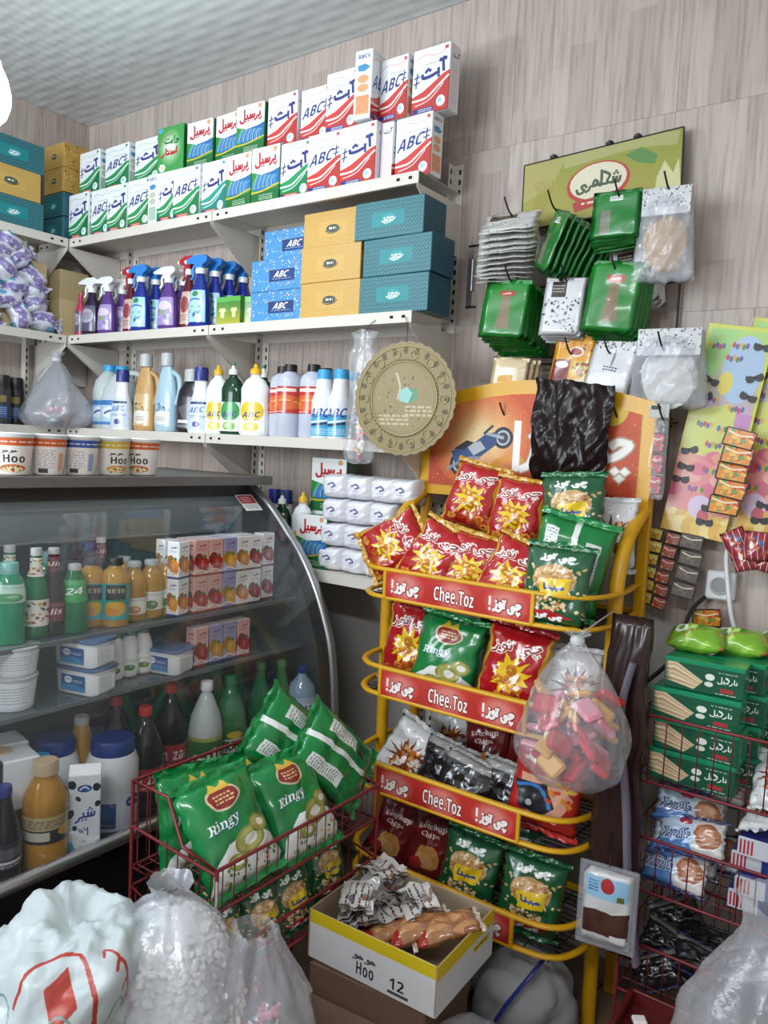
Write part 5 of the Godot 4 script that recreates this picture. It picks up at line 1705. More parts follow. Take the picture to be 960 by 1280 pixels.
func build_bottle_shelf() -> void:
	var soft_p := pr([0.0, 0.0, 0.038, 0.0, 0.043, 0.006, 0.044, 0.03, 0.042, 0.13, 0.036, 0.19, 0.026, 0.235, 0.018, 0.26, 0.017, 0.275, 0.0, 0.275])
	for v in [["softener_gold", "gold_bottle", "label_soft_gold"], ["softener_blue", "pale_blue_bottle", "label_soft_blue"]]:
		bottle_kit(v[0], soft_p, v[1], cap_prof(0.021, 0.262, 0.312, 0.02), "silver_cap", v[2], 0.02, 0.15, 1.0, 1.0, 0.62)
		kits[v[0]].append(["handle", tubem(curve([V(0.024, 0.24, 0), V(0.05, 0.215, 0), V(0.056, 0.17, 0), V(0.046, 0.12, 0), V(0.036, 0.11, 0)], 5), 0.009, 8), mats[v[1]], -1])
	bottle_kit("dark_gel", pr([0.0, 0.0, 0.04, 0.0, 0.045, 0.008, 0.046, 0.12, 0.04, 0.165, 0.024, 0.195, 0.02, 0.205, 0.0, 0.205]), "black_bottle", cap_prof(0.022, 0.2, 0.248), "silver_cap", "label_black", 0.015, 0.14, 1.0, 1.0, 0.6)
	var sp := pr([0.0, 0.0, 0.038, 0.0, 0.042, 0.006, 0.042, 0.06, 0.036, 0.11, 0.024, 0.16, 0.021, 0.205, 0.0, 0.205])
	bottle_kit("abc_spray", sp, "white_plastic", cap_prof(0.023, 0.2, 0.25, 0.021), "navy_plastic", "label_abc_spray", 0.012, 0.13, 1.1, 1.0, 0.7)
	var dish := pr([0.0, 0.0, 0.036, 0.0, 0.04, 0.006, 0.041, 0.05, 0.037, 0.13, 0.038, 0.17, 0.026, 0.2, 0.014, 0.212, 0.013, 0.225, 0.0, 0.225])
	for v in [["dish_white", "white_plastic", "label_dish_yellow", "yellow_cap"], ["dish_green", "deep_green", "label_dish_green", "white_plastic"]]:
		bottle_kit(v[0], dish, v[1], pr([0.0, 0.222, 0.015, 0.222, 0.014, 0.24, 0.007, 0.245, 0.005, 0.258, 0.0, 0.258]), v[3], v[2], 0.012, 0.12, 1.0, 1.0, 0.62)
	kits["dish_green"].append(["spout_tip", latm(pr([0.0, 0.256, 0.006, 0.256, 0.004, 0.268, 0.0, 0.268]), 10), mats["green_plastic"], 1])
	bottle_kit("pitch", pr([0.0, 0.0, 0.044, 0.0, 0.047, 0.005, 0.047, 0.195, 0.042, 0.212, 0.022, 0.226, 0.02, 0.232, 0.0, 0.232]), "grey_pitch", cap_prof(0.023, 0.228, 0.253), "black_plastic", "label_pitch", 0.082, 0.175, 1.2)
	bottle_kit("abc_bleach", pr([0.0, 0.0, 0.038, 0.0, 0.041, 0.005, 0.041, 0.13, 0.03, 0.165, 0.026, 0.2, 0.0, 0.2]), "white_plastic", cap_prof(0.026, 0.195, 0.232), "blue_cap", "label_abc_blue", 0.008, 0.125, 1.35)
	bottle_kit("bleach_tall", pr([0.0, 0.0, 0.055, 0.0, 0.06, 0.008, 0.06, 0.17, 0.05, 0.215, 0.024, 0.25, 0.02, 0.262, 0.0, 0.262]), "pale_bottle", cap_prof(0.024, 0.255, 0.285), "blue_cap", "label_bleach", 0.02, 0.125, 1.0)
	bottle_kit("bleach_jug", pr([0.0, 0.0, 0.078, 0.0, 0.085, 0.01, 0.085, 0.13, 0.075, 0.175, 0.045, 0.225, 0.024, 0.245, 0.022, 0.255, 0.0, 0.255]), "water_jug", cap_prof(0.026, 0.248, 0.276), "blue_cap", "label_bleach", 0.02, 0.125, 1.0, 1.0, 0.75)
	kits["bleach_jug"].append(["handle", tubem(curve([V(0.02, 0.245, 0), V(0.07, 0.245, 0), V(0.1, 0.2, 0), V(0.09, 0.13, 0)], 5), 0.012, 8), mats["water_jug"], -1])
	var can := pr([0.0, 0.0, 0.034, 0.0, 0.036, 0.004, 0.036, 0.15, 0.032, 0.158, 0.0, 0.158])
	bottle_kit("can_white", can, "white_plastic", cap_prof(0.033, 0.157, 0.18), "white_plastic", "label_can", 0.006, 0.148, 1.5)
	bottle_kit("can_dark", can, "black_plastic", cap_prof(0.033, 0.157, 0.205), "black_plastic", "label_can_dark", 0.006, 0.148, 1.5)
	var row := [
		["bleach_tall", 0.105, 0.12, "white bleach bottle with blue cap behind the plastic bag in the corner", "bottle"],
		["bleach_jug", 0.21, 0.13, "large translucent bleach jug with blue cap and handle", "bottle"],
		["abc_spray", 0.334, 0.215, "white bottle with navy cap beside the gold softener", "bottle"],
		["softener_gold", 0.468, 0.2, "tall gold fabric softener bottle with silver cap", "bottle"],
		["softener_blue", 0.603, 0.2, "tall pale blue fabric softener bottle with silver cap", "bottle"],
		["dark_gel", 0.728, 0.18, "black gel bottle with silver cap beside the pale blue softener", "bottle"],
		["abc_spray", 0.823, 0.215, "white bottle with navy cap beside the black gel bottle", "bottle"],
		["dish_white", 0.902, 0.2, "smaller white dish soap bottle beside the navy-capped bottle", "bottle"],
		["dish_green", 0.983, 0.2, "dark green dish soap bottle with white cap on the bottle shelf", "bottle"],
		["dish_white", 1.1, 0.2, "large white dish soap bottle with lemon label and yellow cap", "bottle"],
		["dish_white", 1.145, 0.09, "white dish soap bottle behind the large lemon one", "bottle"],
		["dish_green", 1.03, 0.09, "green dish soap bottle standing behind the white dish soap bottles", "bottle"],
		["pitch", 1.19, 0.15, "grey drain cleaner bottle with red label, first from the dish soap", "bottle"],
		["pitch", 1.272, 0.2, "grey drain cleaner bottle with red label, front middle one", "bottle"],
		["pitch", 1.366, 0.185, "grey drain cleaner bottle with red label beside the blue-capped bleach", "bottle"],
		["pitch", 1.33, 0.075, "grey drain cleaner bottle standing behind the other three", "bottle"],
		["abc_bleach", 1.43, 0.2, "white bleach bottle with blue cap beside the grey drain cleaner", "bottle"],
		["abc_bleach", 1.503, 0.2, "white bleach bottle with blue cap nearest the brass plate", "bottle"],
		["abc_bleach", 1.48, 0.105, "white bleach bottle with blue cap, behind the two front ones", "bottle"]]
	for r in row:
		var sc := Vector3.ONE
		if r[0] == "dish_white" and r[1] == 1.1: sc = Vector3(1.45, 1.0, 1.3)
		elif r[0].begins_with("soft"): sc = Vector3(1.28, 1.0, 1.2)
		elif r[0] == "dark_gel": sc = Vector3(1.35, 1.0, 1.2)
		elif r[0] in ["abc_spray", "dish_white", "dish_green", "bleach_tall"]: sc = Vector3(1.2, 1.0, 1.15)
		elif r[0] == "bleach_jug": sc = Vector3(1.12, 1.0, 1.1)
		spawn(r[0], "cleaning_bottle", r[3], r[4], "bottles on the bottle shelf", V(r[1], S3, r[2]), 0.35 if r[0] != "softener_gold" and r[0] != "softener_blue" else 0.1, sc)
	var cans := [["can_white", -0.05, 0.66], ["can_white", -0.08, 0.58], ["can_dark", -0.1, 0.5], ["can_dark", -0.18, 0.47], ["can_dark", -0.19, 0.39]]
	for i in cans.size():
		spawn(cans[i][0], "spray_can", "%s spray can on the side-wall bottle shelf, %s from the frame edge" % ["white" if i < 2 else "black", ORD[i]], "spray can", "spray cans on the side wall", V(cans[i][1], S3, cans[i][2]), 1.0, Vector3(1, 1, 1))
	# clear plastic bag of goods sagging on the side wall shelf
	var bag := thing("plastic_bag", "clear knotted plastic bag standing at the corner of the bottle shelf", "plastic bag", "", V(-0.02, S3, 0.3))
	bag.scale = Vector3(1.3, 1.0, 1.3)
	part(bag, "film", pouch(pr([0.001, 0.003, 0.09, 0.0, 0.125, 0.05, 0.11, 0.12, 0.075, 0.19, 0.04, 0.25, 0.014, 0.29, 0.03, 0.325]), 48, 5, 0.22, 3.0, 1.0, 0.8), mats["film_haze"])
	part(bag, "knot", latm(pr([0.0, 0.282, 0.015, 0.284, 0.017, 0.292, 0.014, 0.3, 0.0, 0.302]), 12), mats["film_white"])
	for k in 4:
		pack_in_bag(k)
	# brass plate on a wire below the middle shelf
	var d := thing("brass_plate", "round embossed brass plate with scalloped rim hanging from the shelf end", "brass plate", "", V(1.818, 1.652, 0.285), 0.12)
	var st := S()
	var rim := []
	for i in 96:
		var t := TAU * i / 96
		var r := 0.169 + 0.005 * absf(sin(t * 16.0))
		rim.append(Vector2(cos(t) * r, sin(t) * r))
	var pv := PackedVector2Array(rim)
	prism(st, pv, 0.003, Transform3D(), "brass_disc")
	var bm: StandardMaterial3D = pm(rects["brass_disc"][0], "card").duplicate()
	bm.resource_name = "brass_print"
	bm.albedo_color = Color(0.8, 0.79, 0.78)
	bm.metallic = 0.15
	bm.roughness = 0.5
	part(d, "plate", st.commit(), bm)
	part(d, "raised_ring", tubem(ring_pts(0.112, 0.002), 0.0022, 6, true), mats["brass"])
	part(d, "raised_ring", tubem(ring_pts(0.158, 0.002), 0.0018, 6, true), mats["brass"])
	for k in 14:
		var a := TAU * k / 14
		part(d, "rosette", tubem(ring_pts(0.0125, 0.0, 14), 0.0018, 5, true), mats["brass"], at(cos(a) * 0.135, sin(a) * 0.135, 0.0025))
	part(d, "green_sticker", prismm([-0.02, -0.018, 0.012, -0.026, 0.026, 0.004, 0.006, 0.024, -0.016, 0.014], 0.001, at(0.005, 0.012, 0.0022)), mats["mint_plastic"])
	part(d, "hanging_wire", tubem([V(0, 0.166, 0), V(-0.004, 0.21, -0.01), V(-0.02, 0.25, -0.024)], 0.0012, 5), mats["dark_wire"])
	# long clear pack of sweets on a wire
	var c := thing("candy_pack", "long clear plastic pack of colourful sweets hanging beside the brass plate", "candy pack", "", V(1.655, 1.45, 0.285), 0.2)
	part(c, "film", pouch(pr([0.001, 0.0, 0.045, 0.01, 0.05, 0.08, 0.042, 0.2, 0.045, 0.32, 0.03, 0.37, 0.045, 0.41]), 28, 6, 0.25, 8.0, 1.0, 0.35), mats["film_clear"])
	for k in 16:
		var m := ["candy_red", "candy_gold", "candy_white", "candy_pink"][k % 4] as String
		part(c, "sweet", candy_mesh(), mats[m], at(rng.randf_range(-0.022, 0.022), 0.02 + 0.018 * k, rng.randf_range(-0.004, 0.004), Basis.from_euler(Vector3(rng.randf() * 3, rng.randf() * 3, rng.randf() * 3))))
	part(c, "hanging_wire", tubem([V(0.0, 0.4, 0), V(0.01, 0.43, -0.01), V(0.03, 0.452, -0.022)], 0.0012, 5), mats["dark_wire"])


func pack_in_bag(k: int) -> void:
	solo("wrapped_soap", "%s wrapped bar inside the clear plastic bag on the bottle shelf" % ["pink", "dark green-labelled", "white", "reddish"][k], "soap", "wrapped bars in the clear bag", boxm(Vector3(0.07, 0.03, 0.045), {}, Color.WHITE, 0.008), mats[["candy_pink", "deep_green", "white_plastic", "pink_plastic"][k]], at(-0.04 + 0.05 * (k % 2), S3 + 0.012 + 0.045 * (k / 2), 0.27 + 0.06 * (k % 2), Basis(Vector3.UP, 0.5 * k)))


var candy_cache: ArrayMesh
func candy_mesh() -> ArrayMesh:
	if candy_cache == null:
		var st := S()
		tube(st, [V(-0.016, 0, 0), V(-0.012, 0, 0), V(-0.009, 0, 0)], 0.006, 6, false, 0.3)
		lathe(st, pr([0.0, -0.008, 0.006, -0.006, 0.0085, 0.0, 0.006, 0.006, 0.0, 0.008]), 8)
		tube(st, [V(0.009, 0, 0), V(0.012, 0, 0), V(0.016, 0, 0)], 0.006, 6, false, 0.3)
		candy_cache = st.commit()
	return candy_cache


func ring_pts(r: float, z := 0.0, n := 40) -> Array:
	var o := []
	for i in n: o.append(V(cos(TAU * i / n) * r, sin(TAU * i / n) * r, z))
	return o


func build_low_shelf() -> void:
	spawn("dish_green", "cleaning_bottle", "dark green dish soap bottle just beyond the cooler end", "bottle", "bottles on the low shelf", V(1.245, S4, 0.19), 0.3, Vector3(1.0, 0.92, 1.0))
	spawn("dish_green", "cleaning_bottle", "green dish soap bottle behind the white one beyond the cooler", "bottle", "bottles on the low shelf", V(1.3, S4, 0.08), 0.3, Vector3(1.0, 0.97, 1.0))
	spawn("dish_white", "cleaning_bottle", "white lemon dish soap bottle on the low shelf beside the cooler end", "bottle", "bottles on the low shelf", V(1.345, S4, 0.19), 0.3, Vector3(1.1, 0.98, 1.0))
	spawn("dish_white", "cleaning_bottle", "white dish soap bottle with yellow cap half hidden on the low shelf", "bottle", "bottles on the low shelf", V(1.39, S4, 0.045), 0.3, Vector3(0.9, 1.0, 0.9))
	for k in 2: spawn("abc_spray", "cleaning_bottle", "navy-capped bottle behind the cooler corner, %s the green one" % ["farther from", "nearer to"][k], "bottle", "bottles on the low shelf", V(1.14 + 0.06 * k, S4, 0.12), 0.3)
	pack("detergent_box", "splash detergent box with red lettering standing on the low shelf", "detergent box", "detergent boxes on the low shelf", "splash", V(1.425, S4, 0.205), 0.0, Vector3(0.95, 0.96, 1))
	pack("detergent_box", "splash detergent box lying behind, under the upper one on the low shelf", "detergent box", "detergent boxes on the low shelf", "splash", V(1.43, S4, 0.125), 0.0, Vector3(1.05, 1.0, 1))
	pack("detergent_box", "splash detergent box with red lettering, upper one beside the napkin packs", "detergent box", "detergent boxes on the low shelf", "splash", V(1.425, S4 + 0.1905, 0.125), 0.0, Vector3(1.1, 0.98, 1))
	# napkin packs
	var fn := func(u: float, v: float, s: int) -> Vector3:
		var e := 4.5
		var puff: float = pow(maxf(0.0, 1.0 - pow(absf(u), e)), 0.4) * pow(maxf(0.0, 1.0 - pow(absf(v), e)), 0.4)
		return Vector3(u * 0.051 + 0.003 * noise.get_noise_2d(v * 2.0, 3.0), v * 0.041 + 0.003 * noise.get_noise_2d(u * 2.0, 7.0), s * 0.05 * puff * (1.0 + 0.16 * noise.get_noise_2d(u * 3.0, v * 3.0)))
	var m := skin(12, 12, fn, "napkin_pack")
	var slabs := S()
	for k in 7: box(slabs, Vector3(0.094, 0.0015, 0.092), {}, Color("#d3d3da"), 0.0004, V(0, -0.03 + 0.01 * k, 0))
	var sl := slabs.commit()
	var rows := [[1.512, 1.612, 1.712, 1.79], [1.512, 1.612, 1.712], [1.508, 1.608, 1.706], [1.502, 1.602, 1.7]]
	for j in 4:
		for i in rows[j].size():
			var y: float = S4 + 0.041 + 0.082 * (3 - j)
			var o := thing("napkin_pack", "white wrapped napkin pack, %s from the detergent boxes in the %s layer" % [ORD[i], ["top", "second", "third", "bottom"][j]], "napkin pack", "napkin packs on the low shelf", V(rows[j][i], y, 0.19))
			part(o, "wrapper", m, pm(rects["napkin_pack"][0], "gloss"))
			o.rotation.z = rng.randf_range(-0.04, 0.04)


# ---------------------------------------------------------------- curved glass cooler
const CZ := 0.33
const CE := 2.15


func glass_profile() -> Array:
	return pr([1.22, 1.35, 1.32, 1.277, 1.40, 1.2, 1.47, 1.124, 1.53, 1.033, 1.573, 0.941, 1.604, 0.848, 1.622, 0.728, 1.63, 0.62, 1.633, 0.53])


func build_cooler() -> void:
	var o := thing("display_cooler", "dark refrigerated display cooler with curved glass front, full of drinks", "display cooler", "", V(0, 0, 0))
	var g := glass_profile()
	var ln := CE - CZ
	var mid := (CE + CZ) / 2
	var dark: Material = mats["dark_brown"]
	# curved pane, drawn once as a thin sheet
	var sh := sheet(2, 27, func(u: float, v: float) -> Vector3:
		var f := (1.0 - v) / 2.0 * 9.0
		var i := mini(floori(f), 8)
		var p: Vector2 = (g[i] as Vector2).cubic_interpolate(g[i + 1], g[maxi(i - 1, 0)], g[mini(i + 2, 9)], f - i)
		return V(p.x, p.y, mid - u * ln / 2))
	part(o, "glass_pane", sh, mats["cooler_glass"])
	# end cheek: dark plate following the glass, with a bright metal edge
	var outl := []
	for i in 27:
		var f := i / 26.0 * 9.0
		var k := mini(floori(f), 8)
		var p: Vector2 = (g[k] as Vector2).cubic_interpolate(g[k + 1], g[maxi(k - 1, 0)], g[mini(k + 2, 9)], f - k)
		outl.append(p)
	for e in [CZ - 0.012, CE + 0.012]:
		var a := []
		for p in outl: a.append_array([p.x, p.y])
		a.append_array([1.6, 0.4, 1.6, 0.12, 0.76, 0.12, 0.76, 1.35])
		part(o, "end_cheek", prismm(a, 0.024, at(0, 0, e)), dark)
		var ins := []
		for p in outl: ins.append_array([p.x - 0.045, p.y - 0.02])
		ins.append_array([1.55, 0.45, 0.8, 0.45, 0.8, 1.32])
		var face_z: float = e + (0.0135 if e < 1 else -0.0135)
		part(o, "end_lining", prismm(ins, 0.002, at(0, 0, face_z)), mat("cooler_lining", Color("#47494c"), 0.35))
		var pts := []
		for p in outl: pts.append(V(p.x + 0.003, p.y, e))
		part(o, "edge_trim", tubem(pts, 0.019, 8, false, 0.3), mats["aluminium"])
	part(o, "counter_top", boxm(Vector3(0.57, 0.03, ln + 0.07), {}, Color.WHITE, 0.004, V(1.005, 1.354, mid)), mat("counter_laminate", Color("#55524f"), 0.4))
	part(o, "counter_edge", boxm(Vector3(0.006, 0.03, ln + 0.07), {}, Color.WHITE, 0.002, V(1.293, 1.354, mid)), mat("counter_edging", Color("#6f6b69"), 0.35))
	part(o, "top_frame", boxm(Vector3(0.03, 0.04, ln), {}, Color.WHITE, 0.003, V(1.2, 1.312, mid)), dark)
	part(o, "pale_housing_band", prismm([1.0, 1.30, 1.19, 1.31, 1.215, 1.285, 1.12, 1.19, 1.03, 1.19], ln, at(0, 0, mid)), mat("pale_band_grey", Color("#c3d0d4"), 0.3))  # pale blue-grey band along the cooler top, behind the glass
	part(o, "housing_lip", tubem([V(1.123, 1.186, CZ), V(1.123, 1.186, CE)], 0.006, 8), mats["aluminium"])
	part(o, "back_wall", boxm(Vector3(0.03, 1.25, ln), {}, Color.WHITE, 0.002, V(0.775, 0.12, mid)), mat("cooler_back", Color("#55595c"), 0.4))
	part(o, "base", prismm([0.76, 0.12, 1.58, 0.12, 1.605, 0.46, 1.6, 0.495, 0.76, 0.495], ln, at(0, 0, mid)), mat("cooler_base", Color("#1f1f24"), 0.35))
	part(o, "foot", boxm(Vector3(0.7, 0.12, 0.05), {}, Color.WHITE, 0.004, V(1.15, 0.0, CZ + 0.1)), dark)
	part(o, "foot", boxm(Vector3(0.7, 0.12, 0.05), {}, Color.WHITE, 0.004, V(1.15, 0.0, CE - 0.1)), dark)
	part(o, "bumper_rail", tubem([V(1.63, 0.525, CZ), V(1.63, 0.525, CE)], 0.017, 12), mats["chrome"])
	# glass shelves
	for q in [[0.998, 1.47, 0.98], [0.846, 1.5, 0.98]]:
		var s := part(o, "glass_shelf", boxm(Vector3(q[1] - 0.79, 0.008, ln - 0.04), {}, Color.WHITE, 0.001, V((q[1] + 0.79) / 2, q[0] - 0.009, mid)), mats["shelf_glass"])
		part(s, "shelf_edge", boxm(Vector3(0.006, 0.012, ln - 0.04), {}, Color.WHITE, 0.001, V(q[1] + 0.003, q[0] - 0.011, mid)), mat("edge_grey", Color("#5f6668"), 0.3))
		for z in [CZ + 0.03, CE - 0.03]: part(s, "shelf_bracket", boxm(Vector3(q[1] - 0.85, 0.016, 0.004), {}, Color.WHITE, 0.001, V((q[1] + 0.79) / 2, q[0] - 0.026, z)), mats["aluminium"])
	# red and white tag on the cheek
	var tagn := thing("price_tag", "red-and-white printed sticker on the upper corner of the cooler glass", "sticker", "", V(1.297, 1.3, 0.43), FX)
	part(tagn, "card", boxm(Vector3(0.075, 0.001, 0.075), {"t": "tag_red"}, Color("#ecebea"), 0.0003), pm(rects["tag_red"][0], "gloss"))
	tagn.basis = Basis(Vector3.BACK, -0.69) * Basis(Vector3.UP, FX)
	tagn.position = V(1.30, 1.2965, 0.41)
	# noodle cups along the counter
	var prof := pr([0.0, 0.0, 0.036, 0.0, 0.038, 0.004, 0.048, 0.096, 0.0505, 0.098, 0.0505, 0.103, 0.046, 0.103, 0.0, 0.102])
	var cups := [["cup_orange", 1.18, "orange-banded noodle cup with a bowl picture, nearest the frame edge"], ["cup_back", 1.086, "orange-banded noodle cup showing its plain printed back"], ["cup_blue", 0.988, "blue-banded noodle cup on the cooler counter"], ["cup_yellow", 0.886, "yellow-banded noodle cup with a bowl picture"], ["cup_orange", 0.781, "orange-banded noodle cup at the far end of the row"]]
	for c in cups:
		var t := thing("noodle_cup", c[2], "noodle cup", "noodle cups on the cooler counter", V(1.225, 1.385, c[1]), {1.18: 2.45, 1.086: 2.2, 0.988: 2.0, 0.886: 2.85, 0.781: 2.0}[c[1]])
		part(t, "cup", latm(prof, 28), mats["white_foam"])
		part(t, "cup_wrap", sleeve(prof, 0.003, 0.095, c[0], PI, 1, 1, 2.0, 0.0006), pm(rects[c[0]][0], "card"))
		part(t, "lid", latm(pr([0.0, 0.1025, 0.051, 0.1025, 0.052, 0.105, 0.05, 0.108, 0.0, 0.1085]), 28), mats["white_plastic"])


func build_cooler_stock() -> void:
	var U := 0.9985
	var M := 0.8465
	var D := 0.4955
	# upper shelf bottles
	var tall := pr([0.0, 0.0, 0.027, 0.0, 0.03, 0.005, 0.03, 0.1, 0.026, 0.13, 0.014, 0.165, 0.0125, 0.205, 0.0, 0.205])
	bottle_kit("malt_bottle", tall, "malt_glass", cap_prof(0.0135, 0.2, 0.215), "silver_cap", "label_malt", 0.035, 0.085, 1.5)
	bottle_kit("seed_bottle", tall, "green_glass", cap_prof(0.0135, 0.2, 0.218), "silver_cap", "label_seed", 0.03, 0.095, 1.5)
	kits["seed_bottle"].append(["neck_label", sleeve(tall, 0.15, 0.195, "label_seed", PI), pm(rects["label_seed"][0], "gloss"), 0])
	kits["malt_bottle"].append(["neck_foil", sleeve(tall, 0.158, 0.196, "label_malt", PI), pm(rects["label_malt"][0], "foil"), 0])
	bottle_kit("green_24", pr([0.0, 0.0, 0.03, 0.0, 0.033, 0.005, 0.033, 0.08, 0.026, 0.125, 0.015, 0.16, 0.0, 0.16]), "green_glass", cap_prof(0.016, 0.157, 0.172), "silver_cap", "label_24", 0.08, 0.135, 1.5)
	bottle_kit("aloe_bottle", pr([0.0, 0.0, 0.033, 0.0, 0.036, 0.006, 0.036, 0.12, 0.03, 0.15, 0.02, 0.165, 0.0, 0.165]), "mint_glass", cap_prof(0.021, 0.16, 0.19), "mint_plastic", "label_aloe", 0.1, 0.142, 2.2, 1, 1, 3.0)
	bottle_kit("juice_jar", pr([0.0, 0.0, 0.031, 0.0, 0.034, 0.005, 0.034, 0.1, 0.027, 0.125, 0.017, 0.138, 0.017, 0.15, 0.0, 0.15]), "amber_juice", cap_prof(0.0185, 0.146, 0.16), "silver_cap", "label_pine", 0.02, 0.065, 1.3)
	bottle_kit("juice_jar_b", pr([0.0, 0.0, 0.031, 0.0, 0.034, 0.005, 0.034, 0.1, 0.027, 0.125, 0.017, 0.138, 0.017, 0.15, 0.0, 0.15]), "amber_juice", cap_prof(0.0185, 0.146, 0.16), "silver_cap", "label_pine_green", 0.025, 0.075, 1.3)
	bottle_kit("mango_bottle", pr([0.0, 0.0, 0.033, 0.0, 0.036, 0.006, 0.036, 0.125, 0.028, 0.145, 0.018, 0.155, 0.017, 0.165, 0.0, 0.165]), "amber_juice", cap_prof(0.02, 0.16, 0.178), "dark_brown", "label_mango", 0.02, 0.115, 1.5, 1, 1, 2.6)
	bottle_kit("pet_dark", pr([0.0, 0.0, 0.027, 0.0, 0.03, 0.006, 0.03, 0.11, 0.016, 0.16, 0.012, 0.19, 0.0, 0.19]), "cola_dark", cap_prof(0.0145, 0.185, 0.205), "navy_plastic", "label_black", 0.05, 0.1, PI)
	var b := [
		["aloe_bottle", 1.41, 1.29, 0, "square green aloe drink bottle with mint cap at the frame edge"],
		["seed_bottle", 1.33, 1.32, 0, "green seed drink bottle behind the aloe bottle at the frame edge"],
		["seed_bottle", 1.32, 1.24, 0, "green seed drink bottle behind, between the aloe and speckled bottles"],
		["seed_bottle", 1.4, 1.217, 0, "tall speckled-label drink bottle beside the dark malt bottle"],
		["malt_bottle", 1.4, 1.171, 0, "dark brown malt bottle with maroon label and silver cap"],
		["green_24", 1.415, 1.122, 0, "green glass bottle marked 24 beside the malt bottle"],
		["aloe_bottle", 1.3, 1.13, 0, "green aloe drink bottle behind the malt bottle"],
		["pet_dark", 1.3, 1.005, 0, "dark cola bottle with blue cap behind the mango bottles"],
		["mango_bottle", 1.38, 1.05, 0, "yellow mango juice bottle, farther from the pineapple bottles"],
		["mango_bottle", 1.42, 1.006, 0, "yellow mango juice bottle, nearer to the pineapple bottles"],
		["juice_jar", 1.4, 0.932, 0, "pineapple juice bottle with silver cap, first after the mango bottles"],
		["juice_jar_b", 1.4, 0.876, 0, "pineapple juice bottle with silver cap, middle one of three"],
		["juice_jar_b", 1.4, 0.822, 0, "pineapple juice bottle with silver cap beside the juice cartons"],
		["juice_jar", 1.31, 0.9, 0, "juice bottle in the second row behind the pineapple bottles"],
		["malt_bottle", 1.28, 0.955, 0, "dark bottle with silver cap at the back behind the juice bottles"]]
	for q in b: spawn(q[0], "drink_bottle", q[4], "bottle", "bottles on the upper cooler shelf", V(q[1], U, q[2]), 1.0)
	# juice cartons two high
	for k in ["red", "orange", "mango", "peach", "pomegranate"]: carton_kit("juice_" + k, Vector3(0.053, 0.106, 0.04), "juice_" + k, "juice_" + k, null, Color("#dcdcdc"))
	var jl := [["orange", 0.812], ["red", 0.743], ["red", 0.688], ["mango", 0.632], ["peach", 0.578], ["pomegranate", 0.527], ["pomegranate", 0.45]]
	var fruit := {"red": "red pomegranate-apple", "orange": "white-and-blue orange", "mango": "violet mango", "peach": "white peach", "pomegranate": "white pomegranate"}
	for i in jl.size():
		for j in 2:
			var y := U + 0.1065 * j
			pack("juice_carton", "%s juice carton, %s in the row, %s of two" % [fruit[jl[i][0]], ORD[i], ["lower", "upper"][j]], "juice carton", "juice cartons on the upper cooler shelf", "juice_" + jl[i][0], V(1.437 - 0.02 * int(i == 6), y, jl[i][1]), FX + (0.3 if i == 0 else 0.0), Vector3(1.0, 1.0, 1.0))
			if i < 6: pack("juice_carton", "%s juice carton in the second row, behind the %s front one, %s" % [fruit[jl[i][0]], ORD[i], ["lower", "upper"][j]], "juice carton", "juice cartons on the upper cooler shelf", "juice_" + jl[i][0], V(1.39, y, jl[i][1]), FX)
	var jm := [["red", 0.756], ["mango", 0.7], ["mango", 0.646], ["red", 0.59]]
	for i in 4: pack("juice_carton", "%s juice carton on the lower cooler shelf, %s from the blue tub" % [fruit[jm[i][0]], ORD[i]], "juice carton", "juice cartons on the lower cooler shelf", "juice_" + jm[i][0], V(1.462, M, jm[i][1]), FX, Vector3(0.95, 1.08, 1.0))
	# tubs
	var tub := pr([0.0, 0.0, 0.9, 0.0, 0.95, 0.06, 1.0, 1.0, 1.04, 1.0, 1.04, 1.06, 0.0, 1.06])
	var tp := []
	for p in tub: tp.append(Vector2(p.x * 0.064, p.y * 0.058))
	kits["blue_tub"] = [["tub", latm(tp, 32, 1.0, 0.72, 7.0), mats["white_plastic"], -1],
		["tub_lid", latm(pr([0.0, 0.062, 0.068, 0.062, 0.069, 0.066, 0.067, 0.07, 0.0, 0.071]), 32, 1.0, 0.74, 7.0), mats["lid_blue"], -1],
		["tub_label", boxm(Vector3(0.075, 0.04, 0.0008), {"f": "tub_blue"}, Color("#2a5c98"), 0.0002, V(0.0, 0.01, 0.0472)), pm(rects["tub_blue"][0], "gloss"), -1],
		["tub_label", boxm(Vector3(0.0008, 0.04, 0.06), {"r": "tub_print", "l": "tub_print"}, Color("#e4e9ec"), 0.0002, V(0.0648, 0.01, 0.0)), pm(rects["tub_print"][0], "gloss"), -1]]
	for q in [[1.44, M, 1.1, "white cheese tub with blue label, lower of the stacked pair"], [1.44, M + 0.0715, 1.105, "white cheese tub with blue lid, upper of the stacked pair"], [1.44, M, 0.845, "white cheese tub with blue label beside the small juice cartons"]]:
		spawn("blue_tub", "cheese_tub", q[3], "tub", "cheese tubs in the cooler", V(q[0], q[1], q[2]), 0.25)
	bottle_kit("dough_bottle", pr([0.0, 0.0, 0.02, 0.0, 0.026, 0.008, 0.026, 0.05, 0.022, 0.06, 0.026, 0.072, 0.02, 0.095, 0.011, 0.112, 0.0, 0.112]), "white_plastic", cap_prof(0.014, 0.108, 0.124), "green_plastic", "label_pine_green", 0.018, 0.05, 1.4)
	for k in 3: spawn("dough_bottle", "yogurt_bottle", "small white yogurt drink bottle with green cap, %s from the blue-label tubs" % ORD[k], "bottle", "yogurt drinks in the cooler", V(1.41, M, 0.996 - 0.046 * k), 1.0, Vector3(1, 1.04, 1))
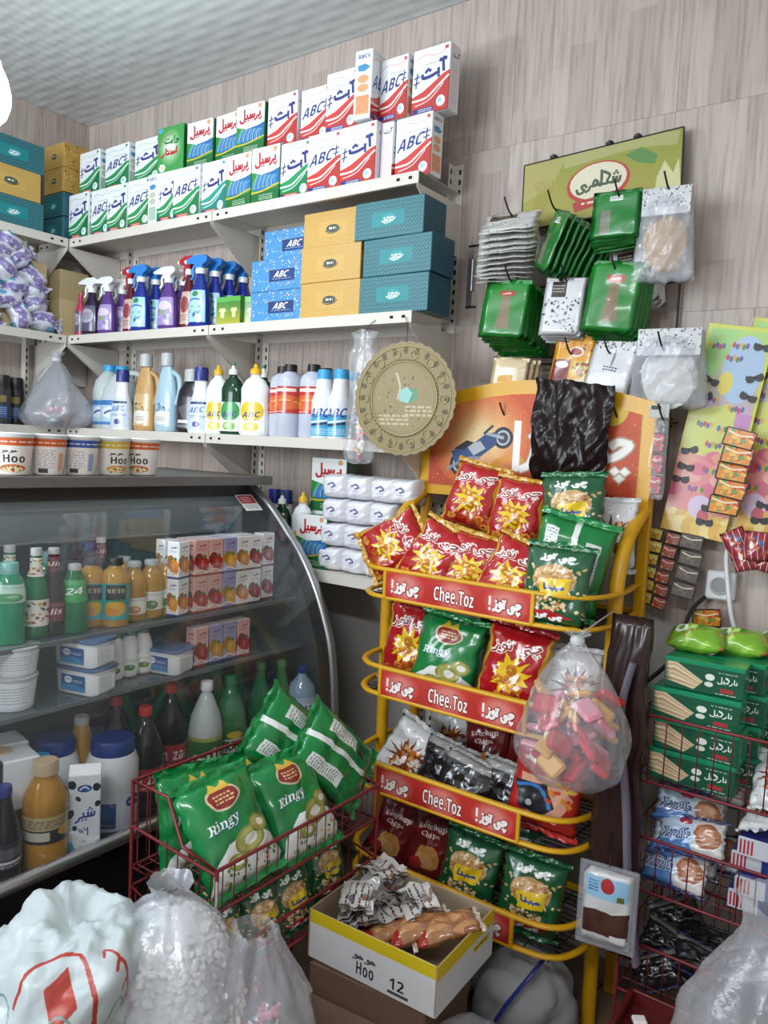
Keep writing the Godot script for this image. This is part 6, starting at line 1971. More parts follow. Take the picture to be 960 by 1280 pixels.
	kits["round_tub"] = [["tub", latm(pr([0.0, 0.0, 0.044, 0.0, 0.047, 0.004, 0.054, 0.072, 0.0, 0.072]), 28), mats["white_plastic"], -1], ["tub_lid", latm(pr([0.0, 0.072, 0.056, 0.072, 0.057, 0.078, 0.054, 0.08, 0.0, 0.08]), 28), mats["silver_cap"], -1], ["tub_label", sleeve(pr([0.0, 0.0, 0.044, 0.0, 0.047, 0.004, 0.054, 0.072]), 0.01, 0.068, "tub_print", 1.3), pm(rects["tub_print"][0], "gloss"), 0]]
	var rt := [[1.43, M, 1.29, "round white yogurt tub, lower of the pair at the frame edge"], [1.43, M + 0.081, 1.285, "round white yogurt tub, upper of the pair at the frame edge"]]
	for q in rt: spawn("round_tub", "yogurt_tub", q[3], "tub", "round yogurt tubs", V(q[0], q[1], q[2]), 1.0, Vector3(1, 0.86, 1) if q[1] > M else Vector3.ONE)
	# white trays and a big round tub below them
	for k in 2:
		var t := thing("striped_white_tray", "white tray with dark stripes leaning on the cooler deck, %s" % ["front one", "rear one"][k], "carton", "white striped trays", V(1.47 - 0.1 * k, D + 0.14, 1.40 - 0.03 * k), FX - 0.2)
		part(t, "carton_body", boxm(Vector3(0.26, 0.12, 0.09), {}, Color("#e3e9ee"), 0.004), pm(0, "gloss"))
		for x in [-0.07, 0.04]: part(t, "dark_stripe", boxm(Vector3(0.016, 0.121, 0.0915), {}, Color("#23272d"), 0.0006, V(x, -0.0005, 0)), pm(0, "gloss"))
	spawn("round_tub", "yogurt_tub", "large round white tub below the striped trays at the frame edge", "tub", "round yogurt tubs", V(1.46, D, 1.43), 1.0, Vector3(1.9, 1.65, 1.9))
	# deck bottles
	var big := pr([0.0, 0.0, 0.04, 0.0, 0.046, 0.012, 0.046, 0.05, 0.0455, 0.12, 0.047, 0.16, 0.04, 0.2, 0.018, 0.255, 0.0135, 0.262, 0.0135, 0.275, 0.0, 0.275])
	var capp := cap_prof(0.0165, 0.27, 0.293)
	bottle_kit("cola", big, "cola_dark", capp, "red_plastic", "label_cola", 0.075, 0.135, PI)
	bottle_kit("lime_soda", big, "green_glass", capp, "green_plastic", "label_lime", 0.075, 0.15, PI)
	bottle_kit("clear_soda", big, "pale_bottle", capp, "white_plastic", "label_alis", 0.07, 0.15, PI)
	bottle_kit("green_soda", pr([0.0, 0.0, 0.036, 0.0, 0.041, 0.01, 0.041, 0.13, 0.034, 0.18, 0.014, 0.27, 0.013, 0.295, 0.0, 0.295]), "green_glass", cap_prof(0.0155, 0.292, 0.312), "green_plastic")
	bottle_kit("water", pr([0.0, 0.0, 0.042, 0.0, 0.046, 0.01, 0.044, 0.05, 0.046, 0.1, 0.045, 0.2, 0.036, 0.235, 0.0145, 0.262, 0.0145, 0.275, 0.0, 0.275]), "water_plastic", cap_prof(0.016, 0.272, 0.292), "navy_plastic", "label_water", 0.1, 0.2, PI)
	bottle_kit("amber_bottle", pr([0.0, 0.0, 0.036, 0.0, 0.04, 0.008, 0.04, 0.15, 0.026, 0.2, 0.016, 0.24, 0.0, 0.24]), "amber_juice", cap_prof(0.018, 0.236, 0.256), "silver_cap")
	var dk := [
		["cola", 1.5, 0.96, 0.98, "dark cola bottle with red cap, front one of three"], ["cola", 1.42, 0.995, 1.05, "dark cola bottle with red cap, nearest the milk jug"], ["cola", 1.43, 0.82, 1.03, "dark cola bottle with red cap beside the green soda bottles"],
		["clear_soda", 1.5, 0.748, 1.06, "pale clear soda bottle with white cap and green label"], ["lime_soda", 1.5, 0.655, 1.05, "green lemon-lime soda bottle with white lettering on a green label"],
		["lime_soda", 1.39, 0.8, 1.04, "green soda bottle behind the red-capped cola bottles"], ["green_soda", 1.47, 0.498, 1.0, "slim green soda bottle beside the lemon-lime one"], ["green_soda", 1.5, 0.435, 1.0, "slim green soda bottle nearest the water bottle"],
		["green_soda", 1.38, 0.6, 1.0, "slim green soda bottle in the second row behind the lemon-lime one"], ["green_soda", 1.37, 0.5, 1.0, "slim green soda bottle at the back behind the slim pair"], ["pet_dark", 1.4, 0.56, 1.25, "dark bottle with blue cap among the slim green soda bottles"],
		["water", 1.545, 0.385, 1.0, "large clear water bottle with blue cap against the cooler end"], ["pet_dark", 1.42, 0.39, 1.2, "dark bottle with blue cap behind the water bottle"],
		["amber_bottle", 1.4, 1.085, 1.05, "amber juice bottle behind the milk jug"], ["green_soda", 1.33, 0.9, 1.0, "slim green soda bottle far back behind the cola bottles"], ["lime_soda", 1.3, 0.7, 1.0, "green soda bottle far back behind the clear soda bottle"]]
	for q in dk: spawn(q[0], "soda_bottle", q[4], "bottle", "bottles on the cooler deck", V(q[1], D, q[2]), 0.95, Vector3(1.06, q[3], 1.06))
	# milk and juice at the front of the deck
	var jug := pr([0.0, 0.0, 0.056, 0.0, 0.064, 0.01, 0.065, 0.08, 0.0635, 0.085, 0.0635, 0.1, 0.065, 0.105, 0.064, 0.17, 0.055, 0.195, 0.0, 0.197])
	bottle_kit("milk_jug", jug, "white_plastic", cap_prof(0.054, 0.194, 0.232, 0.05), "navy_plastic", "label_jug", 0.01, 0.1, PI)
	spawn("milk_jug", "milk_jug", "large white milk jug with navy lid at the front of the cooler deck", "milk jug", "milk jugs in the cooler", V(1.5, D, 1.06), 1.24, Vector3(1.02, 1.0, 1.02))
	spawn("milk_jug", "milk_jug", "white milk jug with navy lid behind the cow-print carton", "milk jug", "milk jugs in the cooler", V(1.41, D, 1.165), 1.24, Vector3(0.9, 1.02, 0.9))
	bottle_kit("small_milk", pr([0.0, 0.0, 0.034, 0.0, 0.038, 0.008, 0.038, 0.14, 0.02, 0.18, 0.0, 0.18]), "white_plastic", cap_prof(0.022, 0.178, 0.2), "blue_cap")
	spawn("small_milk", "milk_bottle", "white milk bottle with light blue cap between the juice bottle and the navy lids", "bottle", "", V(1.46, D, 1.235), 0.9, Vector3(1, 1.12, 1))
	var mc := thing("milk_carton", "blue-and-white cow-print milk carton with Persian lettering", "milk carton", "", V(1.578, D, 1.19), 0.95)
	part(mc, "carton_body", boxm(Vector3(0.072, 0.205, 0.06), {"f": "milk_carton", "l": "milk_carton", "r": "milk_carton"}, Color("#dfe6ec"), 0.002), pm(rects["milk_carton"][0], "gloss"))
	part(mc, "carton_top", prismm([-0.03, 0.0, 0.03, 0.0, 0.003, 0.016, -0.003, 0.016], 0.07, at(0, 0.205, 0, Basis(Vector3.UP, FX))), mats["white_plastic"])
	bottle_kit("orange_bottle", pr([0.0, 0.0, 0.044, 0.0, 0.048, 0.008, 0.048, 0.07, 0.0465, 0.075, 0.0465, 0.14, 0.048, 0.145, 0.046, 0.175, 0.03, 0.205, 0.024, 0.215, 0.024, 0.225, 0.0, 0.225]), "orange_juice", cap_prof(0.027, 0.222, 0.252), "film_cap", "label_oj", 0.077, 0.138, PI)
	spawn("orange_bottle", "juice_bottle", "large orange juice bottle with gold-and-black label at the cooler front", "bottle", "orange juice bottles", V(1.567, D, 1.285), 0.85, Vector3(1.04, 1.02, 1.04))
	spawn("orange_bottle", "juice_bottle", "orange juice bottle behind the front one, half hidden", "bottle", "orange juice bottles", V(1.46, D, 1.335), 0.85, Vector3(1.0, 1.05, 1.0))
	for k in 3:
		spawn("pet_dark", "soda_bottle", "black-labelled cola bottle at the frame edge of the cooler, %s" % ["front", "middle", "rear"][k], "bottle", "black bottles at the frame edge", V(1.57 - 0.075 * k, D, 1.385 + 0.012 * k), 0.9, Vector3(1.2, 1.12, 1.2))


# ---------------------------------------------------------------- yellow snack stand
const TIERS := [1.165, 0.888, 0.61, 0.335]


func build_snack_stand() -> void:
	var o := thing("snack_stand", "yellow metal snack stand with four trays and an orange motorbike header board", "display stand", "", V(0, 0, 0))
	var yel: Material = mats["yellow_paint"]
	var xl := 1.825
	var xr := 2.528
	for x in [xl, xr]:
		part(o, "rear_post", boxm(Vector3(0.03, 1.66, 0.022), {}, Color.WHITE, 0.003, V(x, 0, 0.14)), yel)
		var pts := curve([V(x, 1.37, 0.152), V(x, 1.345, 0.2), V(x, 1.3, 0.27), V(x, 1.22, 0.318), V(x, 1.1, 0.33), V(x, 0.6, 0.322), V(x, 0.0, 0.305)], 5)
		part(o, "front_post", tubem(pts, 0.02, 8, false, 0.75), yel)
	# header: frame with an arched top and the printed board
	var arch := []
	var inner := []
	for i in 13:
		var f := i / 12.0
		arch.append_array([lerpf(xl - 0.012, xr + 0.012, f), 1.655 + 0.062 * sin(PI * f)])
		inner.append_array([lerpf(xl + 0.022, xr - 0.022, f), 1.622 + 0.055 * sin(PI * f)])
	part(o, "header_frame", prismm(arch + [xr + 0.012, 1.365, xl - 0.012, 1.365], 0.012, at(0, 0, 0.158)), yel)
	part(o, "header_board", prismm(inner + [xr - 0.022, 1.395, xl + 0.022, 1.395], 0.004, at(0, 0, 0.1655), "header"), pm(rects["header"][0], "card"))
	var zb := 0.14
	var zf := 0.5
	for t in 4:
		var y: float = TIERS[t]
		for d in [0.0, 0.078]:
			var loop := [V(xl + 0.01, y - d, zb), V(xl - 0.01, y - d, 0.3), V(xl + 0.004, y - d, 0.42), V(xl + 0.05, y - d, 0.482), V(xl + 0.115, y - d, zf), V(2.16, y - d, zf + 0.002), V(2.385, y - d, zf), V(xr - 0.05, y - d, 0.482), V(xr - 0.004, y - d, 0.42), V(xr + 0.01, y - d, 0.3), V(xr - 0.01, y - d, zb)]
			part(o, "tray_rail", tubem(curve(loop, 5), 0.0105, 8, false, 0.6), yel)
		part(o, "name_strip", boxm(Vector3(0.445, 0.07, 0.003), {"f": "strip"}, Color("#b52d28"), 0.0008, V(2.162, y - 0.074, zf + 0.008)), pm(rects["strip"][0], "gloss"))
		for x in [1.94, 2.385]: part(o, "strip_holder", boxm(Vector3(0.01, 0.08, 0.008), {}, Color.WHITE, 0.001, V(x, y - 0.079, zf + 0.007)), yel)
		var fl := S()
		for k in 15: tube(fl, [V(xl + 0.02, y - 0.083, 0.145 + 0.024 * k), V(xr - 0.02, y - 0.083, 0.145 + 0.024 * k)] if k < 14 else [V(xl + 0.09, y - 0.083, 0.48), V(xr - 0.09, y - 0.083, 0.48)], 0.0022, 4)
		for k in 9: tube(fl, [V(1.88 + 0.075 * k, y - 0.086, 0.14), V(1.88 + 0.075 * k, y - 0.086, 0.49)], 0.0022, 4)
		stuff(part(o, "tray_grid", fl.commit(), mats["dark_wire"]))
	for y in [0.25, 0.52, 0.8, 1.08]: part(o, "cross_bar", boxm(Vector3(xr - xl, 0.018, 0.012), {}, Color.WHITE, 0.002, V(2.177, y, 0.136)), yel)
	# snack bags
	bag_kit("red_a", 0.165, 0.205, 0.062, "snack_red", Color("#a8781f"), Color("#c9972a"), 1.0, "foil")
	bag_kit("red_b", 0.165, 0.205, 0.068, "snack_red", Color("#a8781f"), Color("#c9972a"), 2.0, "foil")
	bag_kit("curls_a", 0.185, 0.25, 0.066, "snack_curls", Color("#a01a20"), Color("#a81c22"), 3.0, "foil")
	bag_kit("nut_a", 0.172, 0.21, 0.066, "snack_nut", Color("#12502c"), Color("#1a6a3a"), 4.0)
	bag_kit("nut_b", 0.172, 0.21, 0.06, "snack_nut", Color("#12502c"), Color("#1a6a3a"), 5.0)
	bag_kit("ring_a", 0.2, 0.25, 0.07, "snack_ring", Color("#12823f"), Color("#138a44"), 6.0)
	bag_kit("ring_b", 0.2, 0.25, 0.075, "snack_ring", Color("#12823f"), Color("#138a44"), 7.0)
	bag_kit("ring_back", 0.2, 0.26, 0.07, "snack_ring_back", Color("#12823f"), Color("#138a44"), 8.0)
	bag_kit("splash_a", 0.15, 0.2, 0.06, "snack_splash", Color("#cfcfcf"), Color("#d9d9d9"), 9.0)
	bag_kit("race_a", 0.19, 0.24, 0.06, "snack_race", Color("#a3201c"), Color("#b3241f"), 10.0)
	bag_kit("ketchup_a", 0.15, 0.2, 0.06, "snack_ketchup", Color("#5f161a"), Color("#6d1a1e"), 11.0)
	bag_kit("black_a", 0.16, 0.16, 0.03, "pouch_black", Color("#1d1c1f"), Color("#8d8b88"), 12.0, "foil")
	var g := ["snack bags on the top tray", "snack bags on the second tray", "snack bags on the third tray", "snack bags on the bottom tray"]
	# [kit, label, tier, x, y, z, turn in its plane, lean, yaw]
	var bags := [
		["red_a", "red-and-gold snack bag lying sideways at the shelf end of the top tray", 0, 1.915, 1.228, 0.435, -1.0, -0.35, -0.1],
		["red_b", "upright red snack bag in front of the motorbike picture", 0, 2.09, 1.375, 0.3, -0.2, -0.25, 0.1],
		["red_a", "red snack bag lying low behind the first strip lettering on the top tray", 0, 2.06, 1.208, 0.455, -0.45, -0.3, 0.05],
		["red_b", "red snack bag standing low behind the strip's middle lettering", 0, 2.165, 1.19, 0.43, -0.2, -0.3, 0.2],
		["red_b", "red snack bag leaning beside the dark green peanut bag, rear row", 0, 2.235, 1.34, 0.31, -0.12, -0.22, 0.1],
		["red_a", "red snack bag lying low behind the strip's last lettering", 0, 2.3, 1.19, 0.455, -0.35, -0.3, 0.1],
		["red_b", "red snack bag hidden behind the front row, under the upright one", 0, 2.02, 1.2, 0.3, -0.1, -0.2, 0.0],
		["red_a", "red snack bag hidden behind the front row of the top tray, middle", 0, 2.2, 1.2, 0.31, 0.1, -0.2, 0.0],
		["nut_a", "dark green peanut snack bag standing in the rear row below the black film", 0, 2.392, 1.36, 0.315, 0.06, -0.2, 0.15],
		["nut_b", "dark green peanut snack bag bulging over the rail at the tray corner", 0, 2.425, 1.185, 0.47, -0.06, -0.2, 0.12],
		["nut_b", "dark green peanut snack bag hidden under the rear peanut bag", 0, 2.38, 1.19, 0.31, 0.0, -0.15, 0.1],
		["ring_back", "bright green snack bag turned back to front beside the corner post", 0, 2.415, 1.225, 0.375, -0.2, -0.15, 0.25],
		["splash_a", "white snack bag with green leaves behind the corner post", 0, 2.46, 1.3, 0.225, 0.05, -0.15, 0.1],
		["curls_a", "red curl snack bag at the far side of the second tray", 1, 1.945, 0.935, 0.36, -0.08, -0.15, 0.1],
		["ring_a", "green ring snack bag standing in the middle of the second tray", 1, 2.1, 0.93, 0.42, -0.1, -0.2, 0.1],
		["curls_a", "large red curl snack bag beside the tied plastic bag", 1, 2.3, 0.935, 0.41, -0.14, -0.15, 0.15],
		["nut_a", "dark green snack bag behind the ring bag on the second tray", 1, 2.2, 0.925, 0.26, 0.05, -0.1, 0.0],
		["splash_a", "white-and-brown splash snack bag behind the tied plastic bag", 1, 2.43, 0.91, 0.33, 0.0, -0.15, 0.2],
		["splash_a", "white-and-brown splash snack bag at the far side of the third tray", 2, 1.99, 0.632, 0.425, -0.45, -0.25, 0.1],
		["black_a", "black-and-silver foil pouch lying on the third tray, front one", 2, 2.2, 0.612, 0.46, -0.25, -0.35, 0.1],
		["black_a", "black-and-silver foil pouch leaning on the third tray, nearest the splash bag", 2, 2.12, 0.625, 0.43, -0.18, -0.3, 0.0],
		["black_a", "black foil pouch on the third tray beside the red racing bag", 2, 2.31, 0.615, 0.43, -0.12, -0.25, 0.1],
		["ketchup_a", "dark red snack bag behind the black foil pouches", 2, 2.18, 0.65, 0.3, 0.1, -0.15, 0.0],
		["ketchup_a", "dark maroon snack bag behind the black pouches, nearer the racing bag", 2, 2.31, 0.65, 0.3, -0.1, -0.15, 0.0],
		["splash_a", "brown splash snack bag standing at the back of the third tray", 2, 2.04, 0.65, 0.27, 0.1, -0.1, 0.0],
		["race_a", "red racing-bike snack bag in the corner of the third tray", 2, 2.42, 0.66, 0.42, -0.12, -0.15, 0.2],
		["ketchup_a", "dark red ketchup chips bag at the far side of the bottom tray", 3, 1.93, 0.36, 0.38, -0.3, -0.2, 0.1],
		["ketchup_a", "dark red ketchup chips bag in the bottom tray beside the peanut bags", 3, 2.06, 0.365, 0.38, -0.12, -0.2, 0.1],
		["nut_a", "dark green peanut bag in the middle of the bottom tray", 3, 2.21, 0.36, 0.42, -0.1, -0.2, 0.1],
		["nut_b", "dark green peanut bag behind the middle one in the bottom tray", 3, 2.29, 0.37, 0.3, 0.05, -0.15, 0.0],
		["nut_b", "dark green peanut bag at the corner of the bottom tray by the carton", 3, 2.395, 0.36, 0.42, -0.08, -0.18, 0.2]]
	for b in bags:
		var s := spawn(b[0], "snack_bag", b[1], "snack bag", g[b[2]], V(b[3], b[4], b[5]), b[8])
		tilt(s, b[7], b[6])
	# black film draped over the header
	var soft_noise := FastNoiseLite.new()
	soft_noise.seed = 5
	soft_noise.frequency = 1.0
	soft_noise.fractal_type = FastNoiseLite.FRACTAL_NONE
	var fn := func(u: float, v: float) -> Vector3:
		var x := 2.318 + u * (0.112 + 0.008 * v) + 0.008 * soft_noise.get_noise_2d(v * 2.0, 1.0)
		var y := 1.565 + v * 0.145 - 0.012 * u + 0.006 * soft_noise.get_noise_2d(u * 3.0, 5.0)
		var crease := 0.014 * absf(soft_noise.get_noise_2d(u * 1.6 + v * 0.8, v * 0.5 + 3.0)) + 0.007 * absf(soft_noise.get_noise_2d(u * 3.5 - v * 1.5, v * 1.6 + 8.0))
		return V(x, y, 0.19 + 0.016 * soft_noise.get_noise_2d(u * 1.1, v * 0.7) + crease - 0.01 * v * v)
	solo("black_film_bundle", "black plastic bags draped over the orange header board", "plastic bags", "", sheet(28, 28, fn), mats["black_film"])
	# tied bag of red packets hanging on the corner post
	var h := thing("tied_bag", "clear plastic bag of red packets tied to the yellow corner post", "plastic bag", "", V(2.535, 0.755, 0.585))
	part(h, "film", pouch(pr([0.001, 0.0, 0.06, 0.004, 0.115, 0.05, 0.125, 0.12, 0.1, 0.2, 0.055, 0.28, 0.014, 0.335, 0.03, 0.352]), 64, 9, 0.17, 2.0, 1.0, 0.8, 0.8), mats["film_clear"])
	part(h, "knot", latm(pr([0.0, 0.322, 0.014, 0.326, 0.017, 0.336, 0.013, 0.344, 0.0, 0.346]), 12), mats["film_white"])
	part(h, "tie_cord", tubem(curve([V(0, 0.34, 0), V(0.008, 0.36, -0.08), V(0.0, 0.37, -0.235)], 4), 0.0022, 5), mats["rope"])
	for k in 40:
		var a := k * 2.4
		var r := 0.088 * sqrt((k % 10 + 0.5) / 10.0)
		var y := 0.03 + 0.0043 * k
		var hue := k % 4 if k < 26 or k % 2 else 2
		var layer: String = ["lowest", "lower middle", "upper middle", "top"][k / 10]
		solo("candy_packet", "%s packet in the tied clear bag on the yellow post, %s layer" % [["red", "pink", "gold", "dark red"][hue], layer], "packet", "packets in the tied clear bag", boxm(Vector3(0.062, 0.017, 0.046), {}, Color.WHITE, 0.006), mats[["candy_red", "candy_pink", "candy_gold", "red_plastic"][hue]], at(2.535 + cos(a) * r, 0.755 + y, 0.585 + sin(a) * r * 0.75, Basis.from_euler(Vector3(rng.randf_range(-0.9, 0.9), rng.randf() * 6, rng.randf_range(-0.9, 0.9)))))


# ---------------------------------------------------------------- pouches on the wall grid
func pouch_mesh(w: float, h: float, d: float, front: String, back_tint: Color, sd: float) -> ArrayMesh:
	var fn := func(u: float, v: float, s: int) -> Vector3:
		var puff: float = pow(maxf(0.0, 1.0 - pow(absf(u), 3.0)), 0.6) * pow(maxf(0.0, 1.0 - pow(absf(v), 4.0)), 0.6)
		return V(u * w / 2, v * h / 2, s * d / 2 * puff * (1.0 + 0.5 * noise.get_noise_2d(u * 2.0 + sd, v * 2.0)) + 0.006 * noise.get_noise_2d(u * 1.2 + sd, v * 1.2))
	return skin(8, 10, fn, front, "", Color.WHITE, back_tint)


# a fan of alike pouches on one hook; each is a thing of its own
func pouch_fan(count: int, label: String, group: String, front: String, size: Vector3, p0: Vector3, step: Vector3, tilt0: Vector3, dtilt: Vector3, back_tint: Color, finish := "gloss") -> void:
	var mesh := pouch_mesh(size.x, size.y, size.z, front, back_tint, p0.x * 9.0)
	for k in count:
		var e := tilt0 + dtilt * k + Vector3(rng.randf_range(-0.05, 0.05), rng.randf_range(-0.05, 0.05), rng.randf_range(-0.03, 0.03)) * (2.5 if count > 9 else 1.0)
		var lab: String = label if count == 1 else "%s, %s from the front" % [label, ORD[k]]
		var o := thing("hanging_pouch", lab, "pouch", group, p0 + step * k)
		part(o, "pouch_body", mesh, pm(rects[front][0], finish))
		part(o, "top_seal", boxm(Vector3(size.x * 0.985, 0.012, 0.0022), {}, back_tint.lightened(0.12), 0.0006, V(0, size.y / 2 - 0.014, 0.0)), pm(rects[front][0], finish))
		o.basis = Basis.from_euler(e)


func hook(parent: Node, x: float, y: float, l := 0.16) -> void:
	part(parent, "hook", tubem(curve([V(x, y, 0.022), V(x + 0.002, y - 0.006, 0.022 + l * 0.6), V(x, y + 0.004, 0.022 + l * 0.9), V(x - 0.006, y + 0.04, 0.03 + l)], 4), 0.0028, 6), mats["dark_wire"])


func build_hook_wall() -> void:
	var g := thing("wire_grid", "black wire hook grid on the wood-look wall, hung with pouches", "wire rack", "", V(0, 0, 0))
	for x in [2.04, 2.536]: part(g, "grid_post", tubem([V(x, 1.52, 0.02), V(x, 2.22, 0.02)], 0.0035, 6), mats["dark_wire"])
	for y in [1.6, 1.62, 1.78, 1.8, 1.995, 2.013, 2.19, 2.21]: part(g, "grid_bar", tubem([V(2.03, y, 0.017), V(2.545, y, 0.017)], 0.0028, 6), mats["dark_wire"])
	for q in [[2.075, 2.2], [2.21, 2.2], [2.4, 2.2], [2.53, 2.2], [2.09, 2.005], [2.265, 1.99], [2.405, 2.005], [2.29, 1.79], [2.4, 1.79], [2.545, 1.795], [2.44, 1.61], [2.56, 1.61], [2.1, 1.61]]: hook(g, q[0], q[1])
	# tin sign leaning over the grid
	var s := thing("tin_sign", "tilted green-and-yellow tin sign with a red oval, screwed above the pouches", "sign", "", V(2.29, 2.29, 0.045))
	part(s, "plate", boxm(Vector3(0.47, 0.2, 0.003), {"f": "sign"}, Color("#6a6a3c"), 0.0008, V(0, -0.1, 0)), pm(rects["sign"][0], "card"))
	for e in [[-0.235, 0.0, 0.004, 0.2], [0.235, 0.0, 0.004, 0.2]]: part(s, "edge_strip", boxm(Vector3(e[2], e[3], 0.006), {}, Color.WHITE, 0.001, V(e[0], e[1] - 0.1, 0)), mats["dark_wire"])
	for e in [0.1, -0.1]: part(s, "edge_strip", boxm(Vector3(0.47, 0.004, 0.006), {}, Color.WHITE, 0.001, V(0, e - 0.002, 0)), mats["dark_wire"])
	for x in [-0.14, 0.03, 0.11]: part(s, "screw_clip", latm(pr([0.0, 0.0, 0.011, 0.0, 0.012, 0.006, 0.006, 0.012, 0.0, 0.013]), 12), mats["black_plastic"], at(x, 0.1, 0.0))
	tilt(s, -0.08, 0.055)
	pouch_fan(12, "silver-and-white pouch on the hook nearest the shelf end", "silver pouches on the first hook", "pouch_silver", V(0.17, 0.1, 0.006), V(2.08, 2.175, 0.165), V(-0.003, -0.0145, -0.004), V(-0.9, 0.1, 0.12), V(-0.03, 0.02, 0.02), Color("#b8b7ae"), "foil")
	pouch_fan(9, "dark green pouch fanned sideways below the tin sign", "green pouches fanned below the sign", "pouch_green_window", V(0.13, 0.17, 0.007), V(2.215, 2.105, 0.17), V(0.009, -0.006, -0.013), V(-0.25, -0.75, -0.35), V(0.0, 0.05, 0.0), Color("#15682a"))
	pouch_fan(6, "green window pouch hanging before the tin sign", "green window pouches in front of the sign", "pouch_green_window", V(0.132, 0.128, 0.006), V(2.395, 2.155, 0.165), V(0.0, -0.008, -0.014), V(-0.12, 0.0, 0.0), V(-0.12, 0.0, 0.02), Color("#15682a"))
	pouch_fan(8, "green red-label pouch in the stack nearest the shelf end", "green pouches in the lower stack", "pouch_green", V(0.145, 0.175, 0.007), V(2.08, 1.925, 0.165), V(0.005, -0.007, -0.012), V(-0.1, 0.1, -0.05), V(-0.02, 0.02, 0.01), Color("#1b7a2a"))
	pouch_fan(4, "grey-printed white pouch between the green stacks", "printed white pouches", "pouch_print", V(0.12, 0.165, 0.006), V(2.262, 1.92, 0.165), V(0.004, -0.007, -0.012), V(-0.1, 0.1, -0.08), V(-0.02, 0.02, 0.0), Color("#c9cbcc"))
	pouch_fan(4, "large green red-label pouch beside the printed white pouches", "large green pouches", "pouch_green", V(0.142, 0.195, 0.008), V(2.405, 1.935, 0.17), V(0.006, -0.006, -0.013), V(-0.1, 0.1, -0.12), V(-0.02, 0.02, 0.02), Color("#1b7a2a"))
	pouch_fan(3, "brown-and-white pouch peeping out behind large green pouches", "brown pouches", "pouch_print", V(0.13, 0.16, 0.006), V(2.43, 2.005, 0.09), V(0.006, -0.008, -0.012), V(-0.1, 0.05, 0.1), V(0, 0, 0.02), Color("#b8a89a"))
	pouch_fan(3, "orange pouch with pictures of red seeds", "seed pouches", "pouch_seeds", V(0.118, 0.16, 0.008), V(2.295, 1.77, 0.15), V(0.006, -0.006, -0.013), V(-0.1, 0.1, -0.12), V(0, 0, 0.02), Color("#c9861f"))
	pouch_fan(3, "silver lace-printed pouch beside the orange seed pouch", "lace pouches", "pouch_lace", V(0.125, 0.18, 0.01), V(2.41, 1.76, 0.15), V(0.006, -0.006, -0.014), V(-0.1, 0.1, -0.2), V(0, 0, 0.02), Color("#c9cccd"))
	pouch_fan(3, "small beige pouch just above the yellow header board", "beige pouches", "pouch_beige", V(0.115, 0.11, 0.008), V(2.09, 1.735, 0.13), V(0.012, -0.003, -0.014), V(-0.1, 0.1, -0.06), V(0, 0, 0.01), Color("#d0b98a"))
	# clear packs with a printed lace card
	for q in [[2.525, 2.2, 0.15, 0.145, 0.235, "clear pack of beige wafers with a lace-printed card, highest on the grid", "gold_bottle", 0.02], [2.555, 1.84, 0.13, 0.19, 0.2, "large clear pack of white bread with a lace-printed card", "white_foam", 0.035]]:
		var t := thing("clear_pack", q[5], "clear pack", "clear packs on the grid", V(q[0], q[1], q[2]), 0.1)
		var w: float = q[3]
		var hh: float = q[4]
		var dd: float = q[7]
		var body := func(u: float, v: float, sgn: int) -> Vector3:
			var puff: float = pow(maxf(0.0, 1.0 - pow(absf(u), 2.6)), 0.6) * pow(maxf(0.0, 1.0 - pow(absf(v), 3.0)), 0.6)
			return V(u * w / 2 * (1.0 - 0.12 * v), -hh / 2 + v * hh / 2 + 0.008 * noise.get_noise_2d(u * 2.0, 3.0), sgn * dd * puff * (1.2 + 0.8 * noise.get_noise_2d(u * 3.0 + q[0], v * 3.0)) + 0.008 * noise.get_noise_2d(u * 2.0, v * 2.0 + q[1]))
		part(t, "film", skin(18, 18, body, ""), mats["film_haze"])
		part(t, "lace_card", boxm(Vector3(w * 0.84, 0.07, 0.002), {"f": "lace"}, Color("#c9cccd"), 0.0004, V(0, -0.062, dd * 0.62)), pm(rects["lace"][0], "gloss"))
		for k in 7:
			part(t, "flatbread", latm(pr([0.0, -0.0035, w * 0.3, -0.0035, w * 0.33, 0.0, w * 0.3, 0.0035, 0.0, 0.0035]), 20), mats[q[6]], at(rng.randf_range(-0.01, 0.01), -hh * 0.55 + rng.randf_range(-0.03, 0.03), -dd * 0.6 + dd * 0.18 * k, Basis(Vector3.RIGHT, PI / 2 + rng.randf_range(-0.15, 0.15))))
	# narrow pink pack
	var pk := thing("candy_pack", "narrow clear pack of pink sweets hanging beside the orange header", "candy pack", "", V(2.548, 1.53, 0.155), 0.15)
	part(pk, "film", pouch(pr([0.001, -0.125, 0.024, -0.12, 0.026, 0.0, 0.024, 0.09, 0.026, 0.125, 0.001, 0.127]), 20, 6, 0.12, 5.0, 1.0, 0.3), mats["film_clear"])
	for k in 3: part(pk, "sweet_block", boxm(Vector3(0.036, 0.052, 0.008), {"f": "candy_pinkpack"}, Color("#c9364f"), 0.002, V(0, -0.118 + 0.056 * k, 0)), pm(rects["candy_pinkpack"][0], "gloss"))
	part(pk, "header_card", boxm(Vector3(0.05, 0.035, 0.002), {"f": "pouch_silver"}, Color.WHITE, 0.0004, V(0, 0.085, 0.008)), pm(rects["pouch_silver"][0], "foil"))


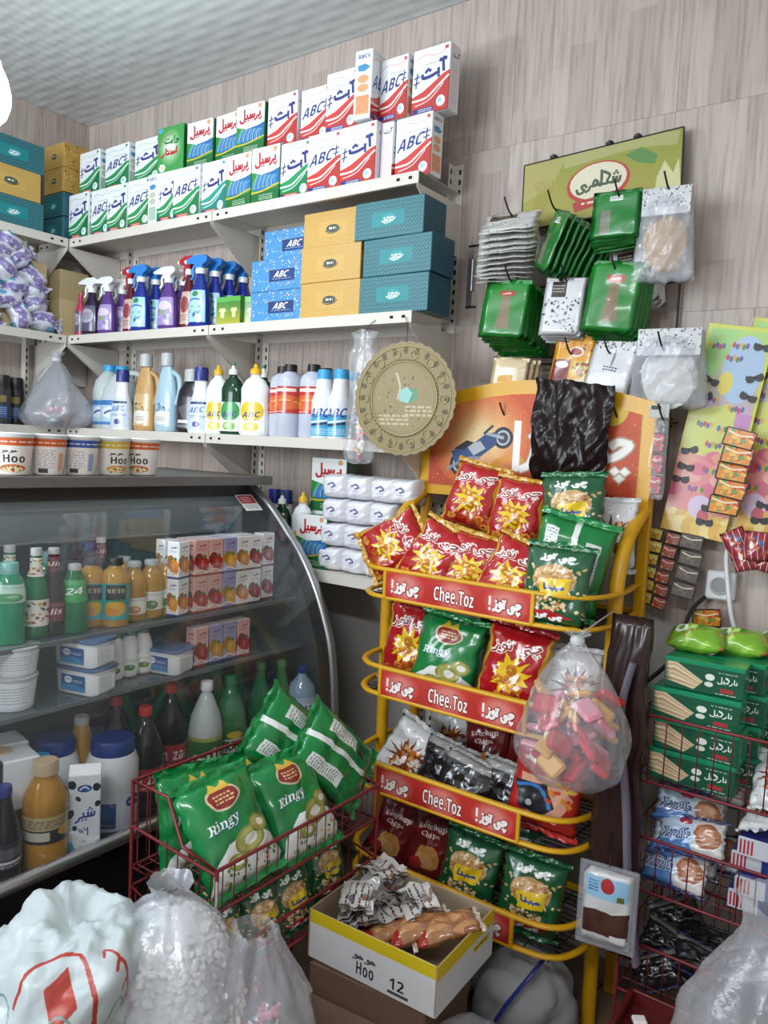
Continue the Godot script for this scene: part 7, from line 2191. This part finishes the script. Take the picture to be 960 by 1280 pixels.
# ---------------------------------------------------------------- toy cards, sweets, wafers and baskets by the outlet
func build_right_side() -> void:
	var sun := S()
	for e in [-1, 1]:
		var p := PackedVector2Array()
		for i in 14:
			var a := TAU * i / 14
			p.append(Vector2(e * 0.011 + cos(a) * 0.0105, sin(a) * 0.009 + (0.004 if cos(a) * e > 0.4 and sin(a) > 0 else 0.0)))
		prism(sun, p, 0.003)
	tube(sun, [V(-0.004, 0.003, 0), V(0, 0.005, 0.001), V(0.004, 0.003, 0)], 0.0016, 5)
	var sm := sun.commit()
	var cards := [[2.672, 1.585, 0.06, -0.145, "long colourful toy card with small dark sunglasses clipped on, front one"], [2.79, 1.6, 0.03, -0.1, "second colourful toy card behind the front one, by the frame edge"]]
	for c in cards:
		var t := thing("toy_card", c[4], "toy card", "toy cards on the wall", V(c[0], c[1], c[2]))
		part(t, "card", boxm(Vector3(0.165, 0.56, 0.002), {"f": "toy_card"}, Color("#c9cf4a"), 0.0004, V(0, -0.28, 0)), pm(rects["toy_card"][0], "gloss"))
		for q in [[0.06, 0.23], [-0.045, 0.13], [0.06, 0.15], [-0.05, 0.085], [0.055, 0.1], [-0.055, -0.06], [-0.055, -0.105], [-0.06, -0.14], [0.03, -0.2], [0.025, -0.24]]:
			part(t, "toy_sunglasses", sm, mats["black_plastic"], at(q[0], q[1], 0.004, Basis(Vector3.BACK, rng.randf_range(-0.5, 0.5))))
		part(t, "card_hook", tubem(curve([V(0.02, 0.28, 0.002), V(0.022, 0.31, 0.004), V(0.015, 0.33, -0.02)], 4), 0.0015, 5), mats["aluminium"])
		tilt(t, -0.04, c[3], 0.05)
	# strips of sweets
	var sq := boxm(Vector3(0.04, 0.034, 0.007), {"f": "candy_yellow"}, Color("#8a6a2c"), 0.002)
	var sq2 := boxm(Vector3(0.04, 0.034, 0.007), {"f": "candy_red"}, Color("#8a3a2c"), 0.002)
	var sq3 := boxm(Vector3(0.06, 0.04, 0.007), {"f": "candy_dark"}, Color("#3a2f28"), 0.002)
	var sq4 := boxm(Vector3(0.075, 0.048, 0.01), {"f": "candy_orange"}, Color("#c9741f"), 0.002)
	var strips := [[sq, "candy_yellow", 2.535, 1.285, 0.07, 6, "yellow-and-red sweet packet in the strip beside the yellow post, %s from the top"], [sq2, "candy_red", 2.577, 1.275, 0.07, 6, "red sweet packet in the second hanging strip, %s from the top"], [sq3, "candy_dark", 2.636, 1.27, 0.08, 4, "dark sweet packet hanging above the outlet, %s from the top"], [sq4, "candy_orange", 2.735, 1.545, 0.11, 5, "orange jelly packet over the toy card, %s from the top"]]
	for s in strips:
		for k in s[5]:
			solo("sweet_packet", s[6] % ORD[k], "sweet packet", "hanging sweet packets", s[0], pm(rects[s[1]][0], "gloss"), at(s[2] - 0.004 * k + rng.randf_range(-0.006, 0.006), s[3] - (0.036 if s[5] > 4 else 0.044) * k * (1.2 if s[1] == "candy_orange" else 1.0), s[4] + 0.004 * (k % 2), Basis.from_euler(V(-0.15, 0.1, -0.2 + rng.randf_range(-0.1, 0.1)))))
	var dm := pouch_mesh(0.06, 0.075, 0.025, "candy_stripe", Color("#7a2226"), 2.0)
	for k in 6:
		solo("sweet_packet", "striped red-and-white sweet packet bunched below the toy cards, %s from the outlet" % ORD[k], "sweet packet", "striped sweet packets", dm, pm(rects["candy_stripe"][0], "gloss"), at(2.752 + 0.026 * k, 1.3 - 0.03 * (k % 2), 0.09 + 0.012 * (k % 3), Basis.from_euler(V(-0.2, 0.2, 0.5 - 0.25 * k))))
	solo("sweet_packet", "orange sweet packet hanging below the outlet by the black cord", "sweet packet", "", sq4, pm(rects["candy_orange"][0], "gloss"), at(2.69, 1.065, 0.06, Basis(Vector3.BACK, 0.15)))
	# outlet and cords
	var ol := thing("wall_outlet", "white surface-mounted wall outlet with a plug socket", "outlet", "", V(2.707, 1.137, 0.003))
	part(ol, "outlet_box", boxm(Vector3(0.074, 0.078, 0.034), {}, Color.WHITE, 0.005), mats["white_plastic"], at(0, 0, 0.017))
	part(ol, "socket_ring", tubem(ring_pts(0.022, 0.0, 28), 0.003, 6, true), mats["silver_cap"], at(0, 0.039, 0.035))
	part(ol, "socket_well", latm(pr([0.0, 0.0, 0.02, 0.0, 0.02, 0.002, 0.0, 0.002]), 20), mat("outlet_grey", Color("#9a9a9c"), 0.5), at(0, 0.039, 0.033, Basis(Vector3.RIGHT, PI / 2)))
	solo("power_lead", "white power cord hanging in front of the outlet past the green boxes", "cord", "", tubem(curve([V(2.722, 1.3, 0.03), V(2.72, 1.25, 0.045), V(2.738, 1.15, 0.06), V(2.752, 1.08, 0.05), V(2.79, 0.99, 0.04), V(2.85, 0.9, 0.03), V(2.95, 0.82, 0.03)], 6), 0.006, 8), mats["white_plastic"])
	solo("power_lead", "black power cord running down beside the stacked green wafer boxes", "cord", "", tubem(curve([V(2.672, 1.14, 0.03), V(2.65, 1.1, 0.09), V(2.645, 1.0, 0.2), V(2.6, 0.93, 0.33), V(2.585, 0.86, 0.38), V(2.585, 0.6, 0.38), V(2.6, 0.3, 0.36)], 6), 0.0055, 8), mats["rubber"])
	# wire stand with three baskets
	var st := thing("wire_basket_stand", "rust-red wire stand of three baskets under the outlet, holding biscuits", "basket stand", "", V(0, 0, 0))
	var red: Material = mats["red_wire"]
	for x in [2.63, 3.14]:
		for z in [0.07, 0.42]: part(st, "stand_leg", tubem([V(x, 0.0, z), V(x, 0.93, z)], 0.004, 6), red)
	for y in [0.905, 0.61, 0.345]:
		var fy: float = y - (0.16 if y > 0.8 else 0.13)
		part(st, "basket_rim", tubem([V(2.63, y, 0.42), V(3.14, y, 0.42), V(3.14, y, 0.07), V(2.63, y, 0.07)], 0.004, 6, true), red)
		part(st, "basket_base_rim", tubem([V(2.63, fy, 0.42), V(3.14, fy, 0.42), V(3.14, fy, 0.07), V(2.63, fy, 0.07)], 0.0035, 6, true), red)
		for k in 14:
			var x := 2.665 + 0.036 * k
			part(st, "basket_wire", tubem([V(x, y, 0.42), V(x, fy, 0.42), V(x, fy, 0.07), V(x, y, 0.07)], 0.0016, 5), red)
		for k in 6: part(st, "side_wire", tubem([V(2.63, y, 0.12 + 0.05 * k), V(2.63, fy, 0.12 + 0.05 * k), V(3.14, fy, 0.12 + 0.05 * k), V(3.14, y, 0.12 + 0.05 * k)], 0.0016, 5), red)
	# green wafer boxes: open trays with a printed front
	var wf := S()
	kits["wafer"] = [["carton", boxm(Vector3(0.195, 0.068, 0.075), {"f": "wafer", "r": "wafer_end", "l": "wafer_end"}, Color("#0f8f63"), 0.002), pm(rects["wafer"][0], "gloss"), -1],
		["lid_flap", boxm(Vector3(0.197, 0.012, 0.077), {}, Color("#0f8a5e"), 0.002, V(0, 0.061, 0)), pm(rects["wafer"][0], "gloss"), -1]]
	for c in 3:
		for k in 4:
			if c == 0 and k == 3: continue
			spawn("wafer", "wafer_box", "green wafer box, %s from the bottom of the %s stack by the outlet" % [ORD[k], ["front", "middle", "rear"][c]], "wafer box", "green wafer boxes", V(2.752 + 0.008 * ((k + c) % 2) + 0.03 * c, 0.749 + 0.0742 * k, 0.355 - 0.088 * c), rng.randf_range(-0.05, 0.03))
	var tr := spawn("wafer", "wafer_box", "green wafer box with its front flap folded down, topmost of the front stack", "wafer box", "green wafer boxes", V(2.762, 0.749 + 0.2226, 0.345), 0.03, Vector3(0.9, 1.0, 0.9))
	var lm := pouch_mesh(0.13, 0.1, 0.05, "lime_pack", Color("#6fa52c"), 6.0)
	for k in 3:
		solo("lime_packet", "lime green sweet bag lying on top of the wafer boxes, %s from the black cord" % ORD[k], "sweet bag", "lime green sweet bags", lm, pm(rects["lime_pack"][0], "gloss"), at(2.72 + 0.085 * k, 1.075 - 0.004 * k, 0.28 - 0.06 * k, Basis.from_euler(V(-1.3, 0.1, -0.05 * k))))
	bag_kit("white_snack", 0.12, 0.16, 0.05, "snack_splash", Color("#d6d9dc"), Color("#d9dcde"), 15.0)
	for k in 2: tilt(spawn("white_snack", "snack_bag", "white snack bag lying in the upper wire basket, %s one" % ["nearer the wafer boxes", "outer"][k], "snack bag", "white snack bags in the basket", V(2.93 + 0.09 * k, 0.8, 0.33), -0.1), -0.9, 0.3)
	# biscuits in the second basket
	bag_kit("vanilla", 0.165, 0.095, 0.035, "vanilla", Color("#26305f"), Color("#2a3566"), 16.0)
	var vn := [[2.73, 0.53, 0.36, -0.5, 0.05], [2.745, 0.575, 0.33, -0.6, -0.15], [2.76, 0.615, 0.35, -0.55, 0.1], [2.74, 0.655, 0.3, -0.6, -0.08], [2.79, 0.545, 0.25, -0.7, 0.2], [2.76, 0.69, 0.2, -0.5, 0.1]]
	for i in vn.size():
		var q: Array = vn[i]
		tilt(spawn("vanilla", "biscuit_pack", "vanilla biscuit pack in the second wire basket, %s from the bottom of the heap" % ORD[i], "biscuit pack", "vanilla biscuit packs", V(q[0], q[1], q[2]), rng.randf_range(-0.25, 0.3)), q[3], q[4] * 1.5)
	for k in 4:
		pack_box("blue biscuit box with striped end in the second wire basket, %s of the pile" % ["bottom", "second", "third", "top"][k], V(2.93 + 0.015 * (k % 2), 0.484 + 0.046 * k, 0.3 + 0.02 * (k % 2)))
	tilt(spawn("white_snack", "snack_bag", "white-and-orange snack bag lying on the blue biscuit boxes", "snack bag", "", V(2.92, 0.715, 0.31), -0.2), -1.3, 0.4)
	bag_kit("navy_pack", 0.13, 0.09, 0.04, "pouch_black", Color("#161c3a"), Color("#20284c"), 17.0)
	for k in 12:
		tilt(spawn("navy_pack", "biscuit_pack", "dark foil biscuit pack in the lowest wire basket, %s layer, %s from the yellow stand" % [["bottom", "middle", "top"][k / 4], ORD[k % 4]], "biscuit pack", "dark biscuit packs in the lowest basket", V(2.7 + 0.1 * (k % 4), 0.245 + 0.035 * (k / 4), 0.34 - 0.08 * (k % 3)), rng.randf() * 0.6), -0.8 + rng.randf_range(-0.4, 0.4), rng.randf_range(-0.6, 0.6))
	# hanging film between the stands
	var f1 := func(u: float, v: float, s: int) -> Vector3:
		var puff: float = pow(maxf(0.0, 1.0 - pow(absf(u), 4.0)), 0.5) * pow(maxf(0.0, 1.0 - pow(absf(v), 6.0)), 0.5)
		var wd := 0.066 - 0.012 * v
		return V(2.603 + u * wd * 0.9 + 0.012 * noise.get_noise_2d(v * 2.0, 3.0), 0.72 + v * 0.415, 0.43 + s * 0.018 * puff + 0.012 * noise.get_noise_2d(u * 2.0, v * 1.5) + 0.008 * absf(noise.get_noise_2d(u * 3.0, v * 1.2)))
	solo("dark_bag_bundle", "bundle of dark brown plastic bags hanging between the yellow stand and wire baskets", "plastic bags", "", skin(14, 34, f1, ""), mats["brown_film"])
	var f2 := curve([V(2.625, 1.03, 0.46), V(2.61, 0.9, 0.475), V(2.64, 0.7, 0.48), V(2.66, 0.5, 0.48), V(2.69, 0.33, 0.475)], 8)
	solo("rolled_film", "rolled strip of greyish clear film hanging over the dark plastic bags", "plastic film", "", tubem(f2, 0.019, 10, false, 0.45), mats["lilac_film"])
	var sp := thing("spice_pack", "flat clear pack with blue-and-red label hanging low on the yellow stand", "spice pack", "", V(2.627, 0.465, 0.525), 0.15)
	part(sp, "pouch_body", pouch_mesh(0.112, 0.18, 0.016, "spice_pack", Color("#b9b9b8"), 3.0), pm(rects["spice_pack"][0], "gloss"))
	part(sp, "film", boxm(Vector3(0.135, 0.2, 0.012), {}, Color.WHITE, 0.003, V(0, -0.1, -0.004)), mats["film_clear"])
	part(sp, "pack_hook", tubem(curve([V(0, 0.1, 0), V(0, 0.13, 0.0), V(-0.03, 0.15, -0.15)], 4), 0.0018, 5), mats["dark_wire"])
	# red crate of sweets on the floor
	var rc := thing("sweet_crate", "dark red plastic crate on the floor with a few wrapped sweets", "crate", "", V(2.86, 0.0, 0.66))
	for q in [[0, 0.17, 0.34, 0.012], [0, -0.17, 0.34, 0.012]]: part(rc, "crate_side", boxm(Vector3(q[2], 0.28, q[3]), {}, Color.WHITE, 0.002, V(q[0], 0, q[1])), mats["crate_red"])
	for x in [-0.17, 0.17]: part(rc, "crate_side", boxm(Vector3(0.012, 0.28, 0.34), {}, Color.WHITE, 0.002, V(x, 0, 0)), mats["crate_red"])
	part(rc, "crate_floor", boxm(Vector3(0.328, 0.25, 0.328), {}, Color.WHITE, 0.002), mats["crate_red"])
	for k in 14:
		var white := k % 3 == 0
		solo("wrapped_sweet", "%s wrapped sweet in the dark red crate, %s row from the baskets, %s along" % [["white square", "red", "gold"][k % 3], ORD[(k / 5) % 3], ORD[k % 5]], "sweet", "sweets in the red crate", boxm(Vector3(0.03, 0.012, 0.026), {}, Color.WHITE, 0.003), mats[["candy_white", "candy_red", "candy_gold"][k % 3]], at(2.73 + 0.06 * (k % 5), 0.2535 + 0.013 * (k / 10), 0.56 + 0.07 * ((k / 5) % 3), Basis(Vector3.UP, rng.randf() * 3)))
	# grey film bag at the frame corner
	var gb := thing("plastic_bag", "large grey clear plastic bag of pink and green packs at the frame corner", "plastic bag", "", V(3.05, 0.0, 1.0))
	part(gb, "film", pouch(pr([0.001, 0.0, 0.15, 0.004, 0.165, 0.1, 0.16, 0.5, 0.14, 0.66, 0.1, 0.74, 0.06, 0.81, 0.07, 0.86]), 64, 6, 0.13, 12.0, 1.0, 0.9, 1.0), mats["film_mid"])
	for k in 8:
		solo("paper_pack", "%s pack inside the grey corner bag, %s from the bottom" % [["pink", "pale green", "white", "black"][k % 4], ORD[k]], "pack", "packs in the grey corner bag", boxm(Vector3(0.2, 0.081, 0.18), {}, Color.WHITE, 0.014), mats[["candy_pink", "pale_green", "white_foam", "black_plastic"][k % 4]], at(3.05 + 0.02 * (k % 3), 0.02 + 0.083 * k, 1.0, Basis(Vector3.UP, 0.5 * k)))


func pack_box(label: String, pos: Vector3) -> void:
	if not kits.has("blue_biscuit"): kits["blue_biscuit"] = [["carton", boxm(Vector3(0.16, 0.044, 0.12), {"f": "blue_stripe_box", "r": "blue_stripe_box"}, Color("#27347e"), 0.002), pm(rects["blue_stripe_box"][0], "gloss"), -1]]
	pack("biscuit_box", label, "biscuit box", "blue biscuit boxes", "blue_biscuit", pos, 0.02)


# ---------------------------------------------------------------- baskets, carton and sacks in front
func build_front() -> void:
	var red: Material = mats["red_wire"]
	var b := thing("wire_basket", "red wire display basket of two tiers in front of the cooler, holding snack bags", "wire basket", "", V(0, 0, 0))
	var x0 := 1.785
	var x1 := 2.06
	var z0 := 0.66
	var z1 := 1.21
	for x in [x0, x1]:
		for z in [z0, z1]: part(b, "basket_leg", tubem([V(x, 0.0, z), V(x, 0.74 if x == x0 else 0.635, z)], 0.0045, 6), red)
	# upper basket: tall back, low front
	part(b, "basket_rim", tubem([V(x1, 0.635, z0), V(x1, 0.635, z1), V(x0 + 0.17, 0.65, z1), V(x0 + 0.12, 0.742, z1), V(x0, 0.742, z1), V(x0, 0.742, z0), V(x0 + 0.12, 0.742, z0), V(x0 + 0.17, 0.65, z0)], 0.0042, 6, true), red)
	part(b, "low_rim", tubem([V(x0, 0.64, z1), V(x1, 0.625, z1)], 0.0035, 6), red)
	var rest := [[0.545, 0.635, 0.742], [0.36, 0.44, 0.5]]
	for t in 2:
		var fy: float = rest[t][0]
		var fr: float = rest[t][1]
		var bk: float = rest[t][2]
		part(b, "base_rim", tubem([V(x0, fy, z0), V(x1, fy, z0), V(x1, fy, z1), V(x0, fy, z1)], 0.0038, 6, true), red)
		if t == 1: part(b, "basket_rim", tubem([V(x0, bk, z0), V(x1, fr, z0), V(x1, fr, z1), V(x0, bk, z1)], 0.0042, 6, true), red)
		for k in 17:
			var z := z0 + (z1 - z0) * (k + 0.5) / 17.0
			part(b, "basket_wire", tubem([V(x0, bk, z), V(x0, fy, z), V(x1, fy, z), V(x1, fr, z)], 0.0016, 5), red)
		for k in 8:
			var x := x0 + (x1 - x0) * (k + 0.5) / 8.0
			var top := bk if x < x0 + 0.12 else lerpf(fr, fr + 0.012, (x1 - x) / 0.2)
			part(b, "cross_wire", tubem([V(x, top, z1), V(x, fy, z1), V(x, fy, z0), V(x, top, z0)], 0.0016, 5), red)
	part(b, "tie_cord", tubem(curve([V(x1, 0.62, z1), V(x1 + 0.01, 0.56, z1 + 0.01), V(x1 - 0.01, 0.5, z1 + 0.012), V(x1 + 0.005, 0.42, z1 + 0.008)], 5), 0.003, 6), mats["rope"])
	# [kit, label, x, y, z, spin, lean, yaw]
	var bags := [
		["ring_a", "green ring snack bag at the front of the red basket, facing the shop", 1.99, 0.665, 1.115, 0.12, -0.55, FX - 0.1],
		["ring_b", "green ring snack bag beside it, nearer the yellow stand", 1.985, 0.645, 0.9, 0.05, -0.6, FX - 0.05],
		["ring_back", "green snack bag showing its printed back, leaning on the far basket side", 1.88, 0.74, 0.80, 0.75, -0.4, FX + 0.1],
		["ring_back", "green snack bag turned back to front, nearest the yellow stand", 1.96, 0.7, 0.72, 0.65, -0.5, FX + 0.25],
		["ring_b", "green-and-white snack bag leaning at the back of the red basket", 1.855, 0.635, 1.09, -0.05, -0.2, FX - 0.15],
		["ring_a", "green-and-white snack bag in the back row, middle of the red basket", 1.85, 0.62, 0.93, 0.1, -0.2, FX]]
	for q in bags:
		tilt(spawn(q[0], "snack_bag", q[1], "snack bag", "snack bags in the red basket", V(q[2], q[3], q[4]), q[7]), q[6], q[5])
	var low := [[2.0, 0.435, 1.135, 0.1], [2.01, 0.43, 1.03, -0.05], [2.01, 0.43, 0.925, 0.05], [1.99, 0.44, 0.78, -0.1], [1.9, 0.44, 1.05, 0.0], [1.9, 0.44, 0.88, 0.1]]
	for i in low.size():
		var q: Array = low[i]
		tilt(spawn("nut_a" if i % 2 else "nut_b", "snack_bag", "green peanut bag in the red basket's lower tier, %s" % ["front row nearest the white sack", "front row, second from white sack", "front row, third from white sack", "front row nearest the yellow stand", "back row nearer the white sack", "back row nearer the yellow stand"][i], "snack bag", "peanut bags in the red basket", V(q[0], q[1], q[2]), FX - 0.15, Vector3(0.72, 0.74, 0.9)), -0.35, q[3])
	# open white carton with a yellow band
	var c := thing("open_carton", "open white carton with yellow band and number 12, full of packets", "carton", "", V(2.235, 0.315, 0.785), 0.04)
	var kr := Color("#a8937a")
	var pw: Material = pm(rects["hoo_long"][0], "card")
	part(c, "front_panel", boxm(Vector3(0.335, 0.115, 0.004), {"f": "hoo_long", "b": kr, "t": kr}, kr, 0.0008, V(0, 0, 0.133)), pw)
	part(c, "rear_panel", boxm(Vector3(0.335, 0.115, 0.004), {"b": "hoo_long", "f": kr}, kr, 0.0008, V(0, 0, -0.133)), pw)
	part(c, "side_panel", boxm(Vector3(0.004, 0.115, 0.27), {"r": "hoo_short", "l": kr}, kr, 0.0008, V(0.1695, 0, 0)), pm(rects["hoo_short"][0], "card"))
	part(c, "side_panel", boxm(Vector3(0.004, 0.115, 0.27), {"l": "hoo_short", "r": kr}, kr, 0.0008, V(-0.1695, 0, 0)), pm(rects["hoo_short"][0], "card"))
	part(c, "carton_floor", boxm(Vector3(0.33, 0.004, 0.262), {}, kr, 0.0008), pw)
	# crumpled packets in the carton
	for k in 16:
		var sd := k * 3.7
		var fn := func(u: float, v: float, s: int) -> Vector3:
			return V(u * 0.055, v * 0.042, s * 0.004 + 0.02 * noise.get_noise_2d(u * 2.2 + sd, v * 2.2) + 0.01 * noise.get_noise_2d(u * 5.0, v * 5.0 + sd))
		solo("crumpled_packet", "crumpled grey-and-white packet in the open carton, %s layer, %s from the red basket" % [["bottom", "second", "third", "top"][k / 4], ORD[k % 4]], "packet", "crumpled packets in the carton", skin(7, 6, fn, "wrap_grey", "wrap_grey"), pm(rects["wrap_grey"][0], "foil"), at(2.115 + 0.042 * (k % 4) + rng.randf_range(-0.01, 0.01), 0.375 + 0.022 * (k / 4) + (0.02 if k % 4 == 1 else 0.0), 0.7 + 0.05 * ((k * 7) % 4), Basis.from_euler(V(-1.2 + rng.randf_range(-0.7, 0.7), rng.randf() * 6, rng.randf_range(-0.7, 0.7)))))
	bag_kit("cake", 0.1, 0.17, 0.045, "wrap_cake", Color("#8f5f3a"), Color("#c9b8a8"), 21.0, "foil")
	for k in 3:
		tilt(spawn("cake", "cake_pack", "wrapped brown cake lying in the open carton, %s from its yellow side end" % ORD[2 - k], "cake pack", "wrapped cakes in the carton", V(2.22 + 0.06 * k, 0.395 + 0.01 * k, 0.815 - 0.025 * k), -0.6 - 0.1 * k), -1.3, 0.08)
	# what the carton stands on
	var bc := thing("brown_carton", "closed brown carton on the floor under the yellow-banded carton", "carton", "brown cartons on the floor", V(2.22, 0.0, 0.8), 0.1)
	part(bc, "carton_body", boxm(Vector3(0.3, 0.31, 0.24), {}, Color.WHITE, 0.003), mats["brown_card"])
	part(bc, "carton_flap", boxm(Vector3(0.22, 0.004, 0.12), {}, Color.WHITE, 0.001), mats["brown_card"], at(-0.06, 0.2, 0.17, Basis(Vector3.RIGHT, 0.9)))
	var wb := thing("bottle_bundle", "bundle of dark bottles shrink-wrapped in clear film beside the brown carton", "bottle bundle", "", V(2.47, 0.0, 0.86))
	part(wb, "film", pouch(pr([0.001, 0.0, 0.08, 0.002, 0.09, 0.1, 0.085, 0.24, 0.05, 0.29, 0.001, 0.3]), 40, 7, 0.14, 4.0), mats["film_clear"])
	for k in 3: spawn("pet_dark", "soda_bottle", "dark bottle inside the shrink-wrapped bundle on the floor, %s" % ["nearest the carton", "middle", "nearest the yellow leg"][k], "bottle", "bottles in the shrink wrap", V(2.445 + 0.03 * k, 0.003, 0.84 + 0.035 * (k % 2)), 0.4, Vector3(0.9, 1.2, 0.9))
	# grey sacks under the snack stand
	for q in [[2.1, 0.42, 0.12, "pale grey sack slumped under the snack stand, farther from its corner post"], [2.38, 0.4, 0.13, "grey sack slumped under the snack stand beside the corner post"]]:
		var s := solo("cloth_sack", q[3], "sack", "grey sacks under the stand", pouch(pr([0.001, 0.0, 0.1, 0.004, 0.13, 0.05, 0.12, 0.12, 0.07, 0.18, 0.001, 0.2]), 32, 4, 0.25, q[0]), mats["cloth_grey"], at(q[0], 0.0, q[1]))
	solo("blue_strap", "dark blue cloth strap lying over the grey sack under the stand", "strap", "", tubem(curve([V(2.3, 0.004, 0.58), V(2.36, 0.05, 0.56), V(2.4, 0.13, 0.545), V(2.44, 0.2, 0.5), V(2.45, 0.22, 0.45)], 5), 0.016, 6, false, 0.25), mats["navy_plastic"])
	# sack of white sugar lumps with a printed carrier bag on top
	var sk := thing("sugar_sack", "tall clear sack of white sugar lumps on the floor before the cooler", "sack", "", V(2.13, 0.0, 1.385))
	var body := pr([0.001, 0.0, 0.11, 0.004, 0.13, 0.08, 0.135, 0.3, 0.132, 0.5, 0.1, 0.61, 0.05, 0.66, 0.001, 0.67])
	part(sk, "sack_film", pouch(body, 56, 6, 0.1, 14.0), mats["film_clear"])
	part(sk, "sugar_fill", pouch(pr([0.001, 0.006, 0.104, 0.01, 0.122, 0.08, 0.127, 0.3, 0.124, 0.495, 0.092, 0.6, 0.045, 0.645, 0.001, 0.655]), 56, 6, 0.1, 14.0), mats["white_foam"])
	part(sk, "sack_collar", pouch(pr([0.136, 0.5, 0.128, 0.56, 0.106, 0.62, 0.055, 0.672, 0.03, 0.69, 0.04, 0.72]), 48, 6, 0.14, 14.0), mats["film_haze"])
	var mm := MultiMesh.new()
	mm.transform_format = MultiMesh.TRANSFORM_3D
	mm.mesh = boxm(Vector3(0.012, 0.009, 0.011), {}, Color.WHITE, 0.002)
	mm.instance_count = 7000
	for k in 7000:
		var a := rng.randf() * TAU
		var y := rng.randf_range(0.12, 0.64)
		var r := rad_at(body, y) * (0.97 + 0.1 * 1.4 * noise.get_noise_3d(cos(a) * 1.3 + 14.0, sin(a) * 1.3, y * 5.0)) + rng.randf_range(-0.008, 0.001)
		mm.set_instance_transform(k, Transform3D(Basis.from_euler(V(rng.randf() * 6, rng.randf() * 6, 0)), V(sin(a) * r, y, cos(a) * r)))
	var mi := MultiMeshInstance3D.new()
	mi.name = "sugar_lumps"
	mi.multimesh = mm
	mi.material_override = mats["white_foam"]
	sk.add_child(mi, true)
	stuff(mi)
	var cb := thing("carrier_bag", "white carrier bag with red and green print, crumpled against the sugar sack", "carrier bag", "", V(2.03, 0.0, 1.52))
	var bp := pr([0.001, 0.0, 0.07, 0.004, 0.08, 0.1, 0.085, 0.3, 0.13, 0.44, 0.15, 0.52, 0.15, 0.6, 0.115, 0.66, 0.06, 0.68, 0.001, 0.67])
	var lf := func(u: float, v: float) -> Vector3:
		var f := (v + 1.0) / 2.0 * 9.0
		var i := mini(floori(f), 8)
		var p: Vector2 = (bp[i] as Vector2).cubic_interpolate(bp[i + 1], bp[maxi(i - 1, 0)], bp[mini(i + 2, 9)], f - i)
		var t := u * PI
		var cx := cos(t)
		var sn := sin(t)
		var q := V(sn * p.x, p.y, cx * p.x)
		var out := (q - V(0, 0.5, 0)).normalized()
		var d := 0.05 * noise.get_noise_3dv(q * 5.0 + V(3, 0, 1)) + 0.035 * (0.25 - absf(noise.get_noise_3dv(q * 6.0 + V(0, 5, 2)))) + 0.006 * noise.get_noise_3dv(q * 16.0)
		return q + out * d + V(0, 0.12 * q.x, 0)
	cb.rotation.y = 1.0
	part(cb, "bag_film", sheet(84, 64, lf, "bag_print"), mats["carrier"])
	var lb := thing("carrier_bag", "white carrier bag with red print slumped against the cooler base at the frame edge", "carrier bag", "", V(1.83, 0.0, 1.66))
	part(lb, "bag_film", pouch(pr([0.001, 0.0, 0.1, 0.004, 0.13, 0.12, 0.14, 0.3, 0.12, 0.45, 0.07, 0.53, 0.05, 0.58]), 48, 5, 0.25, 22.0), mats["carrier"])
	# clear bag of sweets on a small carton
	var sc := thing("brown_carton", "small brown carton under the clear bag of wrapped sweets", "carton", "brown cartons on the floor", V(2.245, 0.0, 1.28))
	part(sc, "carton_body", boxm(Vector3(0.2, 0.34, 0.18), {}, Color.WHITE, 0.003), mats["brown_card"])
	var sb := thing("plastic_bag", "open clear plastic bag with a few wrapped sweets beside the sugar sack", "plastic bag", "", V(2.245, 0.343, 1.285))
	part(sb, "film", pouch(pr([0.001, 0.0, 0.1, 0.003, 0.115, 0.05, 0.1, 0.13, 0.075, 0.19, 0.05, 0.245, 0.04, 0.29]), 60, 7, 0.2, 31.0, 1.0, 0.95, 1.8), mats["film_mid"])
	for k in 22:
		solo("wrapped_sweet", "small %s wrapped sweet inside the open clear bag, %s layer" % [["pink", "white", "rose brown"][k % 3], ["bottom", "second", "third", "top"][mini(k / 6, 3)]], "sweet", "sweets in the open clear bag", candy_big(), mats[["candy_pink", "candy_white", "candy_rose"][k % 3]], at(2.245 + 0.045 * cos(k * 2.4) * sqrt((k % 11) / 11.0), 0.36 + 0.006 * k, 1.285 + 0.045 * sin(k * 2.4) * sqrt((k % 11) / 11.0), Basis.from_euler(V(rng.randf() * 6, rng.randf() * 6, rng.randf() * 6)).scaled(Vector3.ONE * 0.7)))


var big_cache: ArrayMesh
func candy_big() -> ArrayMesh:
	if big_cache == null:
		var st := S()
		box(st, Vector3(0.024, 0.014, 0.02), {}, Color.WHITE, 0.004, Vector3.ZERO, false)
		tube(st, [V(-0.026, 0, 0), V(-0.018, 0, 0), V(-0.011, 0, 0)], 0.009, 6, false, 0.3)
		tube(st, [V(0.011, 0, 0), V(0.018, 0, 0), V(0.026, 0, 0)], 0.009, 6, false, 0.3)
		big_cache = st.commit()
	return big_cache
